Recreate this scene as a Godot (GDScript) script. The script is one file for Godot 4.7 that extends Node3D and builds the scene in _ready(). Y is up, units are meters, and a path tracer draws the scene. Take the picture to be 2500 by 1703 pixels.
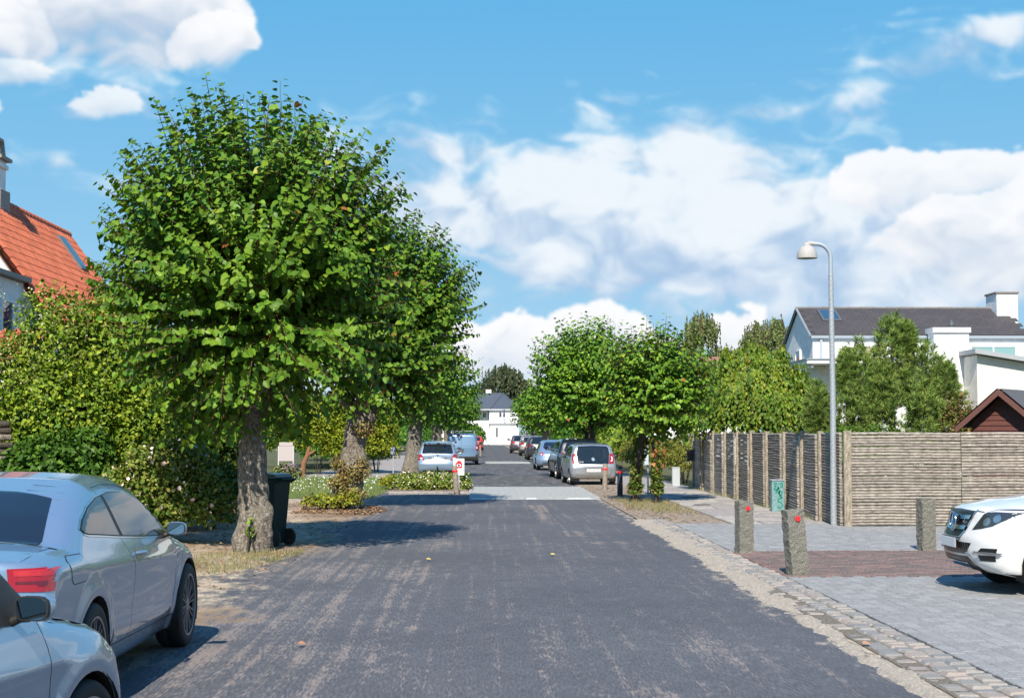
extends Node3D
# A quiet residential street: pollarded limes, parked cars, a pole fence and houses.

class MB:
	var v := PackedVector3Array()
	var n := PackedVector3Array()
	var c := PackedColorArray()
	var col := Color(1, 1, 1)
	var xf := Transform3D()
	func p(a: Vector3, na: Vector3) -> void:
		v.append(xf * a); n.append(xf.basis * na); c.append(col)
	func tri(a: Vector3, b: Vector3, d: Vector3) -> void: # counter-clockwise seen from outside
		var m := (b - a).cross(d - a).normalized()
		p(a, m); p(d, m); p(b, m)
	func trin(a: Vector3, b: Vector3, d: Vector3, na: Vector3, nb: Vector3, nd: Vector3) -> void:
		if (b - a).cross(d - a).dot(na + nb + nd) < 0.0:
			p(a, na); p(b, nb); p(d, nd)
		else:
			p(a, na); p(d, nd); p(b, nb)
	func quad(a: Vector3, b: Vector3, d: Vector3, e: Vector3) -> void:
		tri(a, b, d); tri(a, d, e)
	func cbox(o: Vector3, s: Vector3, ch := 0.0) -> void:
		var h := s * 0.5
		if ch <= 0.0:
			for ax in 3:
				for sg in [-1.0, 1.0]:
					var q: Array[Vector3] = []
					for k in 4:
						var a := (-1.0 if k == 0 or k == 3 else 1.0) * float(sg)
						var b := -1.0 if k < 2 else 1.0
						var w := Vector3()
						w[ax] = sg * h[ax]; w[(ax + 1) % 3] = a * h[(ax + 1) % 3]; w[(ax + 2) % 3] = b * h[(ax + 2) % 3]
						q.append(o + w)
					quad(q[0], q[1], q[2], q[3])
			return
		ch = minf(ch, minf(h.x, minf(h.y, h.z)) * 0.95)
		var i := h - Vector3(ch, ch, ch)
		for ax in 3:
			var b1 := (ax + 1) % 3
			var b2 := (ax + 2) % 3
			for sg in [-1.0, 1.0]:
				var q: Array[Vector3] = []
				for k in 4:
					var a := (-1.0 if k == 0 or k == 3 else 1.0) * float(sg)
					var b := -1.0 if k < 2 else 1.0
					var w := Vector3()
					w[ax] = sg * h[ax]; w[b1] = a * i[b1]; w[b2] = b * i[b2]
					q.append(o + w)
				quad(q[0], q[1], q[2], q[3])
				# edge strips between +-b1 faces and this ax face
				for sb in [-1.0, 1.0]:
					var e0 := Vector3(); e0[ax] = sg * h[ax]; e0[b1] = sb * i[b1]; e0[b2] = -i[b2]
					var e1 := e0; e1[b2] = i[b2]
					var f0 := Vector3(); f0[ax] = sg * i[ax]; f0[b1] = sb * h[b1]; f0[b2] = -i[b2]
					var f1 := f0; f1[b2] = i[b2]
					if sg * sb > 0.0: quad(o + e0, o + f0, o + f1, o + e1)
					else: quad(o + e1, o + f1, o + f0, o + e0)
		for sx in [-1.0, 1.0]:
			for sy in [-1.0, 1.0]:
				for sz in [-1.0, 1.0]:
					var A := o + Vector3(sx * h.x, sy * i.y, sz * i.z)
					var B := o + Vector3(sx * i.x, sy * h.y, sz * i.z)
					var C := o + Vector3(sx * i.x, sy * i.y, sz * h.z)
					if sx * sy * sz > 0.0: tri(A, B, C)
					else: tri(A, C, B)
	func tube(pts: Array, rad: Array, seg := 8, cap := true) -> void:
		var rings: Array = []
		var norms: Array = []
		var up := Vector3(0.13, 0.2, 0.97)
		for k in pts.size():
			var t: Vector3 = (pts[mini(k + 1, pts.size() - 1)] - pts[maxi(k - 1, 0)]).normalized()
			var sx := up.cross(t).normalized()
			if sx.length() < 0.5: sx = Vector3(1, 0, 0).cross(t).normalized()
			var sy := t.cross(sx)
			var r := PackedVector3Array(); var nn := PackedVector3Array()
			for j in seg:
				var a := TAU * j / seg
				var d := sx * cos(a) + sy * sin(a)
				r.append(pts[k] + d * float(rad[k])); nn.append(d)
			rings.append(r); norms.append(nn)
		for k in pts.size() - 1:
			for j in seg:
				var j2 := (j + 1) % seg
				trin(rings[k][j], rings[k][j2], rings[k + 1][j2], norms[k][j], norms[k][j2], norms[k + 1][j2])
				trin(rings[k][j], rings[k + 1][j2], rings[k + 1][j], norms[k][j], norms[k + 1][j2], norms[k + 1][j])
		if cap:
			for e in [0, pts.size() - 1]:
				var t: Vector3 = (pts[0] - pts[1] if e == 0 else pts[e] - pts[e - 1]).normalized()
				for j in seg: trin(pts[e], rings[e][j], rings[e][(j + 1) % seg], t, t, t)
	func lathe(pr: Array, seg := 24, smooth := true) -> void: # profile of Vector2(radius, y), axis y
		for k in pr.size() - 1:
			var a: Vector2 = pr[k]; var b: Vector2 = pr[k + 1]
			var na := Vector2(b.y - a.y, a.x - b.x).normalized()
			var n0 := na; var n1 := na
			if smooth:
				if k > 0:
					var q: Vector2 = pr[k - 1]
					var m := Vector2(a.y - q.y, q.x - a.x).normalized()
					if m.dot(na) > 0.6: n0 = (m + na).normalized()
				if k < pr.size() - 2:
					var q: Vector2 = pr[k + 2]
					var m := Vector2(q.y - b.y, b.x - q.x).normalized()
					if m.dot(na) > 0.6: n1 = (m + na).normalized()
			for j in seg:
				var t0 := TAU * j / seg; var t1 := TAU * (j + 1) / seg
				var d0 := Vector3(cos(t0), 0, sin(t0)); var d1 := Vector3(cos(t1), 0, sin(t1))
				var A := d0 * a.x + Vector3(0, a.y, 0); var B := d1 * a.x + Vector3(0, a.y, 0)
				var C := d1 * b.x + Vector3(0, b.y, 0); var D := d0 * b.x + Vector3(0, b.y, 0)
				var U := Vector3(0, 1, 0)
				if a.x > 1e-5: trin(A, B, C, d0 * n0.x + U * n0.y, d1 * n0.x + U * n0.y, d1 * n1.x + U * n1.y)
				if b.x > 1e-5: trin(A, C, D, d0 * n0.x + U * n0.y, d1 * n1.x + U * n1.y, d0 * n1.x + U * n1.y)
	func prism(poly: PackedVector2Array, z0: float, z1: float) -> void: # polygon in xy, extruded along z
		var q := poly.duplicate()
		if Geometry2D.is_polygon_clockwise(q): q.reverse()
		var ix := Geometry2D.triangulate_polygon(q)
		for k in range(0, ix.size(), 3):
			var a := q[ix[k]]; var b := q[ix[k + 1]]; var d := q[ix[k + 2]]
			if (b - a).cross(d - a) < 0.0:
				var s := b; b = d; d = s
			tri(Vector3(a.x, a.y, z1), Vector3(b.x, b.y, z1), Vector3(d.x, d.y, z1))
			tri(Vector3(a.x, a.y, z0), Vector3(d.x, d.y, z0), Vector3(b.x, b.y, z0))
		# which way the outline runs decides the side faces
		var ar := 0.0
		for k in q.size(): ar += q[k].cross(q[(k + 1) % q.size()])
		if ar < 0.0: q.reverse()
		for k in q.size():
			var a := q[k]; var b := q[(k + 1) % q.size()]
			quad(Vector3(a.x, a.y, z0), Vector3(b.x, b.y, z0), Vector3(b.x, b.y, z1), Vector3(a.x, a.y, z1))
	func mesh() -> ArrayMesh:
		var m := ArrayMesh.new()
		if v.is_empty(): return m
		var a := []
		a.resize(Mesh.ARRAY_MAX)
		a[Mesh.ARRAY_VERTEX] = v; a[Mesh.ARRAY_NORMAL] = n; a[Mesh.ARRAY_COLOR] = c
		m.add_surface_from_arrays(Mesh.PRIMITIVE_TRIANGLES, a)
		return m

var used := {}
var M := {}
var tex := {}
var R := RandomNumberGenerator.new()

func numbered(nm: String) -> String:
	var k: int = used.get(nm, 0)
	used[nm] = k + 1
	return nm if k == 0 else "%s_%03d" % [nm, k]

func tag(o: Node, label: String, category: String, group := "", kind := "") -> Node:
	if label: o.set_meta("label", label)
	if category: o.set_meta("category", category)
	if group: o.set_meta("group", group)
	if kind: o.set_meta("kind", kind)
	return o

func thing(nm: String, label: String, category: String, at := Vector3.ZERO, turn := 0.0, group := "") -> Node3D:
	var o := Node3D.new()
	o.name = numbered(nm)
	add_child(o)
	o.position = at
	o.rotation_degrees.y = turn
	tag(o, label, category, group)
	return o

func part(parent: Node, nm: String, m, mt: Material, kind := "") -> MeshInstance3D:
	var o := MeshInstance3D.new()
	o.mesh = m.mesh() if m is MB else m
	o.material_override = mt
	o.name = numbered(nm) if parent == self else nm
	parent.add_child(o, true)
	if kind: o.set_meta("kind", kind)
	return o

func multi(parent: Node, nm: String, m: Mesh, mt: Material, tr: Array, cols: Array = [], kind := "stuff") -> MultiMeshInstance3D:
	var mm := MultiMesh.new()
	mm.transform_format = MultiMesh.TRANSFORM_3D
	mm.use_colors = not cols.is_empty()
	mm.mesh = m
	mm.instance_count = tr.size()
	for k in tr.size():
		mm.set_instance_transform(k, tr[k])
		if mm.use_colors: mm.set_instance_color(k, cols[k])
	var o := MultiMeshInstance3D.new()
	o.multimesh = mm
	o.material_override = mt
	o.name = numbered(nm) if parent == self else nm
	parent.add_child(o, true)
	if kind: o.set_meta("kind", kind)
	return o

func lin(r: float, g: float, b: float) -> Color:
	return Color(r, g, b).linear_to_srgb()

func mat(c: Color, rough := 0.8, metal := 0.0) -> StandardMaterial3D: # c in linear values
	var m := StandardMaterial3D.new()
	m.albedo_color = Color(c.r, c.g, c.b).linear_to_srgb()
	m.roughness = rough
	m.metallic = metal
	return m

func ntex(key: String, freq: float, oct: int, cols: Array, normal := 0.0, size := 512, kind := FastNoiseLite.TYPE_SIMPLEX_SMOOTH, sd := 1) -> NoiseTexture2D:
	if tex.has(key): return tex[key]
	var t := NoiseTexture2D.new()
	t.width = size; t.height = size
	t.seamless = true
	var f := FastNoiseLite.new()
	f.seed = sd
	f.noise_type = kind
	f.frequency = freq
	f.fractal_octaves = oct
	f.fractal_gain = 0.6
	t.noise = f
	if normal > 0.0:
		t.as_normal_map = true
		t.bump_strength = normal
	elif not cols.is_empty():
		var g := Gradient.new()
		var pos := PackedFloat32Array(); var cc := PackedColorArray()
		for e in cols:
			pos.append(e[0]); cc.append(Color(e[1].r, e[1].g, e[1].b).linear_to_srgb())
		g.offsets = pos; g.colors = cc
		t.color_ramp = g
	tex[key] = t
	return t

func mottled(key: String, cols: Array, freq: float, metres: float, rough := 0.9, bump := 4.0, oct := 5, stretch := Vector3.ONE, bfreq := 0.06) -> StandardMaterial3D:
	var m := StandardMaterial3D.new()
	m.albedo_texture = ntex(key, freq, oct, cols, 0.0, 512, FastNoiseLite.TYPE_SIMPLEX_SMOOTH, key.hash() % 1000)
	m.roughness = rough
	m.uv1_triplanar = true
	m.uv1_world_triplanar = true
	m.uv1_scale = stretch / metres
	if bump > 0.0:
		m.normal_enabled = true
		m.normal_texture = ntex("bump%f_%f" % [bump, bfreq], bfreq, 4, [], bump)
	return m

func paint(c: Color, rough := 0.42, metal := 0.0, coat := 1.0) -> StandardMaterial3D:
	var m := mat(c, rough, metal)
	m.clearcoat_enabled = true
	m.clearcoat = coat
	m.clearcoat_roughness = 0.03
	return m

func sheet(nm: String, pts: Array, y: float, mt: Material, kind := "structure", parent: Node = self) -> MeshInstance3D: # pts: [x, distance] pairs
	var poly := PackedVector2Array()
	for q in pts: poly.append(Vector2(q[0], -q[1]))
	var b := MB.new()
	var ix := Geometry2D.triangulate_polygon(poly)
	var U := Vector3.UP
	for k in range(0, ix.size(), 3):
		var a := poly[ix[k]]; var e := poly[ix[k + 1]]; var d := poly[ix[k + 2]]
		b.trin(Vector3(a.x, y, a.y), Vector3(e.x, y, e.y), Vector3(d.x, y, d.y), U, U, U)
	return part(parent, nm, b, mt, kind)

func P2(a: Array) -> PackedVector2Array:
	var r := PackedVector2Array()
	for k in range(0, a.size(), 2): r.append(Vector2(a[k], a[k + 1]))
	return r

# ------------------------------------------------------------------ sky
var cn := FastNoiseLite.new()
var cw := FastNoiseLite.new()
var cf := FastNoiseLite.new()
var clouds: Array = []
var sheets: Array = []

func cloud_setup() -> void:
	cn.seed = 11; cn.noise_type = FastNoiseLite.TYPE_SIMPLEX_SMOOTH; cn.frequency = 1.0; cn.fractal_octaves = 6; cn.fractal_gain = 0.52
	cw.seed = 5; cw.noise_type = FastNoiseLite.TYPE_SIMPLEX_SMOOTH; cw.frequency = 1.0; cw.fractal_octaves = 3
	cf.seed = 23; cf.noise_type = FastNoiseLite.TYPE_CELLULAR; cf.frequency = 1.0; cf.fractal_octaves = 4; cf.fractal_gain = 0.5
	cf.cellular_return_type = FastNoiseLite.RETURN_DISTANCE
	# heaped clouds: azimuth, elevation, half width, half height (degrees), greyness of the base, opacity
	clouds = [
		[20.5, 7.4, 5.2, 2.9, 0.55, 0.95], [15.8, 9.2, 2.2, 1.4, 0.35, 0.95], [18.7, 9.4, 2.0, 1.1, 0.3, 0.95],
		[4.5, 3.4, 2.3, 1.75, 0.45, 1.0], [1.6, 3.1, 1.9, 1.6, 0.45, 1.0], [-1.2, 2.8, 2.2, 1.5, 0.45, 1.0], [6.6, 2.6, 2.0, 1.1, 0.45, 1.0], [9.8, 3.6, 1.5, 1.7, 0.35, 1.0], [-5.0, 2.4, 2.6, 1.6, 0.5, 1.0], [12.5, 2.4, 3.0, 1.4, 0.5, 0.9],
		[-14.0, 16.0, 4.9, 3.0, 0.85, 1.0], [-18.6, 15.2, 3.6, 2.5, 0.8, 1.0], [-10.9, 14.8, 2.3, 1.5, 0.6, 1.0], [-17.8, 13.2, 1.7, 0.9, 0.7, 0.8],
		[-14.3, 12.2, 1.5, 0.8, 0.5, 0.85], [-18.7, 11.8, 0.9, 0.6, 0.4, 0.9]]
	# sheets: azimuth, elevation, half width, half height, weight
	sheets = [
		[0.0, 9.0, 6.5, 1.6, 1.0], [7.0, 8.6, 6.0, 1.9, 1.0], [14.0, 7.9, 7.0, 2.1, 1.05], [6.5, 6.9, 8.0, 1.5, 0.85], [18.0, 6.0, 8.0, 1.5, 0.95], [3.0, 10.9, 5.5, 0.8, 0.6], [9.5, 10.6, 3.0, 0.8, 0.6],
		[-2.8, 11.9, 1.8, 1.2, 0.40], [1.2, 12.4, 2.2, 0.6, 0.5], [5.2, 12.7, 1.3, 0.9, 0.5], [10.8, 12.3, 2.2, 0.5, 0.5], [12.4, 13.2, 1.2, 0.4, 0.5], [18.4, 14.2, 3.0, 0.8, 0.55], [21.5, 13.0, 2.0, 0.6, 0.5], [-16.2, 10.2, 2.2, 0.4, 0.5], [-13.4, 9.0, 1.8, 0.9, 0.4], [-15.5, 13.3, 4.5, 1.0, 0.45], [3.0, 5.4, 5.0, 0.7, 0.35], [14.0, 4.4, 6.0, 0.9, 0.5], [0.0, 1.0, 30.0, 1.0, 0.5], [-4.5, 10.6, 2.5, 1.4, 0.6], [8.2, 11.9, 2.0, 0.8, 0.6], [14.6, 12.6, 1.8, 0.7, 0.6], [16.8, 13.6, 2.2, 0.9, 0.6], [19.8, 14.8, 2.2, 0.8, 0.65]]
	var r := RandomNumberGenerator.new()
	r.seed = 77
	for k in 46: # the same kind of sky all round
		var az := r.randf_range(26.0, 334.0)
		var e := r.randf_range(2.0, 30.0)
		var big := r.randf_range(1.5, 5.5)
		clouds.append([az if az < 180.0 else az - 360.0, e, big, big * r.randf_range(0.4, 0.7), r.randf_range(0.2, 0.8), 1.0])
	for k in 40:
		var az := r.randf_range(26.0, 334.0)
		sheets.append([az if az < 180.0 else az - 360.0, r.randf_range(3.0, 26.0), r.randf_range(3.0, 9.0), r.randf_range(0.6, 2.4), r.randf_range(0.4, 1.1)])
	for k in 12:
		sheets.append([r.randf_range(-180.0, 180.0), r.randf_range(34.0, 80.0), r.randf_range(8.0, 22.0), r.randf_range(2.0, 5.0), r.randf_range(0.3, 0.6)])

func sky_at(az: float, el: float) -> Color: # degrees; returns sRGB
	var t := clampf(el / 60.0, 0.0, 1.0)
	var c := Color(0.72, 0.845, 0.925).lerp(Color(0.385, 0.68, 0.875), pow(clampf(el / 17.0, 0.0, 1.0), 0.8))
	c = c.lerp(Color(0.20, 0.50, 0.82), smoothstep(0.3, 1.0, t))
	var ce := cos(deg_to_rad(el))
	var d := Vector3(sin(deg_to_rad(az)) * ce, sin(deg_to_rad(el)) * 1.5, -cos(deg_to_rad(az)) * ce)
	var w := Vector3(cw.get_noise_3dv(d * 12.0), cw.get_noise_3dv(d * 12.0 + Vector3(7, 3, 1)), 0.0)
	var q := d + w * 0.022
	var f := cn.get_noise_3dv(q * 20.0)
	var wisp := cn.get_noise_3dv(Vector3(q.x * 16.0 + q.y * 22.0, q.y * 44.0, q.z * 16.0))
	var slow := cw.get_noise_3dv(d * 6.0 + Vector3(3, 0, 8))
	# sheets
	var b := 0.0; var hi := 0.0; var sum := 0.0001
	for e in sheets:
		var dx: float = absf(az - e[0])
		if dx > 180.0: dx = 360.0 - dx
		dx = dx / e[2]
		if dx > 1.8: continue
		var dy: float = (el - e[1]) / e[3]
		if absf(dy) > 1.9: continue
		var x: float = e[4] * exp(-dx * dx * 1.1 - dy * dy * 1.1)
		b += x; hi += x * dy; sum += x
	if b > 0.02:
		var al := smoothstep(0.15, 1.05, b + f * 0.6 + wisp * 0.55 + slow * 0.2) * 0.9
		var sh := 0.85 * smoothstep(0.7, -0.9, hi / sum + f * 1.3 + slow * 0.6) + 0.18 * clampf(-f * 2.0, 0.0, 1.0)
		c = c.lerp(Color(0.945, 0.952, 0.965).lerp(Color(0.66, 0.755, 0.87), clampf(sh, 0.0, 1.0)), al)
	# heaped clouds
	var best := -9.0; var gr := 0.0; var op := 0.0; var ty := 0.0; var hw := 1.0
	for e in clouds:
		var dx: float = absf(az + w.x * 0.5 - e[0])
		if dx > 180.0: dx = 360.0 - dx
		dx = dx / e[2]
		if dx > 1.5: continue
		var dy: float = (el - e[1]) / e[3]
		if dy > 1.6 or dy < -1.5: continue
		var s: float = 1.0 - dx * dx - dy * dy * (1.0 if dy > 0.0 else 1.3)
		if e[2] < 1.8: s -= 0.3
		if s > best:
			best = s; gr = e[4]; op = e[5]; ty = dy; hw = e[2]
	if best > -1.0:
		var p1 := -cf.get_noise_3dv(q * 34.0) - 0.42
		var p2 := -cf.get_noise_3dv(q * 80.0 + Vector3(5, 2, 1)) - 0.42
		var up := 1.0 if ty > -0.2 else 0.45
		var g := best + (p1 * 0.75 + p2 * (0.40 if hw > 1.8 else 0.85)) * up + f * (0.42 if hw > 1.8 else 0.75)
		var al := smoothstep(0.0, 0.14 if ty > -0.2 else 0.5, g) * smoothstep(-1.2, -0.35, ty + f * 0.5) * op
		if al > 0.003:
			var sh := gr * smoothstep(0.65, -0.95, ty + f * 0.9 + p1 * 0.6) + 0.20 * clampf(-p1 * 1.6 - p2 * 0.9, 0.0, 1.0)
			c = c.lerp(Color(0.955, 0.957, 0.965).lerp(Color(0.66, 0.74, 0.84), clampf(sh, 0.0, 1.0)), al)
	return c

func make_sky() -> ImageTexture:
	cloud_setup()
	var im := Image.create(768, 384, false, Image.FORMAT_RGB8)
	for j in 384:
		var el := 90.0 - (j + 0.5) / 384.0 * 180.0
		for i in 768:
			if el < -2.0:
				im.set_pixel(i, j, Color(0.52, 0.53, 0.50))
			else:
				im.set_pixel(i, j, sky_at(wrapf((i + 0.5) / 768.0 * 360.0, -180.0, 180.0), maxf(el, 0.0)))
	im.resize(4096, 2048, Image.INTERPOLATE_CUBIC)
	# the same formula again, finer, where detail shows
	var i0 := -300; var i1 := 312; var j0 := 810; var j1 := 1026
	for j in range(j0, j1):
		var el := 90.0 - (j + 0.5) / 2048.0 * 180.0
		for i in range(i0, i1):
			im.set_pixel(posmod(i, 4096), j, sky_at((i + 0.5) / 4096.0 * 360.0, maxf(el, 0.0)))
	return ImageTexture.create_from_image(im)

# ------------------------------------------------------------------ materials
func grey(v: float) -> Color: return Color(v, v, v)

func setup_materials() -> void:
	M.soil = mottled("soil", [[0.25, Color(0.10, 0.07, 0.045)], [0.5, Color(0.20, 0.145, 0.095)], [0.75, Color(0.30, 0.23, 0.155)]], 0.02, 2.3, 0.95, 8.0)
	M.sandsoil = mottled("sandsoil", [[0.25, Color(0.17, 0.125, 0.085)], [0.5, Color(0.27, 0.215, 0.16)], [0.75, Color(0.36, 0.30, 0.235)]], 0.02, 2.1, 0.95, 8.0)
	M.ground = mottled("ground", [[0.25, Color(0.05, 0.065, 0.02)], [0.5, Color(0.085, 0.095, 0.03)], [0.8, Color(0.16, 0.13, 0.07)]], 0.012, 6.0, 0.95, 8.0)
	M.concrete = mottled("concrete", [[0.2, Color(0.27, 0.25, 0.225)], [0.5, Color(0.36, 0.335, 0.30)], [0.8, Color(0.44, 0.41, 0.37)]], 0.02, 1.9, 0.9, 4.0)
	M.concrete2 = mottled("concrete2", [[0.2, Color(0.23, 0.21, 0.20)], [0.5, Color(0.30, 0.275, 0.26)], [0.8, Color(0.38, 0.35, 0.32)]], 0.02, 1.4, 0.9, 4.0)
	M.table = mottled("table", [[0.2, Color(0.25, 0.26, 0.24)], [0.5, Color(0.33, 0.335, 0.315)], [0.8, Color(0.40, 0.40, 0.375)]], 0.03, 2.6, 0.9, 4.0)
	M.farroad = mottled("farroad", [[0.2, Color(0.062, 0.063, 0.068)], [0.5, Color(0.082, 0.083, 0.088)], [0.72, Color(0.115, 0.109, 0.105)], [0.85, Color(0.18, 0.16, 0.14)]], 0.012, 5.0, 0.9, 5.0, 6, Vector3(1.6, 1, 0.35))
	for k in 4:
		var s := [0.9, 1.0, 1.1, 0.97][k] as float
		M["paver%d" % k] = mottled("paver%d" % k, [[0.2, Color(0.20, 0.20, 0.20) * s], [0.5, Color(0.26, 0.26, 0.26) * s], [0.8, Color(0.32, 0.318, 0.312) * s]], 0.05, 0.9, 0.85, 5.0)
		var t := [0.8, 1.0, 1.15, 0.9][k] as float
		var rr := [1.0, 1.0, 1.08, 0.86][k] as float
		M["brick%d" % k] = mottled("brick%d" % k, [[0.2, Color(0.125 * rr, 0.088, 0.078) * t], [0.5, Color(0.165 * rr, 0.115, 0.102) * t], [0.8, Color(0.21 * rr, 0.15, 0.135) * t]], 0.05, 0.8, 0.85, 5.0)
		var sc: Color = [Color(0.25, 0.24, 0.225), Color(0.295, 0.27, 0.24), Color(0.225, 0.22, 0.215), Color(0.31, 0.265, 0.235)][k]
		M["sett%d" % k] = mottled("sett%d" % k, [[0.2, sc * 0.72], [0.5, sc], [0.8, sc * 1.22]], 0.06, 0.5, 0.85, 7.0)
	M.joint = mottled("joint", [[0.3, Color(0.10, 0.085, 0.065)], [0.6, Color(0.19, 0.165, 0.13)]], 0.04, 1.0, 0.95, 5.0)
	M.kerb = mottled("kerb", [[0.2, Color(0.24, 0.215, 0.185)], [0.6, Color(0.36, 0.33, 0.29)]], 0.04, 1.0, 0.9, 6.0)
	M.granite = mottled("granite", [[0.2, Color(0.085, 0.08, 0.065)], [0.5, Color(0.165, 0.16, 0.135)], [0.66, Color(0.23, 0.22, 0.19)], [0.8, Color(0.46, 0.44, 0.39)]], 0.06, 0.5, 0.85, 8.0)
	M.red = mat(Color(0.75, 0.025, 0.03), 0.45)
	M.wood = mottled("wood", [[0.2, Color(0.15, 0.12, 0.09)], [0.5, Color(0.27, 0.225, 0.175)], [0.8, Color(0.38, 0.33, 0.27)]], 0.03, 0.5, 0.85, 4.0, 5, Vector3(1, 0.12, 1))
	M.darkwood = mottled("darkwood", [[0.2, Color(0.03, 0.035, 0.045)], [0.6, Color(0.06, 0.066, 0.08)]], 0.03, 0.5, 0.85, 4.0, 5, Vector3(1, 0.12, 1))
	M.galv = mottled("galv", [[0.25, Color(0.30, 0.33, 0.355)], [0.5, Color(0.38, 0.41, 0.435)], [0.8, Color(0.47, 0.50, 0.52)]], 0.03, 0.7, 0.5, 0.0)
	M.galv.metallic = 0.35
	M.white = mat(grey(0.8), 0.7)
	M.render_white = mottled("renderw", [[0.2, grey(0.70)], [0.5, Color(0.78, 0.775, 0.76)], [0.8, grey(0.83)]], 0.012, 3.0, 0.85, 2.0)
	M.black = mat(grey(0.012), 0.6)
	M.rubber = mat(grey(0.018), 0.75)
	M.dark = mat(grey(0.02), 0.5)
	M.chrome = mat(Color(0.62, 0.64, 0.66), 0.16, 1.0)
	M.glass = mat(Color(0.012, 0.016, 0.02), 0.04)
	M.glass.metallic_specular = 0.75
	M.mirror = mat(Color(0.55, 0.58, 0.6), 0.03, 1.0)
	M.lamp_red = paint(Color(0.30, 0.004, 0.008), 0.2)
	M.lamp_bright = paint(Color(0.45, 0.012, 0.014), 0.25)
	M.lamp_dark = paint(Color(0.12, 0.004, 0.006), 0.15)
	M.lamp_clear = paint(Color(0.62, 0.62, 0.64), 0.15)
	M.plate = mat(grey(0.75), 0.4)
	M.plate_frame = mat(grey(0.03), 0.4)
	M.bark = mottled("bark", [[0.2, Color(0.075, 0.06, 0.045)], [0.45, Color(0.16, 0.135, 0.105)], [0.65, Color(0.25, 0.22, 0.18)], [0.85, Color(0.38, 0.35, 0.31)]], 0.025, 0.8, 0.95, 14.0, 6, Vector3(1, 0.55, 1), 0.05)
	M.bark_dark = mottled("barkdark", [[0.2, Color(0.03, 0.025, 0.018)], [0.6, Color(0.075, 0.06, 0.045)]], 0.03, 0.8, 0.95, 10.0)
	M.twig = mat(Color(0.13, 0.075, 0.03), 0.8)
	M.leaf = leafmat(1.0)

func leafmat(_k: float) -> StandardMaterial3D:
	var m := StandardMaterial3D.new()
	m.vertex_color_use_as_albedo = true
	m.albedo_color = Color(1, 1, 1)
	m.roughness = 0.45
	m.metallic_specular = 0.32
	m.backlight_enabled = true
	m.backlight = lin(0.30, 0.36, 0.03)
	return m

# ------------------------------------------------------------------ road surface
func noise_bytes(w: int, h: int, sd: int, freq: float, oct: int, W := 2048, H := 1024) -> PackedByteArray:
	var f := FastNoiseLite.new()
	f.seed = sd; f.noise_type = FastNoiseLite.TYPE_SIMPLEX_SMOOTH; f.frequency = freq; f.fractal_octaves = oct; f.fractal_gain = 0.6
	var im := f.get_image(w, h, false, false, true)
	if w != W or h != H: im.resize(W, H, Image.INTERPOLATE_CUBIC)
	im.convert(Image.FORMAT_L8)
	return im.get_data()

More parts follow.
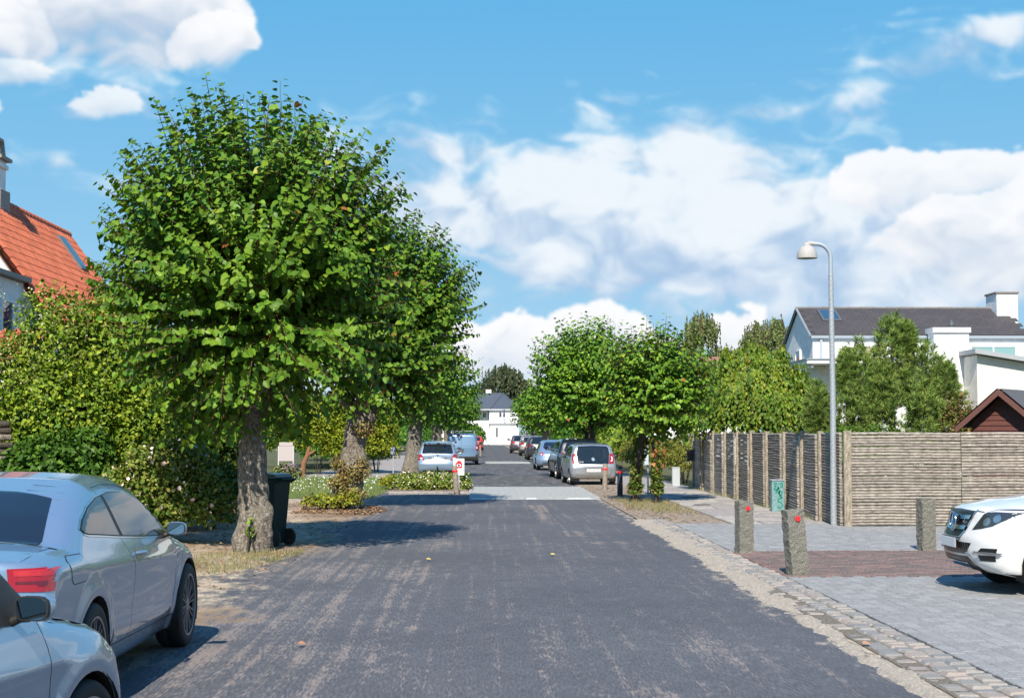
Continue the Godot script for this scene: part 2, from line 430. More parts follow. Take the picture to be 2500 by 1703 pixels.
func road_material() -> StandardMaterial3D:
	var W := 2048; var H := 1024
	var big := noise_bytes(240, 840, 3, 0.012, 4) # 5 cm cells: patches of a few metres
	var mid := noise_bytes(960, 1680, 8, 0.05, 5) # patches of half a metre
	var streak := noise_bytes(2048, 192, 15, 0.03, 5) # long streaks of wheel wear
	var fine := noise_bytes(2048, 1024, 21, 0.25, 3) # grain
	var bytes := PackedByteArray(); bytes.resize(W * H * 3)
	var fx := FastNoiseLite.new(); fx.frequency = 0.6; fx.seed = 2; fx.fractal_octaves = 3
	var patches := [[1.22, 1.62, 27.6, 34.6, 0.9], [1.55, 1.95, 24.2, 25.6, 0.8], [-0.95, -0.7, 16.6, 19.8, 0.62], [1.75, 2.5, 22.6, 23.1, 0.7], [0.45, 0.62, 10.0, 13.2, 0.3], [-0.9, -0.6, 10.4, 13.6, 0.34], [0.9, 1.4, 9.2, 10.2, 0.3]]
	for j in H:
		var D := 47.0 - 42.0 * (j + 0.5) / H
		var xr := 3.20 + 0.16 * fx.get_noise_1d(D * 1.1) + (0.10 if D > 20.0 else 0.0)
		var xl := -2.85 + 0.5 * fx.get_noise_1d(D * 0.5 + 50.0)
		for i in W:
			var X := -7.0 + 12.0 * (i + 0.5) / W
			var k := j * W + i
			var n1 := big[k] / 255.0; var n2 := mid[k] / 255.0; var n3 := streak[k] / 255.0; var n4 := fine[k] / 255.0
			# loose sand
			var s := (X - xr) * 2.6 + (n2 - 0.5) * 1.5 + (n4 - 0.5) * 0.5
			var s2 := (xl - X) * 1.5 + (n1 - 0.5) * 1.5 + (n2 - 0.5) * 1.3 + (n4 - 0.5) * 0.4
			var sand := clampf(maxf(s, s2) * 1.3 + 0.5, 0.0, 1.0)
			# worn asphalt with pale stone showing
			var wear := (n3 - 0.61) * 2.2 + (n2 - 0.57) * 0.9 + (n4 - 0.5) * 1.7 + (n1 - 0.5) * 0.5
			if X < -0.4: wear += minf((-0.4 - X) * 0.26, 0.50) + (n1 - 0.5) * 0.8
			for q in patches:
				if X > q[0] and X < q[1] and D > q[2] and D < q[3]: wear += float(q[4]) + (n2 - 0.5)
			wear = clampf(wear * 0.9, 0.0, 0.8)
			var g := (n4 - 0.5) * 44.0 + (n1 - 0.5) * 12.0 + (n2 - 0.5) * 12.0
			var cr := 89.0 + g; var cg := 90.0 + g; var cb := 95.0 + g
			cr += (146.0 + g - cr) * wear; cg += (132.0 + g - cg) * wear; cb += (123.0 + g - cb) * wear
			var sr := 182.0 + (n2 - 0.5) * 46.0 + g; var sg := 164.0 + (n2 - 0.5) * 50.0 + g; var sb := 140.0 + (n2 - 0.5) * 52.0 + g
			if X < -2.0:
				var br := clampf((n1 - 0.42) * 2.4 + (n4 - 0.5) * 0.8, 0.0, 0.85) # trodden earth
				sr += (128.0 - sr) * br; sg += (104.0 - sg) * br; sb += (80.0 - sb) * br
			cr += (sr - cr) * sand; cg += (sg - cg) * sand; cb += (sb - cb) * sand
			bytes[k * 3] = clampi(int(cr), 0, 255); bytes[k * 3 + 1] = clampi(int(cg), 0, 255); bytes[k * 3 + 2] = clampi(int(cb), 0, 255)
	var m := StandardMaterial3D.new()
	m.albedo_texture = ImageTexture.create_from_image(Image.create_from_data(W, H, false, Image.FORMAT_RGB8, bytes))
	m.uv1_triplanar = true; m.uv1_world_triplanar = true
	m.uv1_scale = Vector3(1.0 / 12.0, 1.0, 1.0 / 45.82)
	m.uv1_offset = Vector3(7.0 / 12.0, 0.0, 47.0 / 42.0)
	m.roughness = 0.88
	m.detail_enabled = true
	m.detail_blend_mode = BaseMaterial3D.BLEND_MODE_MUL
	m.detail_uv_layer = BaseMaterial3D.DETAIL_UV_2
	m.detail_albedo = ntex("grain", 0.22, 3, [[0.15, grey(0.22)], [0.42, grey(0.75)], [0.62, grey(1.0)], [0.78, grey(2.6)]], 0.0, 1024)
	m.uv2_triplanar = true; m.uv2_world_triplanar = true
	m.uv2_scale = Vector3.ONE / 2.6
	return m

func jitter(b: Vector3, a: float) -> Vector3:
	return b + Vector3(R.randf_range(-a, a), R.randf_range(-a, a), R.randf_range(-a, a))

func lay(parent: Node, nm: String, base_mesh: Array, mats: Array, spots: Array, most: int) -> void: # spots: [distance key, Transform3D]; nearest become parts
	spots.sort_custom(func(a, b): return a[0] < b[0])
	var rest := []
	for k in spots.size():
		if k < most:
			var o := part(parent, nm, base_mesh[R.randi() % base_mesh.size()], mats[R.randi() % mats.size()])
			o.transform = spots[k][1]
		else: rest.append(spots[k][1])
	if rest.is_empty(): return
	var by := {}
	for t in rest:
		var q := R.randi() % mats.size()
		if not by.has(q): by[q] = MB.new()
		var src: ArrayMesh = base_mesh[R.randi() % base_mesh.size()]
		var ar := src.surface_get_arrays(0)
		var b: MB = by[q]
		b.xf = t
		for e in ar[Mesh.ARRAY_VERTEX].size(): b.p(ar[Mesh.ARRAY_VERTEX][e], ar[Mesh.ARRAY_NORMAL][e])
	var am := ArrayMesh.new()
	for q in by:
		by[q].mesh()
		var arr := []
		arr.resize(Mesh.ARRAY_MAX)
		arr[Mesh.ARRAY_VERTEX] = by[q].v; arr[Mesh.ARRAY_NORMAL] = by[q].n
		am.add_surface_from_arrays(Mesh.PRIMITIVE_TRIANGLES, arr)
		am.surface_set_material(am.get_surface_count() - 1, mats[q])
	var o := MeshInstance3D.new()
	o.mesh = am
	o.name = nm + "s"
	o.set_meta("kind", "stuff")
	parent.add_child(o, true)

func block(s: Vector3, ch: float, rough := 0.0) -> ArrayMesh:
	var b := MB.new()
	b.cbox(Vector3.ZERO, s, ch)
	if rough > 0.0:
		var seen := {}
		for k in b.v.size():
			var key := Vector3i(b.v[k] * 2000.0)
			if not seen.has(key): seen[key] = jitter(b.v[k], rough)
			b.v[k] = seen[key]
	return b.mesh()

func build_ground() -> void:
	sheet("ground", [[-400, -60], [400, -60], [400, 700], [-400, 700]], -0.014, M.ground)
	M.road = road_material()
	sheet("road", [[-2.95, 4], [3.32, 4], [3.36, 51], [-2.95, 51]], 0.0, M.road)
	sheet("road", [[-2.95, 51], [3.36, 51], [3.3, 209], [-2.95, 209]], 0.0, M.farroad)
	sheet("road", [[-60, 209], [60, 209], [60, 221], [-60, 221]], 0.0, M.farroad)
	sheet("road", [[-2.95, -40], [3.32, -40], [3.32, 4], [-2.95, 4]], 0.0, M.farroad)
	sheet("pavement", [[-6.3, 4], [-2.95, 4], [-2.95, 51], [-6.3, 51]], 0.001, M.road)
	sheet("pavement", [[-7.5, 51], [-2.95, 51], [-2.95, 207], [-7.5, 207]], 0.0, M.concrete2)
	sheet("verge", [[3.36, 29.7], [5.05, 29.7], [5.05, 207], [3.36, 207]], 0.012, M.sandsoil)
	sheet("pavement", [[5.05, 29.7], [7.15, 29.7], [7.15, 130], [5.05, 130]], 0.008, M.concrete2)
	# raised tables of pale concrete across the road
	for q in [[41.4, 49.3, -0.3, 3.34], [88.4, 92.3, 0.3, 3.0]]:
		var b := MB.new()
		var y := 0.05
		b.quad(Vector3(q[2], 0.004, -q[0] + 0.6), Vector3(q[3], 0.004, -q[0] + 0.6), Vector3(q[3], y, -q[0]), Vector3(q[2], y, -q[0]))
		b.quad(Vector3(q[2], y, -q[0]), Vector3(q[3], y, -q[0]), Vector3(q[3], y, -q[1]), Vector3(q[2], y, -q[1]))
		b.quad(Vector3(q[2], y, -q[1]), Vector3(q[3], y, -q[1]), Vector3(q[3], 0.004, -q[1] - 0.6), Vector3(q[2], 0.004, -q[1] - 0.6))
		for s in [q[2], q[3]]:
			b.tri(Vector3(s, 0, -q[0] + 0.6), Vector3(s, y, -q[0]), Vector3(s, 0, -q[0])); b.quad(Vector3(s, 0, -q[0]), Vector3(s, y, -q[0]), Vector3(s, y, -q[1]), Vector3(s, 0, -q[1]))
		var o := part(self, "raised_table", b, M.table, "structure")
		var wm: Material = mottled("marking", [[0.3, Color(0.34, 0.34, 0.32)], [0.48, Color(0.55, 0.55, 0.53)], [0.6, grey(0.74)]], 0.03, 0.8, 0.8, 0.0)
		for e in [[0.0, 0.62], [1.55, 0.35], [2.6, 0.9]]: # worn white triangles on the ramp
			if q[0] > 50.0: continue
			var mk := MB.new()
			mk.quad(Vector3(q[2] + e[0], 0.010, -q[0] + 0.56), Vector3(q[2] + e[0] + e[1], 0.010, -q[0] + 0.56), Vector3(q[2] + e[0] + e[1] * 0.8, 0.036, -q[0] + 0.24), Vector3(q[2] + e[0] + e[1] * 0.2, 0.036, -q[0] + 0.24))
			part(o, "marking", mk, wm)
	# setts along the right edge of the road
	var kb := part(self, "sett_kerb", plank(Vector3(3.6, -0.02, -20.6), Vector3(0.56, 0.06, 22.0)), M.joint, "structure")
	var sm := []
	for k in 6: sm.append(block(Vector3(0.172 + 0.008 * (k % 2), 0.08, 0.15 + 0.02 * (k % 3)), 0.022, 0.009))
	var spots := []
	for r in 3:
		var d := 9.7 - 0.07 * r
		while d < 31.4:
			var st := 0.185 + R.randf_range(-0.012, 0.012)
			if r != 0 or fposmod(sin(d * 3.7) * 17.0, 1.0) > 0.25 + 0.2 * (d - 11.0) / 9.0: # the outer row lies partly under sand
				var bs := Basis.from_euler(Vector3(R.randf_range(-0.05, 0.05), R.randf_range(-0.09, 0.09), R.randf_range(-0.05, 0.05)))
				spots.append([d, Transform3D(bs, Vector3(3.42 + 0.186 * r + R.randf_range(-0.012, 0.012), -0.012 - (0.012 if r == 0 else 0.0) + R.randf_range(-0.007, 0.007), -d))])
			d += st
	lay(kb, "sett", sm, [M.sett0, M.sett1, M.sett2, M.sett3], spots, 300)
	# drive of grey pavers with a band of dark red brick
	var dr := part(self, "driveway", plank(Vector3(10.4, -0.035, -19.0), Vector3(13.0, 0.09, 21.4)), M.joint, "structure")
	var pm := [block(Vector3(0.134, 0.06, 0.204), 0.006, 0.001), block(Vector3(0.134, 0.06, 0.204), 0.006, 0.0015)]
	spots = []
	var row := 0
	var x := 3.96
	while x < 12.0:
		var d := 9.4 + (0.105 if row % 2 else 0.0)
		while d < 29.6:
			if x < 0.3689 * d + 0.8 and not (d > brick_lo(x) - 0.06 and d < brick_hi(x) + 0.06):
				spots.append([d, Transform3D(Basis.from_euler(Vector3(R.randf_range(-0.012, 0.012), R.randf_range(-0.01, 0.01), R.randf_range(-0.012, 0.012))), Vector3(x, 0.0 + R.randf_range(-0.0025, 0.0025), -d))])
			d += 0.21
		row += 1
		x += 0.14
	lay(dr, "paver", pm, [M.paver0, M.paver1, M.paver2, M.paver3], spots, 300)
	var bm := [block(Vector3(0.192, 0.06, 0.094), 0.006, 0.001), block(Vector3(0.192, 0.06, 0.094), 0.006, 0.0015)]
	spots = []
	row = 0
	var d := 18.5
	while d < 23.4:
		x = 3.98 + (0.1 if row % 2 else 0.0)
		while x < 0.3689 * d + 1.2:
			if d > brick_lo(x) + 0.0 and d < brick_hi(x):
				spots.append([d, Transform3D(Basis.from_euler(Vector3(R.randf_range(-0.015, 0.015), R.randf_range(-0.02, 0.02), R.randf_range(-0.015, 0.015))), Vector3(x, R.randf_range(-0.003, 0.003), -d))])
			x += 0.2
		row += 1
		d += 0.1
	lay(dr, "brick", bm, [M.brick0, M.brick1, M.brick2, M.brick3], spots, 300)
	sheet("drive_apron", [[16.9, 4], [40, 4], [40, 29], [16.9, 29]], 0.0, M.concrete2)
	# paving slabs of the right pavement
	var walk := part(self, "slab_path", plank(Vector3(6.0, -0.03, -40.3), Vector3(1.9, 0.09, 21.2)), M.joint, "structure")
	var slab := [block(Vector3(0.60, 0.05, 0.78), 0.008, 0.002), block(Vector3(0.60, 0.05, 0.78), 0.008, 0.003)]
	spots = []
	for r in 26:
		for q in 3:
			spots.append([30.2 + r * 0.8, Transform3D(Basis.from_euler(Vector3(R.randf_range(-0.008, 0.008), R.randf_range(-0.008, 0.008), R.randf_range(-0.01, 0.01))), Vector3(5.4 + 0.62 * q, 0.005 + R.randf_range(-0.004, 0.004), -30.2 - r * 0.8))])
	lay(walk, "slab", slab, [M.concrete, M.concrete2], spots, 300)

func sand_drift() -> void: # loose sand banked against and over the setts
	var b := MB.new()
	var nx := 44; var nz := 420
	var P := func(i: int, j: int) -> Vector3:
		var x := lerpf(2.85, 3.92, float(i) / nx); var z := -lerpf(9.2, 31.0, float(j) / nz)
		var n := knob.get_noise_2d(x * 1.6, z * 0.55) * 0.7 + knob.get_noise_2d(x * 5.0, z * 3.0) * 0.5 + knob.get_noise_2d(x * 16.0, z * 9.0) * 0.35
		var far := clampf((-z - 14.0) / 7.0, 0.0, 1.0)
		var mid := lerpf(3.22, 3.42, far)
		var y := 0.030 * (1.0 - pow((x - mid) / lerpf(0.14, 0.26, far), 2.0)) + 0.046 * n + lerpf(-0.014, -0.002, far)
		return Vector3(x, maxf(y, -0.02), z)
	for j in nz:
		for i in nx:
			var A: Vector3 = P.call(i, j); var B: Vector3 = P.call(i + 1, j); var C: Vector3 = P.call(i + 1, j + 1); var D: Vector3 = P.call(i, j + 1)
			if maxf(maxf(A.y, B.y), maxf(C.y, D.y)) < -0.004: continue
			b.quad(A, B, C, D)
	part(self, "sand", b, mottled("sand", [[0.2, Color(0.24, 0.205, 0.165)], [0.5, Color(0.33, 0.29, 0.24)], [0.8, Color(0.41, 0.365, 0.305)]], 0.05, 0.9, 0.95, 6.0), "structure")

func brick_lo(x: float) -> float: return 18.76 - 0.03 * (x - 4.0) + 0.05 * sin(x * 1.3)
func brick_hi(x: float) -> float: return 22.75 + 0.04 * (x - 4.0)

func plank(o: Vector3, s: Vector3, ch := 0.0) -> MB:
	var b := MB.new()
	b.cbox(o, s, ch)
	return b

# ------------------------------------------------------------------ vehicles
class Body: # a car body as one smooth solid; panels are patches of its surface
	var L := 4.5
	var wm := 0.9
	var prof := PackedVector2Array()
	var inner := PackedVector2Array()
	var rr := 0.05
	var cell := 0.03
	var gw := 0
	var gh := 0
	var sd := PackedFloat32Array()
	var wy := PackedFloat32Array()
	var kr := 0.15
	var kf := 0.3
	var crown := 0.05
	var k := 0.09
	var arches: Array = []
	var flare := 0.015
	var creases: Array = []
	var nose := 0.0
	var tail := 0.0
	func setup(widths: Array) -> void:
		var off := Geometry2D.offset_polygon(prof, -rr)
		inner = off[0] if off.size() else prof
		gw = int((L + 1.0) / cell) + 2
		gh = int(2.6 / cell) + 2
		sd.resize(gw * gh)
		for j in gh:
			for i in gw:
				var q := Vector2(-0.5 + i * cell, -0.3 + j * cell)
				var best := 1e9
				for e in inner.size():
					best = minf(best, q.distance_squared_to(Geometry2D.get_closest_point_to_segment(q, inner[e], inner[(e + 1) % inner.size()])))
				best = sqrt(best)
				sd[j * gw + i] = (-best if Geometry2D.is_point_in_polygon(q, inner) else best) - rr
		wy.resize(64)
		for j in 64:
			var y := j / 63.0 * 2.2
			var f: float = widths[0][1]
			for e in widths.size() - 1:
				if y >= widths[e][0]:
					var t := clampf((y - widths[e][0]) / (widths[e + 1][0] - widths[e][0]), 0.0, 1.0)
					f = lerpf(widths[e][1], widths[e + 1][1], t)
			wy[j] = f
		for r in 2: # soften the kinks
			var c := wy.duplicate()
			for j in range(1, 63): wy[j] = 0.25 * c[j - 1] + 0.5 * c[j] + 0.25 * c[j + 1]
	func F(x: float, y: float, z: float) -> float:
		var ax := absf(x)
		var u := L * 0.5 - z
		var t := clampf(u / L, 0.0, 1.0)
		var q := ax / wm
		q *= q
		var q2 := q * (0.45 + 0.55 * q)
		var o := 1.0 - t
		var gx := (u - kr * q2 * o * o * o + kf * q2 * t * t * t + 0.5) / cell
		var gy := (y + crown * q + 0.3) / cell
		var i := clampi(int(gx), 0, gw - 2); var j := clampi(int(gy), 0, gh - 2)
		var fx := gx - i; var fy := gy - j
		var b := j * gw + i
		var s := lerpf(lerpf(sd[b], sd[b + 1], fx), lerpf(sd[b + gw], sd[b + gw + 1], fx), fy)
		var yy := clampf(y / 2.2 * 63.0, 0.0, 62.0)
		var w := wm * lerpf(wy[int(yy)], wy[int(yy) + 1], yy - int(yy)) * (1.0 - nose * t * t * t * t - tail * o * o * o * o)
		for e in arches:
			var dd: float = (Vector2(u, y).distance_to(Vector2(e[0], e[1])) - e[2] - 0.03) / 0.07
			if absf(dd) < 2.5: w += flare * exp(-dd * dd)
		for e in creases: # u0, y0, u1, y1, height, width
			if u > e[0] and u < e[2]:
				var yl: float = lerpf(e[1], e[3], (u - e[0]) / (e[2] - e[0]))
				var dd: float = (y - yl) / e[5]
				if absf(dd) < 2.5: w += e[4] * exp(-dd * dd) * clampf(minf(u - e[0], e[2] - u) * 4.0, 0.0, 1.0)
		var d := ax - w
		var h := maxf(k - absf(d - s), 0.0) / k
		return maxf(d, s) + h * h * k * 0.25
	func hit(o: Vector3, d: Vector3, far: float) -> float:
		var t := 0.0
		for it in 48:
			var p := o + d * t
			var f := F(p.x, p.y, p.z)
			if f < 0.0006: return t
			t += maxf(f * 0.85, 0.0006)
			if t > far: return far
		return t
	func grad(p: Vector3) -> Vector3:
		var e := 0.02
		return Vector3(F(p.x + e, p.y, p.z) - F(p.x - e, p.y, p.z), F(p.x, p.y + e, p.z) - F(p.x, p.y - e, p.z), F(p.x, p.y, p.z + e) - F(p.x, p.y, p.z - e)).normalized()
	func at(q: Vector2, ax: String, off: float) -> Array:
		var o: Vector3; var d: Vector3; var far := 1.2
		if ax == "s": # (u, y) seen from the right
			o = Vector3(wm + 0.1, q.y, L * 0.5 - q.x); d = Vector3(-1, 0, 0); far = wm + 0.1
		elif ax == "r": # (x, y) seen from behind
			o = Vector3(q.x, q.y, L * 0.5 + 0.1); d = Vector3(0, 0, -1); far = 1.7
		elif ax == "f": # (x, y) seen from the front
			o = Vector3(q.x, q.y, -L * 0.5 - 0.1); d = Vector3(0, 0, 1); far = 1.9
		else: # (x, u) seen from above
			o = Vector3(q.x, 2.2, L * 0.5 - q.y); d = Vector3(0, -1, 0); far = 2.0
		var t := hit(o, d, far)
		var p := o + d * t
		var n := grad(p)
		return [p + n * off, n, t < far - 0.001]
	func patch(poly: PackedVector2Array, ax: String, off := 0.0, cs := 0.05, least := 0.0) -> Array:
		var V := PackedVector3Array(); var N := PackedVector3Array()
		var lo := poly[0]; var hi := poly[0]
		for q in poly:
			lo = lo.min(q); hi = hi.max(q)
		var nx := maxi(1, int(ceil((hi.x - lo.x) / cs))); var ny := maxi(1, int(ceil((hi.y - lo.y) / cs)))
		var sx := (hi.x - lo.x) / nx; var sy := (hi.y - lo.y) / ny
		var inside := PackedByteArray(); inside.resize((nx + 1) * (ny + 1))
		for j in ny + 1:
			for i in nx + 1:
				inside[j * (nx + 1) + i] = 1 if Geometry2D.is_point_in_polygon(lo + Vector2(i * sx, j * sy), poly) else 0
		var got := {}
		for j in ny:
			for i in nx:
				var b := j * (nx + 1) + i
				var cnt := inside[b] + inside[b + 1] + inside[b + nx + 1] + inside[b + nx + 2]
				var cellp := PackedVector2Array([lo + Vector2(i * sx, j * sy), lo + Vector2((i + 1) * sx, j * sy), lo + Vector2((i + 1) * sx, (j + 1) * sy), lo + Vector2(i * sx, (j + 1) * sy)])
				var polys: Array = [cellp] if cnt == 4 else Geometry2D.intersect_polygons(cellp, poly)
				for pl in polys:
					var pts := []
					for q in pl:
						var key := Vector2i((q - lo) * 4000.0)
						if not got.has(key): got[key] = at(q, ax, off)
						pts.append(got[key])
					var ix := [0, 1, 2, 0, 2, 3] if pl.size() == 4 and cnt == 4 else Array(Geometry2D.triangulate_polygon(pl))
					for m in range(0, ix.size(), 3):
						var A: Array = pts[ix[m]]; var B: Array = pts[ix[m + 1]]; var C: Array = pts[ix[m + 2]]
						if not (A[2] and B[2] and C[2]): continue
						if least > 0.0:
							var nn: Vector3 = (A[1] + B[1] + C[1]) / 3.0
							var face := absf(nn.x) if ax == "s" else absf(nn.z) if ax in ["r", "f"] else nn.y
							if face < least: continue
						V.append(A[0]); V.append(B[0]); V.append(C[0]); N.append(A[1]); N.append(B[1]); N.append(C[1])
		return [V, N]

func skin(b: MB, pt: Array, flip := false) -> void:
	var s := Vector3(-1, 1, 1) if flip else Vector3.ONE
	for k in range(0, pt[0].size(), 3):
		b.trin(pt[0][k] * s, pt[0][k + 1] * s, pt[0][k + 2] * s, pt[1][k] * s, pt[1][k + 1] * s, pt[1][k + 2] * s)

func skinned(parent: Node, nm: String, pt: Array, mt: Material, flip := false) -> MeshInstance3D:
	var b := MB.new()
	skin(b, pt, flip)
	return part(parent, nm, b, mt)

func arc(cx: float, cy: float, r: float, a0: float, a1: float, n: int) -> PackedVector2Array:
	var p := PackedVector2Array()
	for k in n + 1:
		var a := deg_to_rad(lerpf(a0, a1, float(k) / n))
		p.append(Vector2(cx + r * cos(a), cy + r * sin(a)))
	return p

func cut(poly: PackedVector2Array, holes: Array) -> PackedVector2Array: # polygon minus circles that cross its edge; the largest piece
	var best := poly
	for h in holes:
		var res := Geometry2D.clip_polygons(best, arc(h[0], h[1], h[2], 0, 348.75, 31))
		var big := 0.0
		for q in res:
			if Geometry2D.is_polygon_clockwise(q) and res.size() > 1: continue
			var a := 0.0
			for k in q.size(): a += q[k].cross(q[(k + 1) % q.size()])
			if absf(a) > big:
				big = absf(a); best = q
	return best

func wheel_mesh(r: float, w: float) -> ArrayMesh:
	var b := MB.new()
	b.xf = Transform3D(Basis(Vector3(0, 0, 1), -PI / 2), Vector3.ZERO)
	b.lathe([Vector2(0.66 * r, -w / 2 + 0.02), Vector2(0.82 * r, -w / 2), Vector2(0.94 * r, -w / 2 + 0.008), Vector2(0.985 * r, -w / 2 + 0.026), Vector2(r, -w / 2 + 0.05), Vector2(r, -0.02), Vector2(0.985 * r, -0.014), Vector2(0.985 * r, -0.006), Vector2(r, 0), Vector2(r, w / 2 - 0.05), Vector2(0.985 * r, w / 2 - 0.026), Vector2(0.94 * r, w / 2 - 0.008), Vector2(0.84 * r, w / 2), Vector2(0.745 * r, w / 2 - 0.01), Vector2(0.74 * r, w / 2 - 0.03), Vector2(0.68 * r, -w / 2 + 0.05)], 40)
	return b.mesh()

func rim_mesh(r: float, w: float, spokes: int, thick: float, fill: bool) -> ArrayMesh:
	var b := MB.new()
	var q := 0.742 * r
	b.xf = Transform3D(Basis(Vector3(0, 0, 1), -PI / 2), Vector3.ZERO)
	b.lathe([Vector2(q * 0.94, w / 2 - 0.03), Vector2(q * 0.945, w / 2 - 0.008), Vector2(q, w / 2 - 0.006), Vector2(q, w / 2 - 0.03)], 40)
	b.lathe([Vector2(0.2 * q, w / 2 - 0.05), Vector2(0.2 * q, w / 2 - 0.02), Vector2(0.12 * q, w / 2 - 0.014), Vector2(0.0, w / 2 - 0.014)], 20)
	if fill: b.lathe([Vector2(0.94 * q, w / 2 - 0.035), Vector2(0.2 * q, w / 2 - 0.03)], 32)
	for k in spokes:
		var a := TAU * k / spokes + (0.07 if k % 2 else -0.02) * (1.0 if spokes > 12 else 0.0)
		b.xf = Transform3D(Basis(Vector3(1, 0, 0), a), Vector3.ZERO)
		var x0 := w / 2 - 0.022; var x1 := w / 2 - 0.016
		var t0 := thick * 0.75; var t1 := thick
		var A := Vector3(x0, 0.18 * q, -t0); var B := Vector3(x0, 0.18 * q, t0); var C := Vector3(x1, 0.95 * q, t1); var D := Vector3(x1, 0.95 * q, -t1)
		var dn := Vector3(-0.035, 0, 0)
		b.quad(A, D, C, B); b.quad(A + dn, A, B, B + dn); b.quad(B, C, C + dn, B + dn); b.quad(D, A, A + dn, D + dn)
	return b.mesh()

func add_wheels(root: Node, ul: float, ax: Array, track: float, r: float, w: float, rim: ArrayMesh, rimm: Material, behind := 0.0) -> void:
	var tm := wheel_mesh(r, w)
	var disc := MB.new()
	disc.xf = Transform3D(Basis(Vector3(0, 0, 1), -PI / 2), Vector3.ZERO)
	disc.lathe([Vector2(0.70 * r, w / 2 - 0.07), Vector2(0.0, w / 2 - 0.06)], 24)
	var dm := disc.mesh()
	for s in [1.0, -1.0]:
		for u in ax:
			var wh := part(root, "wheel", tm, M.rubber)
			wh.position = Vector3(s * (track - w / 2), r, ul * 0.5 - u)
			if s < 0.0: wh.rotation.y = PI
			part(wh, "rim", rim, rimm)
			part(wh, "brake_disc", dm, M.dark)

func text3d(parent: Node, nm: String, s: String, h: float, at: Vector3, mt: Material, basis := Basis.IDENTITY, squeeze := 1.0, depth := 0.004) -> MeshInstance3D:
	var t := TextMesh.new()
	var f := SystemFont.new()
	f.font_names = PackedStringArray(["Droid Sans"])
	t.font = f
	t.text = s
	t.font_size = 32
	t.pixel_size = h / 23.5
	t.depth = depth
	var o := part(parent, nm, t, mt)
	o.transform = Transform3D(basis * Basis.from_scale(Vector3(squeeze, 1, 1)), at)
	return o

func plate(parent: Node, s: String, at: Vector3, basis := Basis.IDENTITY, w := 0.50, h := 0.11) -> void:
	var b := MB.new()
	b.cbox(Vector3.ZERO, Vector3(w + 0.02, h + 0.02, 0.015), 0.004)
	var fr := part(parent, "plate_holder", b, M.plate_frame)
	fr.transform = Transform3D(basis, at)
	b = MB.new()
	b.cbox(Vector3(0, 0, 0.009), Vector3(w, h, 0.006), 0.002)
	part(fr, "number_plate", b, M.plate)
	if s: text3d(fr, "plate_text", s, h * 0.62, Vector3(0.01, 0, 0.0135), M.black, Basis.IDENTITY, 0.95, 0.002)

func blob(c: Vector3, r: Vector3, pw := 2.6, nu := 16, nv := 10) -> MB:
	var b := MB.new()
	var f := func(th: float, ph: float) -> Vector3:
		var d := Vector3(cos(ph) * cos(th), sin(ph), cos(ph) * sin(th))
		var l := pow(pow(absf(d.x), pw) + pow(absf(d.y), pw) + pow(absf(d.z), pw), -1.0 / pw)
		return d * l
	var nm := func(d: Vector3) -> Vector3:
		return Vector3(signf(d.x) * pow(absf(d.x), pw - 1.0) / r.x, signf(d.y) * pow(absf(d.y), pw - 1.0) / r.y, signf(d.z) * pow(absf(d.z), pw - 1.0) / r.z).normalized()
	for j in nv:
		for i in nu:
			var q := []
			for e in [[i, j], [i + 1, j], [i + 1, j + 1], [i, j + 1]]:
				q.append(f.call(TAU * e[0] / nu, PI * (float(e[1]) / nv - 0.5)))
			var nn := []
			for e in q: nn.append(nm.call(e))
			if j > 0: b.trin(c + q[0] * r, c + q[1] * r, c + q[2] * r, nn[0], nn[1], nn[2])
			if j < nv - 1: b.trin(c + q[0] * r, c + q[2] * r, c + q[3] * r, nn[0], nn[2], nn[3])
	return b

func door_mirror(root: Node, at: Vector3, side: float, cap: Material, s := 1.0) -> void: # at: where the stalk meets the door
	var bm := blob(Vector3(side * 0.135 * s, 0.075 * s, -0.012), Vector3(0.105, 0.072, 0.06) * s, 3.0)
	var mi := part(root, "door_mirror", bm, cap)
	mi.position = at
	var st := MB.new()
	st.tube([Vector3(0, 0, 0), Vector3(side * 0.05, 0.02, 0) * s, Vector3(side * 0.10, 0.03, 0) * s], [0.028 * s, 0.024 * s, 0.03 * s], 8)
	part(mi, "stalk", st, M.dark)
	var gl := MB.new()
	var pl := PackedVector2Array()
	for k in 20:
		var a := TAU * k / 20
		var d := Vector2(cos(a), sin(a))
		var l := pow(pow(absf(d.x), 3.4) + pow(absf(d.y), 3.4), -1.0 / 3.4)
		pl.append(Vector2(side * 0.135 + d.x * l * 0.098, 0.075 + d.y * l * 0.064) * s)
	gl.prism(pl, 0.02 * s, 0.047 * s)
	var bz := part(mi, "bezel", gl, M.dark)
	gl = MB.new()
	var p2 := PackedVector2Array()
	for q in pl: p2.append(Vector2(side * 0.135, 0.075) * s + (q - Vector2(side * 0.135, 0.075) * s) * 0.9)
	gl.prism(p2, 0.047 * s, 0.049 * s)
	part(mi, "mirror_glass", gl, M.mirror)

func sym(a: Array) -> PackedVector2Array: # right half of an outline (x >= 0), mirrored to the left
	var p := P2(a)
	var q := p.duplicate()
	for k in range(p.size() - 1, -1, -1):
		if p[k].x > 0.0005: q.append(Vector2(-p[k].x, p[k].y))
	return q

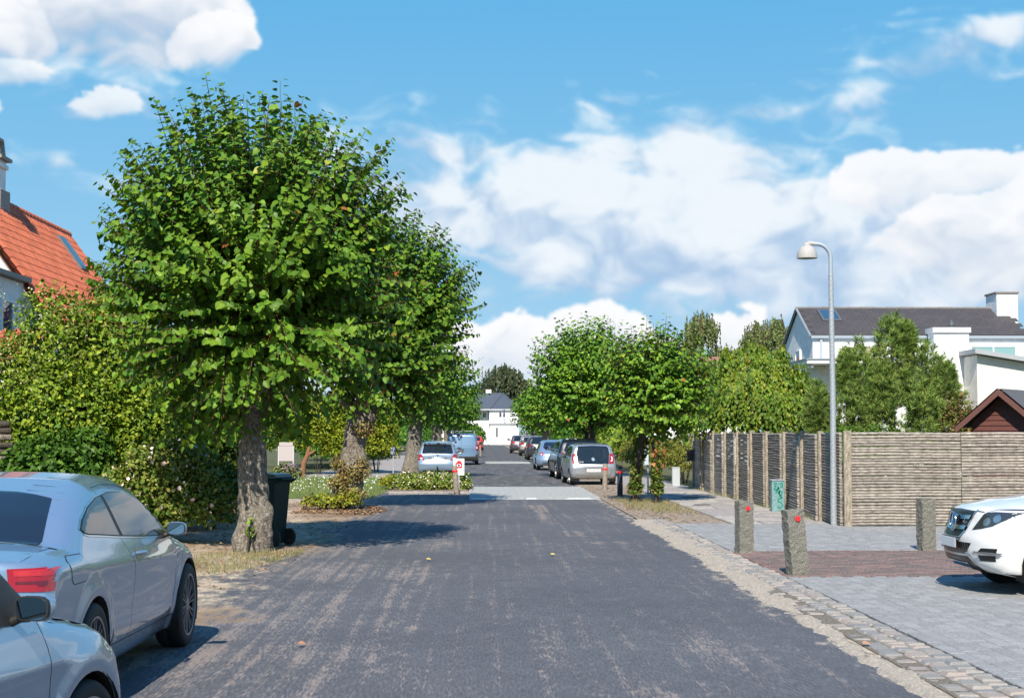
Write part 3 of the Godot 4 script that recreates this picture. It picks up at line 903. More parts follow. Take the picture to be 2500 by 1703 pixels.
func shell(root: Node, B: Body, nm: String, mt: Material, cs: float, holes: Array, off := 0.0) -> MeshInstance3D:
	var b := MB.new()
	var side := Geometry2D.offset_polygon(B.prof, -0.012)[0] as PackedVector2Array
	var sp := B.patch(cut(side, holes), "s", off, cs, 0.22)
	skin(b, sp); skin(b, sp, true)
	var w := B.wm * 1.0
	skin(b, B.patch(P2([-w, 0.02, w, 0.02, w, B.L - 0.02, -w, B.L - 0.02]), "t", off - 0.002, cs, 0.34))
	var yt := 0.0
	for q in B.prof: yt = maxf(yt, q.y)
	skin(b, B.patch(P2([-w, 0.16, w, 0.16, w, yt - 0.03, -w, yt - 0.03]), "r", off - 0.001, cs, 0.3))
	skin(b, B.patch(P2([-w, 0.16, w, 0.16, w, yt - 0.03, -w, yt - 0.03]), "f", off - 0.001, cs, 0.3))
	return part(root, nm, b, mt)

func under(root: Node, B: Body, holes: Array) -> void:
	var b := MB.new()
	var um := 1e9
	for q in B.prof: um = minf(um, q.y)
	b.cbox(Vector3(0, um + 0.06, 0), Vector3(B.wm * 1.5, 0.10, B.L - 0.5))
	for h in holes: # wheel housings
		for s in [-1.0, 1.0]:
			var pts := arc(h[0], h[1], h[2] + 0.005, -25, 205, 16)
			for k in pts.size() - 1:
				var x0: float = s * (B.wm - 0.015); var x1: float = s * (B.wm - 0.34)
				var p := Vector3(x0, pts[k].y, B.L / 2 - pts[k].x); var q := Vector3(x0, pts[k + 1].y, B.L / 2 - pts[k + 1].x)
				b.quad(p, q, Vector3(x1, q.y, q.z), Vector3(x1, p.y, p.z))
			for k in pts.size() - 1:
				var x1: float = s * (B.wm - 0.34)
				b.tri(Vector3(x1, h[1], B.L / 2 - h[0]), Vector3(x1, pts[k].y, B.L / 2 - pts[k].x), Vector3(x1, pts[k + 1].y, B.L / 2 - pts[k + 1].x))
	part(root, "underbody", b, M.black)

func car(nm: String, label: String, S: Dictionary, at: Vector3, turn: float, category := "car") -> Node3D:
	var root := thing(nm, label, category, at, turn, S.get("group", ""))
	var B := Body.new()
	B.L = S.L; B.wm = S.w
	B.prof = P2(S.prof)
	B.cell = S.get("cell", 0.05)
	for key in ["kr", "kf", "crown", "k", "flare", "nose", "tail", "creases", "rr"]:
		if S.has(key): B.set(key, S[key])
	var holes := []
	for u in S.ax: holes.append([u, S.r * 0.98, S.r * S.get("arch", 1.13)])
	B.arches = holes
	B.setup(S.wy)
	var cs: float = S.get("cs", 0.09)
	shell(root, B, "body", S.paint, cs, holes)
	under(root, B, holes)
	for e in S.over: # [name, axis, outline, material, offset, both sides?]
		var pt := B.patch(e[2], e[1], e[4], S.get("ocs", 0.07))
		skinned(root, e[0], pt, e[3])
		if e.size() > 5 and e[5] == 1:
			skinned(root, e[0], pt, e[3], true)
	add_wheels(root, B.L, S.ax, B.wm + S.get("wo", -0.01), S.r, S.get("ww", 0.2), S.rim, S.get("rimm", M.rimsilver))
	S["B"] = B
	return root

func setup_cars() -> void:
	M.rimsilver = mat(Color(0.42, 0.43, 0.45), 0.3, 0.8)
	M.rimblack = mat(grey(0.03), 0.3, 0.3)
	M.silverblue = paint(Color(0.29, 0.40, 0.51), 0.26, 0.62)
	M.silver = paint(Color(0.38, 0.40, 0.42), 0.34, 0.6)
	M.skoda = paint(Color(0.27, 0.36, 0.46), 0.34, 0.55)
	M.vanpaint = paint(Color(0.15, 0.24, 0.36), 0.36, 0.5)
	M.beetle = paint(Color(0.26, 0.35, 0.47), 0.34, 0.55)
	M.navy = paint(Color(0.006, 0.008, 0.014), 0.3)
	M.blackpaint = paint(Color(0.02, 0.018, 0.02), 0.3)
	M.purple = paint(Color(0.06, 0.045, 0.055), 0.35, 0.4)
	M.greypaint = paint(Color(0.33, 0.31, 0.29), 0.35, 0.5)
	M.redpaint = paint(Color(0.52, 0.03, 0.02), 0.35)
	M.whitepaint = paint(Color(0.70, 0.70, 0.69), 0.35)
	M.trim = mat(grey(0.025), 0.55)
	M.headl = mat(Color(0.035, 0.04, 0.048), 0.06)
	M.headl.metallic_specular = 0.8
	M.lampcup = mat(Color(0.50, 0.52, 0.55), 0.22, 0.9)

func half(a: Array) -> PackedVector2Array: return P2(a)

func panels(root: Node, B: Body, holes: Array, S: Dictionary) -> void: # a body of separate panels over a dark inner shell, with real gaps between
	var cs: float = S.cs
	var pm: Material = S.paint
	shell(root, B, "inner_shell", M.black, cs, holes, -0.03)
	var side := cut(Geometry2D.offset_polygon(B.prof, -0.008)[0], holes)
	var rest: Array = [side]
	var doors: Array = S.doors.duplicate()
	doors.reverse()
	for d in doors:
		var grown := Geometry2D.offset_polygon(P2(d), 0.006)[0] as PackedVector2Array
		var nxt := []
		for q in rest:
			for e in Geometry2D.clip_polygons(q, grown):
				if not Geometry2D.is_polygon_clockwise(e): nxt.append(e)
		rest = nxt
		var pt: Array = [PackedVector3Array(), PackedVector3Array()]
		for e in Geometry2D.intersect_polygons(side, P2(d)):
			var g := B.patch(e, "s", 0.0, cs, 0.12)
			pt[0].append_array(g[0]); pt[1].append_array(g[1])
		for f in [false, true]: skinned(root, "door", pt, pm, f)
	for cutu in [[-1.0, S.split, "rear_quarter"], [S.split, 9.0, "front_wing"]]:
		var pt: Array = [PackedVector3Array(), PackedVector3Array()]
		for q in rest:
			for e in Geometry2D.intersect_polygons(q, P2([cutu[0], -1, cutu[1], -1, cutu[1], 3, cutu[0], 3])):
				var g := B.patch(e, "s", 0.0, cs, 0.12)
				pt[0].append_array(g[0]); pt[1].append_array(g[1])
		for f in [false, true]: skinned(root, cutu[2], pt, pm, f)
	for t in S.tops: # [name, u0, u1, half width rear, half width front]
		skinned(root, t[0], B.patch(P2([-t[3], t[1], t[3], t[1], t[4], t[2], -t[4], t[2]]), "t", -0.0015, cs, 0.16), pm)
	var w := B.wm
	skinned(root, "rear_bumper", B.patch(P2([-w, 0.18, w, 0.18, w, S.rear_top, -w, S.rear_top]), "r", -0.001, cs, 0.26), pm)
	skinned(root, "front_bumper", B.patch(P2([-w, 0.18, w, 0.18, w, S.front_top, -w, S.front_top]), "f", -0.001, cs, 0.26), pm)
	# turned-in lips of the wheel arches
	for h in holes:
		for s in [-1.0, 1.0]:
			var lip := MB.new()
			var pts := arc(h[0], h[1], h[2] + 0.001, -12, 192, 30)
			for k in pts.size() - 1:
				var a: Array = B.at(pts[k], "s", 0.0); var c: Array = B.at(pts[k + 1], "s", 0.0)
				var A: Vector3 = a[0] * Vector3(s, 1, 1); var C: Vector3 = c[0] * Vector3(s, 1, 1)
				var o := Vector3(-s * 0.05, 0, 0)
				lip.quad(A, C, C + o, A + o)
			part(root, "arch_lip", lip, M.trim)

func build_coupe() -> void:
	var root := thing("parked_coupe", "silver-blue two-door coupe with black multi-spoke wheels parked behind the nearest car", "car", Vector3(-3.50, 0, -11.38), -0.6)
	var S := {"cs": 0.04, "paint": M.silverblue, "split": 2.5, "rear_top": 0.72, "front_top": 0.66,
		"doors": [[2.04, 0.325, 3.40, 0.31, 3.46, 0.55, 3.46, 0.78, 3.36, 0.93, 3.26, 0.99, 2.92, 1.215, 2.66, 1.30, 2.36, 1.355, 2.05, 1.365, 1.78, 1.355, 1.84, 1.08, 1.91, 0.98, 2.03, 0.87, 2.09, 0.75, 2.07, 0.50], [1.44, 0.10, 3.52, 0.10, 3.52, 0.304, 1.44, 0.326]],
		"tops": [["boot_lid", 0.06, 0.70, 0.66, 0.70], ["roof", 0.712, 3.50, 0.80, 0.82], ["bonnet", 3.512, 4.62, 0.80, 0.70]]}
	var B := Body.new()
	B.L = 4.74; B.wm = 0.895; B.cell = 0.025
	B.prof = P2([0.04, 0.28, 0.0, 0.42, 0.0, 0.60, 0.05, 0.82, 0.10, 1.02, 0.40, 1.06, 0.70, 1.08, 1.0, 1.225, 1.3, 1.345, 1.65, 1.43, 2.05, 1.462, 2.45, 1.44, 2.8, 1.35, 3.2, 1.16, 3.58, 0.985, 3.85, 0.94, 4.25, 0.865, 4.55, 0.76, 4.70, 0.60, 4.74, 0.42, 4.66, 0.24, 4.3, 0.19, 0.3, 0.19])
	B.kr = 0.30; B.kf = 0.42; B.crown = 0.055; B.k = 0.10; B.rr = 0.045; B.flare = 0.022; B.tail = 0.05; B.nose = 0.08
	B.creases = [[0.2, 0.95, 3.7, 0.73, 0.012, 0.06], [1.3, 0.44, 3.6, 0.36, 0.014, 0.06]]
	var holes := [[1.09, 0.335, 0.375], [3.90, 0.335, 0.375]]
	B.arches = holes
	B.setup([[0.0, 0.86], [0.2, 0.90], [0.35, 0.955], [0.6, 0.99], [0.82, 1.0], [0.93, 0.975], [1.03, 0.93], [1.25, 0.82], [1.36, 0.745], [1.46, 0.65]])
	panels(root, B, holes, S)
	under(root, B, holes)
	var dlo := P2([1.08, 1.125, 1.2, 1.185, 1.42, 1.255, 1.7, 1.305, 2.05, 1.328, 2.35, 1.318, 2.65, 1.268, 2.9, 1.188, 3.1, 1.085, 3.24, 0.97, 3.2, 0.93, 2.5, 0.97, 1.87, 1.015, 1.4, 1.055, 1.2, 1.07, 1.12, 1.085])
	var trim := B.patch(dlo, "s", 0.003, 0.05)
	var inner := Geometry2D.offset_polygon(dlo, -0.016)[0] as PackedVector2Array
	var parts2 := Geometry2D.clip_polygons(inner, P2([1.88, 0.9, 1.96, 0.9, 1.90, 1.19, 1.84, 1.45, 1.78, 1.45, 1.83, 1.19]))
	for f in [false, true]:
		var tr := skinned(root, "window_trim", trim, M.chrome, f)
		var fr := B.patch(Geometry2D.offset_polygon(dlo, -0.010)[0], "s", 0.0045, 0.05)
		skinned(tr, "window_seal", fr, M.trim, f)
		for q in parts2: skinned(root, "side_window", B.patch(q, "s", 0.007, 0.05), M.glass, f)
	skinned(root, "rear_window", B.patch(P2([-0.62, 0.73, 0.62, 0.73, 0.63, 0.8, 0.54, 1.28, 0.3, 1.34, -0.3, 1.34, -0.54, 1.28, -0.63, 0.8]), "t", 0.003, 0.05), M.glass)
	skinned(root, "windscreen", B.patch(P2([-0.54, 2.68, 0.54, 2.68, 0.70, 3.48, -0.70, 3.48]), "t", 0.003, 0.05), M.glass)
	for f in [false, true]:
		var tl := MB.new()
		skin(tl, B.patch(P2([0.26, 0.835, 0.29, 0.86, 0.37, 0.925, 0.35, 0.945, 0.26, 0.953]), "s", 0.007, 0.012), f)
		skin(tl, B.patch(P2([0.64, 0.832, 0.85, 0.822, 0.85, 0.958, 0.62, 0.958]), "r", 0.006, 0.015, 0.3), f)
		var lampm := part(root, "tail_light", tl, M.lamp_red)
		skinned(lampm, "upper_lens", B.patch(P2([0.66, 0.915, 0.84, 0.912, 0.84, 0.948, 0.65, 0.948]), "r", 0.009, 0.015), M.lamp_bright, f)
		skinned(lampm, "middle_lens", B.patch(P2([0.67, 0.872, 0.82, 0.868, 0.82, 0.885, 0.67, 0.888]), "r", 0.009, 0.015), M.lamp_dark, f)
		skinned(lampm, "reflector", B.patch(P2([0.24, 0.858, 0.27, 0.858, 0.29, 0.878, 0.24, 0.882]), "s", 0.010, 0.015), M.lamp_dark, f)
		# fuel flap
		if not f:
			var ring := P2([0.66, 0.82, 0.90, 0.82, 0.94, 0.85, 0.94, 0.96, 0.90, 0.99, 0.66, 0.995, 0.62, 0.97, 0.62, 0.85])
			skinned(root, "flap_gap", B.patch(ring, "s", 0.0012, 0.03), M.trim)
			skinned(root, "fuel_flap", B.patch(Geometry2D.offset_polygon(ring, -0.006)[0], "s", 0.0022, 0.03), M.silverblue)
		# door handle
		var hb: Array = B.at(Vector2(2.24, 0.885), "s", 0.0)
		var rec := skinned(root, "handle_recess", B.patch(P2([2.12, 0.85, 2.22, 0.835, 2.30, 0.86, 2.28, 0.915, 2.18, 0.93, 2.12, 0.905]), "s", 0.0015, 0.03), M.greypaint, f)
		var hm := MB.new()
		var sx := -1.0 if f else 1.0
		hm.tube([hb[0] * Vector3(sx, 1, 1) + Vector3(-sx * 0.01, 0.005, 0.10), hb[0] * Vector3(sx, 1, 1) + Vector3(sx * 0.028, 0.008, 0.07), hb[0] * Vector3(sx, 1, 1) + Vector3(sx * 0.034, 0.004, -0.02), hb[0] * Vector3(sx, 1, 1) + Vector3(sx * 0.026, 0.0, -0.09), hb[0] * Vector3(sx, 1, 1) + Vector3(-sx * 0.01, 0.0, -0.12)], [0.012, 0.016, 0.017, 0.016, 0.012], 8)
		part(root, "door_handle", hm, M.silverblue)
		door_mirror(root, (B.at(Vector2(3.10, 0.945), "s", 0.0)[0] as Vector3) * Vector3(sx, 1, 1), sx, M.silverblue, 0.72)
	add_wheels(root, B.L, [1.09, 3.90], 0.895, 0.335, 0.235, rim_mesh(0.335, 0.235, 20, 0.0055, false), mat(Color(0.30, 0.30, 0.31), 0.3, 0.8))
	text3d(root, "badge", "C 220", 0.035, Vector3(0.45, 0.95, 2.32), M.chrome)
	root.scale = Vector3(1.07, 1.07, 1.07)

func build_near_hatch() -> void:
	var root := thing("parked_hatchback", "pale silver-blue hatchback cut off at the bottom left corner of the frame", "car", Vector3(-3.02, 0, -6.30), -12.0)
	var S := {"cs": 0.045, "paint": M.silverblue, "split": 2.0, "rear_top": 0.8, "front_top": 0.62,
		"doors": [[1.15, 0.10, 2.06, 0.10, 2.06, 1.50, 1.55, 1.50, 1.05, 0.95, 1.0, 0.7], [2.09, 0.10, 2.84, 0.10, 2.90, 0.55, 2.88, 0.82, 2.80, 1.03, 2.50, 1.29, 2.25, 1.49, 2.09, 1.53]],
		"tops": [["roof", 0.25, 3.05, 0.74, 0.80], ["bonnet", 3.062, 3.95, 0.76, 0.68]]}
	var B := Body.new()
	B.L = 4.05; B.wm = 0.88; B.cell = 0.03
	B.prof = P2([0.05, 0.26, 0.0, 0.45, 0.03, 0.75, 0.10, 0.95, 0.36, 1.48, 0.70, 1.60, 1.3, 1.65, 1.85, 1.645, 2.22, 1.59, 2.62, 1.31, 3.05, 1.01, 3.35, 0.95, 3.7, 0.88, 3.92, 0.76, 4.03, 0.58, 4.05, 0.40, 3.98, 0.22, 3.7, 0.18, 0.3, 0.18])
	B.kr = 0.16; B.kf = 0.42; B.crown = 0.05; B.k = 0.10; B.flare = 0.024; B.nose = 0.07
	B.creases = [[0.3, 0.80, 3.5, 0.74, 0.012, 0.045]]
	var holes := [[0.70, 0.31, 0.35], [3.30, 0.31, 0.35]]
	B.arches = holes
	B.setup([[0.0, 0.88], [0.2, 0.92], [0.4, 0.97], [0.7, 1.0], [0.86, 0.985], [0.95, 0.945], [1.2, 0.87], [1.48, 0.765], [1.7, 0.68]])
	panels(root, B, holes, S)
	under(root, B, holes)
	for f in [false, true]:
		var sx := -1.0 if f else 1.0
		var dlo := P2([0.60, 1.04, 0.8, 1.36, 1.2, 1.49, 1.8, 1.505, 2.16, 1.455, 2.46, 1.28, 2.82, 1.03, 2.86, 0.965, 2.0, 0.965, 0.65, 0.99])
		var _sl := skinned(root, "window_seal", B.patch(dlo, "s", 0.003, 0.05), M.trim, f)
		skinned(root, "side_window", B.patch(P2([2.11, 0.985, 2.46, 0.98, 2.47, 1.22, 2.11, 1.42]), "s", 0.006, 0.05), M.glass, f)
		skinned(root, "side_window", B.patch(P2([1.10, 1.0, 2.03, 0.99, 2.03, 1.42, 1.75, 1.455, 1.3, 1.455, 1.10, 1.40]), "s", 0.006, 0.05), M.glass, f)
		door_mirror(root, (B.at(Vector2(2.62, 0.975), "s", 0.0)[0] as Vector3) * Vector3(sx, 1, 1), sx, M.silverblue, 0.84)
	skinned(root, "windscreen", B.patch(P2([-0.55, 2.27, 0.55, 2.27, 0.70, 3.0, -0.70, 3.0]), "t", 0.003, 0.05), M.glass)
	skinned(root, "rear_window", B.patch(sym([0.0, 0.98, 0.58, 0.98, 0.50, 1.34, 0.0, 1.36]), "r", 0.003, 0.06), M.glass)
	for f in [false, true]: skinned(root, "tail_light", B.patch(P2([0.5, 0.8, 0.8, 0.8, 0.78, 1.0, 0.6, 1.0]), "r", 0.004, 0.05), M.lamp_red, f)
	add_wheels(root, B.L, [0.70, 3.30], 0.87, 0.31, 0.21, rim_mesh(0.31, 0.21, 10, 0.02, false), M.rimsilver)
	root.scale = Vector3(1.0, 1.03, 1.0)

func build_suv() -> void:
	var S := {"L": 4.54, "w": 0.92, "r": 0.365, "ax": [0.85, 3.62], "ww": 0.24, "cell": 0.025, "cs": 0.04, "ocs": 0.03, "arch": 1.14, "paint": M.whitepaint, "kr": 0.12, "kf": 0.34, "crown": 0.05, "k": 0.09, "flare": 0.02, "nose": 0.03, "rr": 0.05,
		"prof": [0.04, 0.35, 0.0, 0.6, 0.06, 1.0, 0.30, 1.55, 0.6, 1.65, 1.6, 1.67, 2.3, 1.63, 2.75, 1.45, 3.25, 1.16, 3.5, 1.13, 4.0, 1.075, 4.30, 1.02, 4.42, 0.965, 4.48, 0.80, 4.535, 0.66, 4.54, 0.52, 4.50, 0.38, 4.40, 0.30, 4.15, 0.26, 0.4, 0.26],
		"wy": [[0.0, 0.88], [0.3, 0.93], [0.5, 0.985], [0.75, 1.0], [0.95, 0.985], [1.08, 0.95], [1.3, 0.86], [1.6, 0.76], [1.8, 0.70]], "rim": rim_mesh(0.365, 0.24, 10, 0.022, false), "over": []}
	var dark := mat(grey(0.012), 0.25)
	S.over = [
		["grille", "f", sym([0.0, 0.655, 0.24, 0.655, 0.33, 0.73, 0.42, 0.955, 0.0, 0.965]), dark, 0.003],
		["headlight", "f", P2([0.46, 0.745, 0.60, 0.765, 0.74, 0.80, 0.86, 0.875, 0.93, 0.98, 0.84, 0.995, 0.66, 0.985, 0.575, 0.93]), M.headl, 0.004, 1],
		["lower_grille", "f", sym([0.0, 0.47, 0.34, 0.475, 0.42, 0.50, 0.50, 0.60, 0.0, 0.60]), dark, 0.003],
		["fog_light_recess", "f", P2([0.62, 0.41, 0.82, 0.415, 0.85, 0.56, 0.66, 0.555, 0.60, 0.50]), dark, 0.003, 1],
		["front_skirt", "f", sym([0.0, 0.28, 0.55, 0.28, 0.52, 0.36, 0.42, 0.445, 0.0, 0.44]), dark, 0.003],
		["windscreen", "t", P2([-0.6, 2.42, 0.6, 2.42, 0.72, 3.2, -0.72, 3.2]), M.glass, 0.003],
		["side_window", "s", P2([0.9, 1.14, 1.1, 1.5, 2.1, 1.56, 2.5, 1.45, 3.0, 1.15]), M.glass, 0.003, 1],
		["rear_window", "r", sym([0, 1.1, 0.62, 1.1, 0.52, 1.5, 0, 1.52]), M.glass, 0.003],
		["bonnet_gap", "f", P2([0.43, 0.954, 0.56, 0.946, 0.56, 0.954, 0.43, 0.962]), M.trim, 0.002, 1]]
	var root := car("parked_suv", "white sport utility car with chrome grille nosing in at the right edge", S, Vector3(7.78, 0, -17.2), 90.0)
	var B: Body = S.B
	# chrome of the grille: two bars, surround and star in a ring
	for y in [0.725, 0.845]:
		skinned(root, "grille_bar", B.patch(sym([0.0, y, 0.33 + (y - 0.72) * 0.3, y + 0.01, 0.345 + (y - 0.72) * 0.3, y + 0.055, 0.0, y + 0.05]), "f", 0.026, 0.03), M.chrome)
	skinned(root, "grille_surround", B.patch(P2([0.0, 0.635, 0.25, 0.635, 0.35, 0.725, 0.445, 0.965, 0.425, 0.965, 0.335, 0.74, 0.24, 0.657, 0.0, 0.657]), "f", 0.012, 0.03), M.chrome)
	skinned(root, "grille_surround", B.patch(P2([0.0, 0.635, 0.25, 0.635, 0.35, 0.725, 0.445, 0.965, 0.425, 0.965, 0.335, 0.74, 0.24, 0.657, 0.0, 0.657]), "f", 0.012, 0.03), M.chrome, true)
	var c: Vector3 = B.at(Vector2(0, 0.805), "f", 0.045)[0]
	var ring := MB.new()
	var pts := []; var rr := []
	for k in 33:
		var a := TAU * k / 32
		pts.append(c + Vector3(cos(a) * 0.105, sin(a) * 0.105, 0)); rr.append(0.014)
	ring.tube(pts, rr, 8, false)
	var em := part(root, "emblem", ring, M.chrome)
	var st := MB.new()
	for k in 3:
		var a := PI / 2 + TAU * k / 3
		var t := c + Vector3(cos(a), sin(a), 0) * 0.10
		var l := c + Vector3(cos(a + PI / 3), sin(a + PI / 3), 0) * 0.022
		var r := c + Vector3(cos(a - PI / 3), sin(a - PI / 3), 0) * 0.022
		var m := c + Vector3(0, 0, -0.022)
		st.tri(t, m, l); st.tri(t, r, m); st.tri(t, l, r)
	part(em, "star", st, M.chrome)
	var back := MB.new()
	back.xf = Transform3D(Basis(Vector3(1, 0, 0), -PI / 2), c + Vector3(0, 0, 0.012))
	back.lathe([Vector2(0.11, 0.0), Vector2(0.0, 0.004)], 24)
	part(em, "emblem_disc", back, M.dark)
	# mesh of thin ribs in the lower grille, bright strip under it, fog lamp bars
	for k in 9:
		var x := 0.06 + k * 0.05
		for f in [false, true]: skinned(root, "grille_rib", B.patch(P2([x, 0.485, x + 0.006, 0.485, x - 0.024, 0.592, x - 0.030, 0.592]), "f", 0.008, 0.06), M.rimsilver, f)
	for f in [false, true]:
		skinned(root, "chrome_strip", B.patch(P2([0.0, 0.444, 0.42, 0.45, 0.53, 0.36, 0.545, 0.36, 0.44, 0.472, 0.0, 0.466]), "f", 0.010, 0.03), M.chrome, f)
		skinned(root, "skid_plate", B.patch(P2([0.0, 0.33, 0.40, 0.33, 0.36, 0.375, 0.0, 0.375]), "f", 0.010, 0.03), M.chrome, f)
		skinned(root, "fog_light_bar", B.patch(P2([0.53, 0.478, 0.86, 0.485, 0.88, 0.515, 0.56, 0.515]), "f", 0.022, 0.03), M.chrome, f)
		# inside the headlight: lamps and a bright upper strip
		skinned(root, "headlight_strip", B.patch(P2([0.62, 0.945, 0.70, 0.955, 0.89, 0.955, 0.90, 0.975, 0.68, 0.975]), "f", 0.007, 0.03), M.lamp_clear, f)
		for q in [[0.655, 0.845, 0.048], [0.775, 0.885, 0.045]]:
			skinned(root, "headlight_lamp", B.patch(arc(q[0], q[1], q[2], 0, 342, 19), "f", 0.007, 0.03), M.lampcup, f)
	var pb := Basis(Vector3(0, 1, 0), PI)
	plate(root, "", B.at(Vector2(0, 0.585), "f", 0.03)[0], pb)
	for sx in [-1.0, 1.0]:
		door_mirror(root, (B.at(Vector2(2.85, 1.16), "s", 0.0)[0] as Vector3) * Vector3(sx, 1, 1), sx, M.whitepaint, 1.2)

func simple_cars() -> void:
	var wy0 := [[0.0, 0.90], [0.25, 0.94], [0.5, 0.985], [0.75, 1.0], [0.92, 0.97], [1.2, 0.87], [1.4, 0.79], [1.6, 0.72]]
	var rs := rim_mesh(0.3, 0.19, 10, 0.02, true)
	# small silver city car, rear three-quarter
	var S := {"L": 3.54, "w": 0.82, "r": 0.29, "ax": [0.47, 2.89], "ww": 0.175, "paint": M.silver, "cs": 0.07, "ocs": 0.06, "kr": 0.09, "kf": 0.25, "crown": 0.05, "k": 0.12, "rr": 0.05, "flare": 0.015, "rim": rim_mesh(0.29, 0.175, 8, 0.025, true),
		"prof": [0.06, 0.27, 0.0, 0.40, 0.0, 0.66, 0.06, 0.80, 0.12, 0.95, 0.26, 1.34, 0.36, 1.43, 0.9, 1.48, 1.7, 1.475, 2.1, 1.41, 2.85, 1.0, 3.2, 0.93, 3.45, 0.8, 3.54, 0.55, 3.5, 0.28, 3.3, 0.2, 0.25, 0.2], "wy": wy0,
		"over": [["tailgate_glass", "r", sym([0.0, 0.74, 0.54, 0.74, 0.55, 0.80, 0.57, 1.02, 0.585, 1.10, 0.55, 1.30, 0.50, 1.365, 0.0, 1.385]), M.glass, 0.004],
			["tail_light", "r", P2([0.555, 0.75, 0.72, 0.76, 0.745, 0.92, 0.73, 1.08, 0.60, 1.115, 0.575, 0.95]), M.lamp_red, 0.006, 1],
			["reversing_light", "r", P2([0.61, 0.83, 0.68, 0.84, 0.695, 0.93, 0.68, 1.01, 0.63, 1.01, 0.66, 0.93]), M.lamp_clear, 0.009, 1],
			["bumper_gap", "r", sym([0.0, 0.575, 0.30, 0.575, 0.34, 0.585, 0.3, 0.593, 0.0, 0.593]), M.trim, 0.003],
			["bumper_edge", "r", P2([0.0, 0.345, 0.56, 0.345, 0.63, 0.40, 0.65, 0.56, 0.64, 0.56, 0.62, 0.41, 0.55, 0.36, 0.0, 0.36]), M.chrome, 0.002, 1],
			["side_window", "s", P2([0.42, 0.97, 0.50, 1.25, 0.72, 1.36, 1.15, 1.39, 1.15, 0.95]), M.glass, 0.004, 1],
			["side_window", "s", P2([1.22, 0.94, 1.22, 1.385, 1.75, 1.375, 2.05, 1.31, 2.62, 0.98, 2.6, 0.92]), M.glass, 0.004, 1],
			["door_gap", "s", P2([1.16, 0.28, 1.175, 0.28, 1.195, 0.94, 1.18, 0.94]), M.trim, 0.002, 1],
			["windscreen", "t", P2([-0.52, 2.1, 0.52, 2.1, 0.66, 2.78, -0.66, 2.78]), M.glass, 0.004]]}
	var root := car("small_car", "small silver city car with black glass tailgate, nearest of the cars parked on the right", S, Vector3(3.90, 0, -53.6), 3.0)
	var B: Body = S.B
	plate(root, "EG 49 152", B.at(Vector2(0, 0.52), "r", 0.012)[0])
	var p: Vector3 = B.at(Vector2(0, 0.905), "r", 0.012)[0]
	var e := MB.new()
	e.xf = Transform3D(Basis(Vector3(1, 0, 0), PI / 2 - 0.25), p)
	e.lathe([Vector2(0.065, -0.006), Vector2(0.065, 0.004), Vector2(0.055, 0.005), Vector2(0.053, 0.0), Vector2(0.0, 0.001)], 24)
	var em := part(root, "emblem", e, M.chrome)
	text3d(em, "emblem_letters", "V", 0.045, p + Vector3(0, 0.018, 0.012), M.white, Basis(Vector3(1, 0, 0), -0.25))
	text3d(em, "emblem_letters", "W", 0.045, p + Vector3(0, -0.02, 0.022), M.white, Basis(Vector3(1, 0, 0), -0.25))
	var wp := MB.new()
	var q: Vector3 = B.at(Vector2(0, 1.0), "r", 0.012)[0]
	wp.tube([q, q + Vector3(0.12, 0.005, 0.0), B.at(Vector2(0.26, 1.005), "r", 0.012)[0]], [0.012, 0.009, 0.006], 6)
	part(root, "wiper", wp, M.black)
	text3d(root, "tailgate_badge", "e-up", 0.05, B.at(Vector2(-0.42, 0.82), "r", 0.012)[0], M.white, Basis(Vector3(1, 0, 0), -0.2))
	for sx in [-1.0, 1.0]: door_mirror(root, (B.at(Vector2(2.35, 0.95), "s", 0.0)[0] as Vector3) * Vector3(sx, 1, 1), sx, M.silver, 1.0)
	# pale blue estate car on the left
	S = {"L": 4.25, "w": 0.83, "r": 0.30, "ax": [0.85, 3.3], "paint": M.skoda, "cs": 0.08, "kr": 0.12, "kf": 0.3, "k": 0.10, "rim": rs,
		"prof": [0.06, 0.26, 0.0, 0.40, 0.0, 0.62, 0.08, 0.72, 0.10, 0.95, 0.30, 1.34, 0.42, 1.43, 1.2, 1.50, 2.0, 1.49, 2.4, 1.43, 3.05, 1.03, 3.9, 0.85, 4.2, 0.65, 4.25, 0.4, 4.1, 0.2, 0.3, 0.2], "wy": wy0,
		"over": [["rear_window", "r", sym([0.0, 0.985, 0.60, 0.985, 0.635, 1.02, 0.575, 1.30, 0.53, 1.36, 0.0, 1.385]), M.glass, 0.004],
			["tail_light", "r", P2([0.52, 0.70, 0.80, 0.72, 0.83, 0.86, 0.77, 0.95, 0.655, 0.955, 0.60, 0.86]), M.lamp_red, 0.005, 1],
			["tail_light_lens", "r", P2([0.60, 0.78, 0.72, 0.79, 0.73, 0.83, 0.62, 0.83]), M.lamp_clear, 0.008, 1],
			["plate_recess", "r", sym([0.0, 0.67, 0.36, 0.67, 0.42, 0.83, 0.0, 0.835]), M.greypaint, 0.002],
			["boot_handle", "r", sym([0.0, 0.80, 0.40, 0.80, 0.41, 0.825, 0.0, 0.828]), M.trim, 0.004],
			["tailgate_gap", "r", sym([0.0, 0.612, 0.62, 0.615, 0.62, 0.623, 0.0, 0.62]), M.trim, 0.002],
			["lower_bumper", "r", sym([0.0, 0.24, 0.62, 0.24, 0.6, 0.32, 0.0, 0.31]), M.trim, 0.003],
			["side_window", "s", P2([0.55, 1.02, 0.7, 1.3, 1.4, 1.40, 2.1, 1.38, 2.8, 1.03]), M.glass, 0.003, 1]]}
	root = car("estate_car", "pale blue estate car with red tail lights parked behind the flower bed on the left", S, Vector3(-1.74, 0, -62.6), 0.0)
	B = S.B
	plate(root, "AN 26 926", B.at(Vector2(0, 0.735), "r", 0.012)[0])
	p = B.at(Vector2(0, 0.90), "r", 0.008)[0]
	e = MB.new()
	e.xf = Transform3D(Basis(Vector3(1, 0, 0), PI / 2), p)
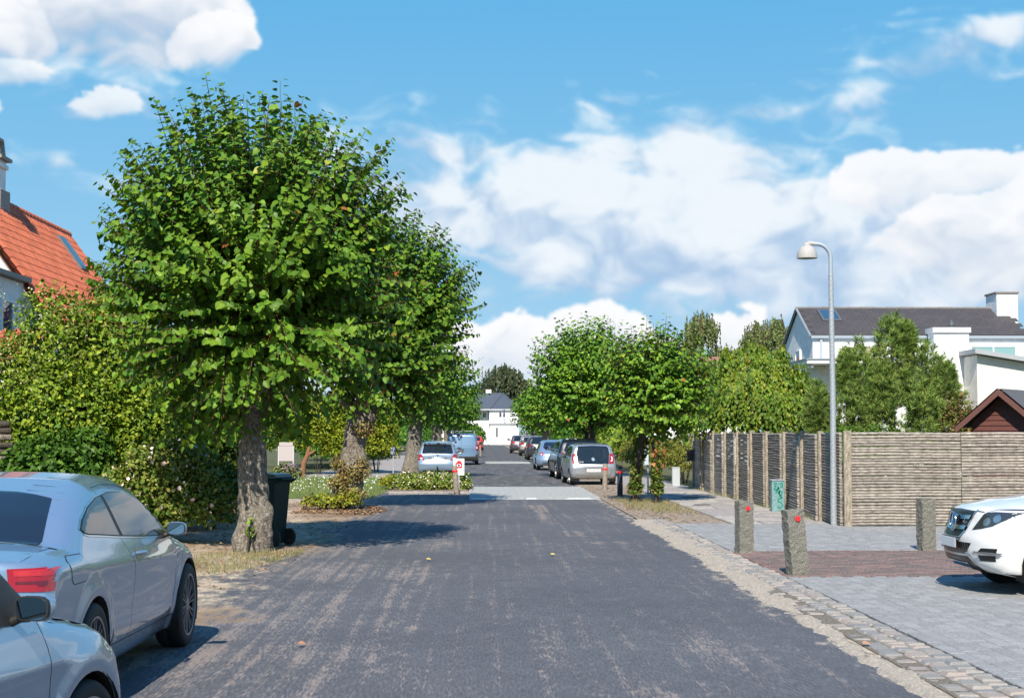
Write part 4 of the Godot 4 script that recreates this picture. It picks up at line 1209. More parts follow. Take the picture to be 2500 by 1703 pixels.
	e.lathe([Vector2(0.045, -0.01), Vector2(0.045, 0.004), Vector2(0.0, 0.006)], 20)
	part(root, "emblem", e, M.dark)
	var tb := MB.new()
	tb.tube([Vector3(0, 0.36, 2.05), Vector3(0, 0.34, 2.2), Vector3(0, 0.42, 2.22), Vector3(0, 0.48, 2.22)], [0.025, 0.025, 0.025, 0.03], 8)
	part(root, "tow_bar", tb, M.black)
	for sx in [-1.0, 1.0]:
		var rl := MB.new()
		rl.tube([Vector3(sx * 0.55, 1.44, 1.55), Vector3(sx * 0.56, 1.52, 1.4), Vector3(sx * 0.56, 1.54, 0.6), Vector3(sx * 0.56, 1.53, 0.0), Vector3(sx * 0.55, 1.46, -0.2)], [0.015, 0.018, 0.018, 0.018, 0.015], 6)
		part(root, "roof_rail", rl, M.skoda)
		door_mirror(root, (B.at(Vector2(2.75, 1.0), "s", 0.0)[0] as Vector3) * Vector3(sx, 1, 1), sx, M.skoda, 1.1)
	# blue panel van with a roof rack
	S = {"L": 4.4, "w": 0.925, "r": 0.32, "ax": [0.85, 3.6], "paint": M.vanpaint, "cs": 0.09, "kr": 0.06, "kf": 0.3, "k": 0.12, "crown": 0.05, "rim": rs, "wo": 0.0,
		"prof": [0.04, 0.28, 0.0, 0.45, 0.02, 0.62, 0.05, 1.0, 0.16, 1.70, 0.28, 1.80, 1.2, 1.84, 2.5, 1.82, 2.9, 1.66, 3.5, 1.15, 4.1, 0.95, 4.35, 0.7, 4.4, 0.4, 4.2, 0.22, 0.3, 0.22],
		"wy": [[0.0, 0.92], [0.3, 0.96], [0.6, 1.0], [1.0, 0.99], [1.3, 0.94], [1.8, 0.83], [2.0, 0.8]],
		"over": [["bumper", "r", sym([0.0, 0.27, 0.86, 0.27, 0.93, 0.5, 0.93, 0.66, 0.80, 0.60, 0.72, 0.50, 0.0, 0.48]), M.trim, 0.006],
			["door_gap", "r", P2([-0.046, 0.48, -0.034, 0.48, -0.034, 1.70, -0.046, 1.70]), M.trim, 0.003],
			["pressed_panel", "r", P2([0.03, 1.08, 0.62, 1.08, 0.66, 1.2, 0.62, 1.50, 0.5, 1.58, 0.03, 1.58]), M.vanpaint, 0.010],
			["pressed_panel", "r", P2([-0.11, 1.08, -0.70, 1.08, -0.74, 1.2, -0.68, 1.50, -0.56, 1.58, -0.11, 1.58]), M.vanpaint, 0.010],
			["brake_light", "r", P2([-0.24, 1.60, 0.03, 1.60, 0.0, 1.70, -0.21, 1.70]), M.lamp_dark, 0.008],
			["tail_light", "r", P2([0.77, 0.82, 0.91, 0.82, 0.89, 1.18, 0.79, 1.20]), M.lamp_red, 0.008, 1],
			["tail_light_lens", "r", P2([0.80, 0.94, 0.88, 0.94, 0.875, 1.02, 0.80, 1.02]), M.lamp_clear, 0.011, 1],
			["handle_recess", "r", P2([-0.32, 0.92, -0.06, 0.92, -0.08, 1.0, -0.28, 1.01]), M.black, 0.006],
			["windscreen", "t", P2([-0.66, 2.95, 0.66, 2.95, 0.74, 3.5, -0.74, 3.5]), M.glass, 0.003],
			["side_window", "s", P2([2.45, 1.12, 2.45, 1.6, 2.8, 1.58, 3.3, 1.12]), M.glass, 0.003, 1]]}
	root = car("panel_van", "pale blue panel van with a roof rack and no rear windows", S, Vector3(-1.02, 0, -86.7), 0.0, "van")
	B = S.B
	plate(root, "BZ 337", B.at(Vector2(-0.30, 0.72), "r", 0.014)[0])
	for sx in [-1.0, 1.0]: door_mirror(root, (B.at(Vector2(3.15, 1.1), "s", 0.0)[0] as Vector3) * Vector3(sx, 1, 1), sx, M.trim, 1.4)
	for z in [1.95, 1.0, 0.0]:
		var rk := plank(Vector3(0, 1.93, z), Vector3(1.5, 0.035, 0.06), 0.008)
		for sx in [-0.68, 0.68]: rk.cbox(Vector3(sx, 1.87, z), Vector3(0.03, 0.14, 0.04))
		part(root, "roof_rack", rk, M.galv)
	# dark navy sport utility car behind the small silver one
	var tall := [0.05, 0.30, 0.0, 0.5, 0.04, 0.78, 0.12, 1.0, 0.38, 1.48, 0.55, 1.58, 1.2, 1.63, 2.0, 1.62, 2.5, 1.54, 3.15, 1.12, 4.0, 0.98, 4.38, 0.78, 4.45, 0.5, 4.3, 0.26, 0.3, 0.24]
	var wyS := [[0.0, 0.90], [0.3, 0.95], [0.6, 1.0], [0.9, 0.99], [1.05, 0.955], [1.3, 0.86], [1.6, 0.76], [1.8, 0.7]]
	var suv_over := func(lamp: Material, strip: bool) -> Array:
		var a := [["rear_window", "r", sym([0.0, 1.08, 0.60, 1.08, 0.64, 1.14, 0.52, 1.44, 0.0, 1.50]), M.glass, 0.004],
			["tail_light", "r", P2([0.48, 0.90, 0.84, 0.88, 0.87, 1.02, 0.70, 1.06, 0.48, 1.02]), lamp, 0.006, 1],
			["lower_bumper", "r", sym([0.0, 0.28, 0.8, 0.28, 0.86, 0.52, 0.0, 0.50]), M.trim, 0.003],
			["side_window", "s", P2([0.6, 1.12, 0.8, 1.44, 1.4, 1.52, 2.2, 1.50, 2.9, 1.12]), M.glass, 0.003, 1],
			["windscreen", "t", P2([-0.58, 2.45, 0.58, 2.45, 0.7, 3.1, -0.7, 3.1]), M.glass, 0.003]]
		if strip: a.append(["light_strip", "r", sym([0.0, 0.98, 0.5, 0.98, 0.5, 1.02, 0.0, 1.02]), lamp, 0.005])
		return a
	S = {"L": 4.45, "w": 0.92, "r": 0.35, "ax": [0.85, 3.55], "paint": M.navy, "cs": 0.09, "kr": 0.16, "kf": 0.3, "k": 0.11, "rim": rim_mesh(0.35, 0.22, 5, 0.035, false), "ww": 0.22, "prof": tall, "wy": wyS, "over": suv_over.call(M.lamp_dark, true)}
	root = car("dark_suv", "dark navy sport utility car just in front of the small silver car", S, Vector3(3.86, 0, -60.4), 3.0)
	plate(root, "", (S.B as Body).at(Vector2(0, 0.66), "r", 0.012)[0])
	for sx in [-1.0, 1.0]: door_mirror(root, ((S.B as Body).at(Vector2(2.85, 1.12), "s", 0.0)[0] as Vector3) * Vector3(sx, 1, 1), sx, M.navy, 1.3)
	# round-backed pale blue car
	S = {"L": 4.1, "w": 0.86, "r": 0.32, "ax": [0.78, 3.29], "paint": M.beetle, "cs": 0.08, "kr": 0.30, "kf": 0.4, "k": 0.14, "crown": 0.08, "flare": 0.05, "rim": rs, "tail": 0.06,
		"prof": [0.08, 0.28, 0.0, 0.40, 0.0, 0.56, 0.08, 0.68, 0.14, 0.82, 0.35, 0.98, 0.60, 1.16, 0.95, 1.36, 1.4, 1.48, 1.9, 1.50, 2.4, 1.42, 2.85, 1.22, 3.2, 1.0, 3.7, 0.88, 4.0, 0.68, 4.1, 0.45, 4.0, 0.22, 0.3, 0.22],
		"wy": [[0.0, 0.93], [0.3, 0.98], [0.55, 1.0], [0.8, 0.96], [0.95, 0.86], [1.2, 0.76], [1.45, 0.64], [1.6, 0.58]],
		"over": [["rear_window", "r", sym([0.0, 1.06, 0.46, 1.06, 0.51, 1.12, 0.44, 1.32, 0.34, 1.385, 0.0, 1.40]), M.glass, 0.004],
			["tail_light", "r", arc(0.62, 0.80, 0.085, 0, 342, 19), M.lamp_red, 0.008, 1],
			["tail_light_lens", "r", arc(0.62, 0.78, 0.04, 0, 340, 12), M.lamp_clear, 0.012, 1],
			["bumper_slot", "r", sym([0.0, 0.37, 0.55, 0.37, 0.60, 0.40, 0.0, 0.40]), M.trim, 0.003],
			["emblem", "r", arc(0.0, 0.90, 0.05, 0, 340, 14), M.dark, 0.006],
			["brake_light", "r", sym([0.0, 1.03, 0.15, 1.03, 0.15, 1.045, 0.0, 1.045]), M.lamp_red, 0.004],
			["side_window", "s", P2([0.95, 1.02, 1.15, 1.28, 1.5, 1.38, 1.9, 1.40, 2.35, 1.33, 2.85, 1.03]), M.glass, 0.003, 1]]}
	root = car("round_backed_car", "pale blue round-backed car with round red tail lights on the right", S, Vector3(3.6, 0, -74.2), 1.0)
	plate(root, "", (S.B as Body).at(Vector2(0, 0.55), "r", 0.012)[0])
	for sx in [-1.0, 1.0]: door_mirror(root, ((S.B as Body).at(Vector2(2.6, 1.0), "s", 0.0)[0] as Vector3) * Vector3(sx, 1, 1), sx, M.beetle, 1.3)
	# three further cars on the right, one red car on the left
	S = {"L": 4.45, "w": 0.92, "r": 0.35, "ax": [0.85, 3.55], "paint": M.blackpaint, "cs": 0.12, "kr": 0.16, "k": 0.11, "rim": rs, "ww": 0.22, "prof": tall, "wy": wyS, "over": suv_over.call(M.lamp_dark, true)}
	root = car("black_suv", "black sport utility car parked beyond the round-backed car", S, Vector3(4.05, 0, -101.6), 1.0)
	plate(root, "", (S.B as Body).at(Vector2(0, 0.70), "r", 0.012)[0])
	for sx in [-1.0, 1.0]: door_mirror(root, ((S.B as Body).at(Vector2(2.85, 1.12), "s", 0.0)[0] as Vector3) * Vector3(sx, 1, 1), sx, M.greypaint, 1.4)
	S = {"L": 4.2, "w": 0.88, "r": 0.33, "ax": [0.8, 3.35], "paint": M.greypaint, "cs": 0.12, "kr": 0.16, "k": 0.11, "rim": rs, "prof": tall, "wy": wyS, "over": suv_over.call(M.lamp_red, false)}
	root = car("grey_hatchback", "grey hatchback mostly hidden behind the black sport utility car", S, Vector3(4.02, 0, -119.0), 0.0)
	S = {"L": 4.4, "w": 0.92, "r": 0.35, "ax": [0.85, 3.5], "paint": M.purple, "cs": 0.12, "kr": 0.16, "k": 0.11, "rim": rs, "prof": tall, "wy": wyS, "over": suv_over.call(M.lamp_red, false)}
	root = car("brown_suv", "dark purple-brown sport utility car farthest along the right side", S, Vector3(3.62, 0, -133.4), 0.0)
	plate(root, "", (S.B as Body).at(Vector2(0, 0.70), "r", 0.012)[0])
	for sx in [-1.0, 1.0]: door_mirror(root, ((S.B as Body).at(Vector2(2.85, 1.12), "s", 0.0)[0] as Vector3) * Vector3(sx, 1, 1), sx, M.trim, 1.4)
	S = {"L": 4.1, "w": 0.87, "r": 0.32, "ax": [0.75, 3.3], "paint": M.redpaint, "cs": 0.12, "kr": 0.16, "k": 0.11, "rim": rs, "prof": [0.06, 0.26, 0.0, 0.5, 0.06, 0.8, 0.12, 0.98, 0.42, 1.40, 0.7, 1.48, 1.6, 1.51, 2.2, 1.44, 3.0, 1.02, 3.8, 0.85, 4.05, 0.6, 4.1, 0.4, 4.0, 0.2, 0.3, 0.2], "wy": wy0,
		"over": [["rear_window", "r", sym([0.0, 1.0, 0.56, 1.0, 0.50, 1.36, 0.0, 1.38]), M.glass, 0.004], ["tail_light", "r", P2([0.6, 0.8, 0.8, 0.8, 0.78, 1.0, 0.64, 1.0]), M.lamp_red, 0.006, 1], ["side_window", "s", P2([0.6, 1.02, 0.8, 1.32, 2.0, 1.4, 2.75, 1.03]), M.glass, 0.003, 1], ["lower_bumper", "r", sym([0.0, 0.26, 0.7, 0.26, 0.7, 0.45, 0.0, 0.45]), M.trim, 0.003]]}
	car("red_hatchback", "small red hatchback far up the street beyond the van", S, Vector3(-0.52, 0, -154.8), 0.0)

# ------------------------------------------------------------------ plants
var leaf_lime: ArrayMesh
var leaf_small: ArrayMesh
var leaf_ivy: ArrayMesh
var tuft: ArrayMesh
var blade: ArrayMesh
var flower: ArrayMesh
var knob := FastNoiseLite.new()

func leaf_mesh(pts: Array, fold: float, droop: float) -> ArrayMesh: # half outline (x, z) from stem to tip
	var b := MB.new()
	var P := func(x: float, z: float) -> Vector3: return Vector3(x, absf(x) * fold - droop * z * z, z)
	for s in [-1.0, 1.0]:
		for k in pts.size() - 1:
			var a: Vector2 = pts[k]; var c: Vector2 = pts[k + 1]
			var A: Vector3 = P.call(s * a.x, a.y); var C: Vector3 = P.call(s * c.x, c.y)
			var m0: Vector3 = P.call(0, clampf(a.y, 0.08, 1.0)); var m1: Vector3 = P.call(0, clampf(c.y, 0.08, 1.0))
			if s > 0:
				b.tri(m0, m1, C)
				if a.x > 0.001: b.tri(m0, C, A)
			else:
				b.tri(m0, C, m1)
				if a.x > 0.001: b.tri(m0, A, C)
	return b.mesh()

func setup_plants() -> void:
	knob.seed = 9; knob.frequency = 1.0; knob.fractal_octaves = 4; knob.noise_type = FastNoiseLite.TYPE_SIMPLEX_SMOOTH
	leaf_lime = leaf_mesh([Vector2(0, 0.08), Vector2(0.30, -0.04), Vector2(0.48, 0.22), Vector2(0.44, 0.52), Vector2(0.22, 0.82), Vector2(0, 1.0)], 0.28, 0.16)
	leaf_small = leaf_mesh([Vector2(0, 0), Vector2(0.30, 0.22), Vector2(0.30, 0.58), Vector2(0, 1.0)], 0.3, 0.12)
	leaf_ivy = leaf_mesh([Vector2(0, 0.05), Vector2(0.42, 0.02), Vector2(0.34, 0.42), Vector2(0, 1.0)], 0.22, 0.12)
	var b := MB.new()
	var r := RandomNumberGenerator.new()
	r.seed = 3
	for k in 16: # a tuft of needles round a shoot along +z
		var a := TAU * k / 16.0 * 2.4
		var d := Vector3(cos(a), sin(a), r.randf_range(0.5, 1.6)).normalized()
		var o := Vector3(0, 0, r.randf_range(0.0, 0.5))
		var w := d.cross(Vector3(sin(a * 3.0), cos(a), 0.3)).normalized() * 0.045
		b.tri(o - w, o + w, o + d * 0.75)
	tuft = b.mesh()
	b = MB.new()
	b.quad(Vector3(-0.02, 0, 0), Vector3(0.02, 0, 0), Vector3(0.016, 0.55, 0.06), Vector3(-0.016, 0.55, 0.06))
	b.tri(Vector3(-0.016, 0.55, 0.06), Vector3(0.016, 0.55, 0.06), Vector3(0, 1.0, 0.28))
	blade = b.mesh()
	b = MB.new()
	for k in 6:
		var a := TAU * k / 6; var c := TAU * (k + 1) / 6
		b.tri(Vector3(0, 0.1, 0), Vector3(cos(c), 0.2, sin(c)), Vector3(cos(a), 0.0, sin(a)))
	flower = b.mesh()
	M.flower = StandardMaterial3D.new()
	M.flower.vertex_color_use_as_albedo = true
	M.flower.roughness = 0.8
	M.grass = StandardMaterial3D.new()
	M.grass.vertex_color_use_as_albedo = true
	M.grass.roughness = 0.7
	M.grass.backlight_enabled = true
	M.grass.backlight = lin(0.12, 0.14, 0.02)

func aim(n: Vector3, t: Vector3, s: float, at: Vector3) -> Transform3D:
	var z := t.normalized()
	var x := n.cross(z)
	if x.length() < 0.05: x = Vector3(1, 0, 0).cross(z)
	x = x.normalized()
	var y := z.cross(x)
	return Transform3D(Basis(x * s, y * s, z * s), at)

func rnd_dir() -> Vector3:
	var y := R.randf_range(-1.0, 1.0); var a := R.randf() * TAU; var q := sqrt(1.0 - y * y)
	return Vector3(q * cos(a), y, q * sin(a))

func tint(cols: Array, spread := 0.25) -> Color:
	var c: Color = cols[R.randi() % cols.size()]
	var k := 1.0 + R.randf_range(-spread, spread)
	return Color(c.r * k * R.randf_range(0.9, 1.1), c.g * k, c.b * k)

func green_tint(cols: Array, spread := 0.25) -> Color:
	var c := tint(cols, spread)
	return Color(c.r * 1.58, c.g * 1.46, c.b * 0.75)

const LIME := [Color(0.055, 0.125, 0.020), Color(0.075, 0.155, 0.024), Color(0.042, 0.105, 0.018), Color(0.095, 0.175, 0.028), Color(0.06, 0.135, 0.03), Color(0.05, 0.11, 0.022), Color(0.085, 0.16, 0.026)]

func trunk_mesh(path: Array, rad: Array, seg: int, rough: float, burls: Array = []) -> MB: # burls: [Vector3, radius, height]
	var b := MB.new()
	var rings := []
	var n := 0
	for k in path.size() - 1:
		var st := maxi(2, int((path[k] as Vector3).distance_to(path[k + 1]) / 0.09))
		for e in st + (1 if k == path.size() - 2 else 0):
			var t := float(e) / st
			var o: Vector3 = (path[k] as Vector3).lerp(path[k + 1], t)
			var r: float = lerpf(rad[k], rad[k + 1], t)
			var ring := PackedVector3Array()
			for j in seg:
				var a := TAU * j / seg
				var d := Vector3(cos(a), 0, sin(a))
				var p := o + d * r
				var q := r * (1.0 + rough * knob.get_noise_3dv(p * 2.2) + rough * 0.6 * knob.get_noise_3dv(p * 7.0))
				for bu in burls:
					var dd: float = p.distance_to(bu[0]) / bu[1]
					if dd < 1.0: q += bu[2] * (1.0 - dd * dd) * (0.75 + 0.6 * knob.get_noise_3dv(p * 11.0))
				ring.append(o + d * q)
			rings.append(ring)
			n += 1
	var nor := []
	for k in rings.size():
		var nn := PackedVector3Array()
		for j in seg:
			var up: Vector3 = rings[mini(k + 1, rings.size() - 1)][j] - rings[maxi(k - 1, 0)][j]
			var ar: Vector3 = rings[k][(j + 1) % seg] - rings[k][(j + seg - 1) % seg]
			nn.append(up.cross(ar).normalized())
		nor.append(nn)
	for k in rings.size() - 1:
		for j in seg:
			var j2 := (j + 1) % seg
			b.trin(rings[k][j], rings[k][j2], rings[k + 1][j2], nor[k][j], nor[k][j2], nor[k + 1][j2])
			b.trin(rings[k][j], rings[k + 1][j2], rings[k + 1][j], nor[k][j], nor[k + 1][j2], nor[k + 1][j])
	return b

func lime(label: String, at: Vector3, path: Array, rad: Array, S: Dictionary) -> Node3D: # a pollarded lime; path and crown relative to its base
	var root := thing("lime_tree", label, "tree", at, 0.0, "pollarded limes along the street")
	part(root, "trunk", trunk_mesh(path, rad, S.get("seg", 20), S.get("rough", 0.16), S.get("burls", [])), S.get("bark", M.bark))
	var top: Vector3 = path[path.size() - 1]
	var C: Vector3 = S.c; var E: Vector3 = S.r # centre and half sizes of the crown
	var leafs := []; var cols := []
	var tw := MB.new()
	var nsh: int = S.shoots
	var head := []
	for k in 7: # the pollard head: short stout limbs
		var a := TAU * k / 7.0 + R.randf_range(-0.3, 0.3)
		var e := top + Vector3(cos(a) * E.x * 0.42, R.randf_range(0.25, 0.8), sin(a) * E.z * 0.42)
		var lm := MB.new()
		lm.tube([top - Vector3(0, 0.25, 0), top.lerp(e, 0.5) + Vector3(0, -0.05, 0), e], [rad[rad.size() - 1] * 0.5, rad[rad.size() - 1] * 0.36, rad[rad.size() - 1] * 0.22], 7, false)
		part(root, "limb", lm, S.get("bark", M.bark))
		head.append(e)
	head.append(top + Vector3(0, 0.3, 0))
	for k in nsh:
		var d := rnd_dir()
		if d.y < -0.2 and R.randf() < 0.35: d.y = -d.y
		var R0 := 1.0 + 0.16 * knob.get_noise_3dv(d * 1.7 + at) + R.randf_range(-0.10, 0.05)
		if d.y > 0.35: R0 += R.randf_range(-0.06, S.get("spike", 0.12))
		var pe := C + Vector3(d.x * E.x, d.y * E.y, d.z * E.z) * R0
		if pe.y < S.get("floor", -9.0): pe.y = S.floor + R.randf_range(0.0, 0.3)
		var p0: Vector3 = head[R.randi() % head.size()]
		p0 = p0.lerp(C + Vector3(d.x * E.x, d.y * E.y, d.z * E.z) * R.randf_range(0.2, 0.6), R.randf_range(0.3, 0.9))
		var mid := p0.lerp(pe, 0.5) + Vector3(d.x * 0.12, (0.18 if d.y > -0.1 else -0.05) * E.y * 0.3, d.z * 0.12)
		var len0 := p0.distance_to(pe)
		var cnt := int(len0 / S.get("step", 0.085))
		var prev := p0
		var line := [p0]
		for e in range(1, cnt + 1):
			var t := float(e) / cnt
			var p := p0.lerp(mid, t).lerp(mid.lerp(pe, t), t)
			var tg := (p - prev).normalized()
			prev = p
			if e % 4 == 0 or e == cnt: line.append(p)
			if t < S.get("bare", 0.12): continue
			var outw := (p - C) / E
			var sd := tg.cross(Vector3(0, 1, 0.1)).normalized() * (1.0 if e % 2 else -1.0)
			var nrm := Vector3(0, 1, 0) * R.randf_range(0.15, 1.0) + outw * R.randf_range(0.1, 1.0) + rnd_dir() * 0.5
			var tip := sd * 0.8 + outw * 0.45 + Vector3(0, -0.55, 0) + rnd_dir() * 0.4
			var sc: float = S.leaf * R.randf_range(0.65, 1.2) * (1.0 - 0.35 * maxf(0.0, t - 0.75) * 4.0 * 0.6)
			var stem := sd * 0.04 + outw * 0.015
			leafs.append(aim(nrm.normalized(), tip, sc, p + stem * (S.leaf / 0.1)))
			var c := green_tint(S.get("cols", LIME), 0.22)
			if R.randf() < S.get("brown", 0.003): c = Color(0.28, 0.10, 0.03)
			elif R.randf() < 0.004: c = Color(0.30, 0.32, 0.03)
			cols.append(c)
		if S.get("twigs", true):
			var rr := []
			for e in line.size(): rr.append(lerpf(0.011, 0.003, float(e) / line.size()))
			if line.size() > 1: tw.tube(line, rr, 4, false)
	if S.get("twigs", true): part(root, "shoots", tw, M.twig, "stuff")
	if S.get("singles", 0) > 0: # the leaves that show largest, one by one
		var mats := []
		for q in 6:
			var c := green_tint(LIME, 0.15)
			var m := leafmat(1.0)
			m.vertex_color_use_as_albedo = false
			m.albedo_color = lin(c.r, c.g, c.b)
			mats.append(m)
		var eye := Vector3(0, 1.85, 0) - at
		var ord := range(leafs.size())
		ord.sort_custom(func(x, y): return (leafs[x] as Transform3D).origin.distance_squared_to(eye) < (leafs[y] as Transform3D).origin.distance_squared_to(eye))
		var rest := []; var rc := []
		for q in ord.size():
			if q < S.singles:
				var o := part(root, "leaf", leaf_lime, mats[q % 6])
				o.transform = leafs[ord[q]]
			else:
				rest.append(leafs[ord[q]]); rc.append(cols[ord[q]])
		leafs = rest; cols = rc
	multi(root, "crown", leaf_lime, M.leaf, leafs, cols)
	return root

func bush(parent: Node, nm: String, blobs: Array, count: int, size: float, cols: Array, mesh: ArrayMesh, up := 0.5, deep := 0.22, rough := 0.2, mt: Material = null) -> MultiMeshInstance3D: # blobs: [centre, half sizes]
	var tr := []; var cc := []
	var tot := 0.0
	for q in blobs: tot += pow(q[1].x * q[1].y * q[1].z, 0.67)
	for q in blobs:
		var n := int(count * 1.5 * pow(q[1].x * q[1].y * q[1].z, 0.67) / tot)
		for k in n:
			var d := rnd_dir()
			if d.y < -0.3 and q[0].y - q[1].y < 0.25: d.y = absf(d.y) * 0.6
			var rr := 1.0 + rough * knob.get_noise_3dv(d * 2.3 + q[0]) + rough * 0.7 * knob.get_noise_3dv(d * 6.0 + q[0]) - absf(R.randfn(0.0, deep))
			var p: Vector3 = q[0] + d * q[1] * rr
			if p.y < 0.02: p.y = R.randf_range(0.02, 0.25)
			var nrm := (d + Vector3(0, up, 0) + rnd_dir() * 0.7).normalized()
			tr.append(aim(nrm, rnd_dir() + d * 0.5 + Vector3(0, -0.2, 0), size * R.randf_range(0.65, 1.3), p))
			var gt := green_tint(cols)
			cc.append(Color(gt.r * 0.84, gt.g * 0.95, gt.b))
	return multi(parent, nm, mesh, mt if mt else M.leaf, tr, cc)

func stems(parent: Node, at: Vector3, n: int, h: float, spread: float, r := 0.02, mt: Material = null) -> void:
	var b := MB.new()
	for k in n:
		var a := TAU * k / n + R.randf_range(-0.4, 0.4)
		var e := at + Vector3(cos(a) * spread, h, sin(a) * spread)
		b.tube([at + Vector3(cos(a) * 0.08, 0, sin(a) * 0.08), at.lerp(e, 0.5) + Vector3(0, h * 0.12, 0), e], [r, r * 0.7, r * 0.3], 5, false)
	part(parent, "stems", b, mt if mt else M.bark_dark, "stuff")

func shrub(nm: String, label: String, cat: String, base: Vector3, blobs: Array, count: int, size: float, cols: Array, mesh: ArrayMesh, o := {}) -> Node3D: # blobs relative to the base
	var root := thing(nm, label, cat, base, 0.0, o.get("group", ""))
	bush(root, "foliage", blobs, count, size, cols, mesh, o.get("up", 0.5), o.get("deep", 0.22), o.get("rough", 0.2), o.get("mat", null))
	var hi := 0.0
	for q in blobs: hi = maxf(hi, q[0].y)
	stems(root, Vector3(blobs[0][0].x, 0, blobs[0][0].z), o.get("stems", 6), hi, o.get("spread", 0.5))
	return root

func flowers(parent: Node, nm: String, blobs: Array, n: int, size: float, cols: Array) -> void:
	var tr := []; var cc := []
	for k in n:
		var q: Array = blobs[R.randi() % blobs.size()]
		var d := rnd_dir()
		d.y = absf(d.y)
		d.z = absf(d.z) * (1.0 if R.randf() < 0.8 else -1.0)
		var p: Vector3 = q[0] + d * q[1] * R.randf_range(0.96, 1.1)
		if p.y < 0.05: continue
		tr.append(aim((d + rnd_dir() * 0.6).normalized(), rnd_dir(), size * R.randf_range(0.6, 1.2), p)); cc.append(tint(cols, 0.1))
	multi(parent, nm, flower, M.flower, tr, cc)

func grass(nm: String, label: String, poly: Array, n: int, h: float, cols: Array, cat := "grass", fl := 0) -> void: # poly: [x, distance]
	var pg := PackedVector2Array()
	for q in poly: pg.append(Vector2(q[0], q[1]))
	var lo := pg[0]; var hi := pg[0]
	for q in pg:
		lo = lo.min(q); hi = hi.max(q)
	var tr := []; var cc := []
	while tr.size() < n:
		var q := Vector2(R.randf_range(lo.x, hi.x), R.randf_range(lo.y, hi.y))
		if not Geometry2D.is_point_in_polygon(q, pg): continue
		var den := knob.get_noise_2d(q.x * 1.3, q.y * 1.3)
		if den < R.randf_range(-0.5, 0.2): 
			n -= 1
			continue
		var s := h * R.randf_range(0.4, 1.25) * (1.0 + 0.5 * den)
		var bs := Basis.from_euler(Vector3(R.randf_range(-0.5, 0.5), R.randf() * TAU, R.randf_range(-0.4, 0.4))).scaled(Vector3(1, 1, 1) * s)
		bs.x *= minf(2.2, 0.16 / s)
		tr.append(Transform3D(bs, Vector3(q.x, 0.0, -q.y))); cc.append(tint(cols))
	var o := multi(self, nm, blade, M.grass, tr, cc)
	tag(o, label, cat)

func litter(nm: String, label: String, poly: Array, n: int, size: float, cols: Array) -> void: # dead leaves and crumbs lying flat
	var pg := PackedVector2Array()
	for q in poly: pg.append(Vector2(q[0], q[1]))
	var lo := pg[0]; var hi := pg[0]
	for q in pg:
		lo = lo.min(q); hi = hi.max(q)
	var tr := []; var cc := []
	for k in n:
		var q := Vector2(R.randf_range(lo.x, hi.x), R.randf_range(lo.y, hi.y))
		if not Geometry2D.is_point_in_polygon(q, pg) or knob.get_noise_2d(q.x * 1.1, q.y * 1.1 + 40.0) < R.randf_range(-0.45, 0.15): continue
		tr.append(aim((Vector3.UP + rnd_dir() * 0.45).normalized(), Vector3(R.randf_range(-1, 1), 0, R.randf_range(-1, 1)), size * R.randf_range(0.4, 1.3), Vector3(q.x, 0.012 + R.randf() * 0.012, -q.y))); cc.append(tint(cols))
	tag(multi(self, nm, leaf_small, M.flower, tr, cc), label, "leaf litter")

func birch(label: String, base: Vector3, blobs: Array, strands: int, leaf: float, cols: Array) -> void: # weeping crown of hanging strands
	var root := thing("birch_tree", label, "tree", base, 0.0, "birches standing behind the houses")
	var hi: float = blobs[0][0].y
	var b := MB.new()
	b.tube([Vector3(0, 0, 0), Vector3(0.1, hi * 0.5, 0), Vector3(0, hi, 0), Vector3(0.1, hi + blobs[0][1].y * 0.8, 0)], [0.32, 0.24, 0.14, 0.03], 8)
	part(root, "trunk", b, M.bark)
	var tr := []; var cc := []
	for k in strands:
		var q: Array = blobs[R.randi() % blobs.size()]
		var d := rnd_dir()
		d.y = absf(d.y) * 0.9 - 0.1
		var p: Vector3 = q[0] + d * q[1] * (1.0 + 0.45 * knob.get_noise_3dv(d * 2.4 + q[0]) - absf(R.randfn(0, 0.25)))
		var ln: float = R.randf_range(0.5, 1.5) * q[1].y * 0.55
		var sway := Vector3(R.randf_range(-0.1, 0.1), 0, R.randf_range(-0.1, 0.1))
		var c := tint(cols, 0.3)
		var e := 0.0
		while e < ln:
			tr.append(aim((rnd_dir() + Vector3(0, 0.4, 0.4)).normalized(), Vector3(R.randf_range(-0.6, 0.6), -1, R.randf_range(-0.6, 0.6)), leaf * R.randf_range(0.7, 1.3), p + Vector3(0, -e, 0) + sway * e))
			cc.append(Color(c.r * R.randf_range(0.8, 1.2), c.g * R.randf_range(0.85, 1.15), c.b))
			e += leaf * 0.62
	multi(root, "crown", leaf_small, M.leaf, tr, cc)

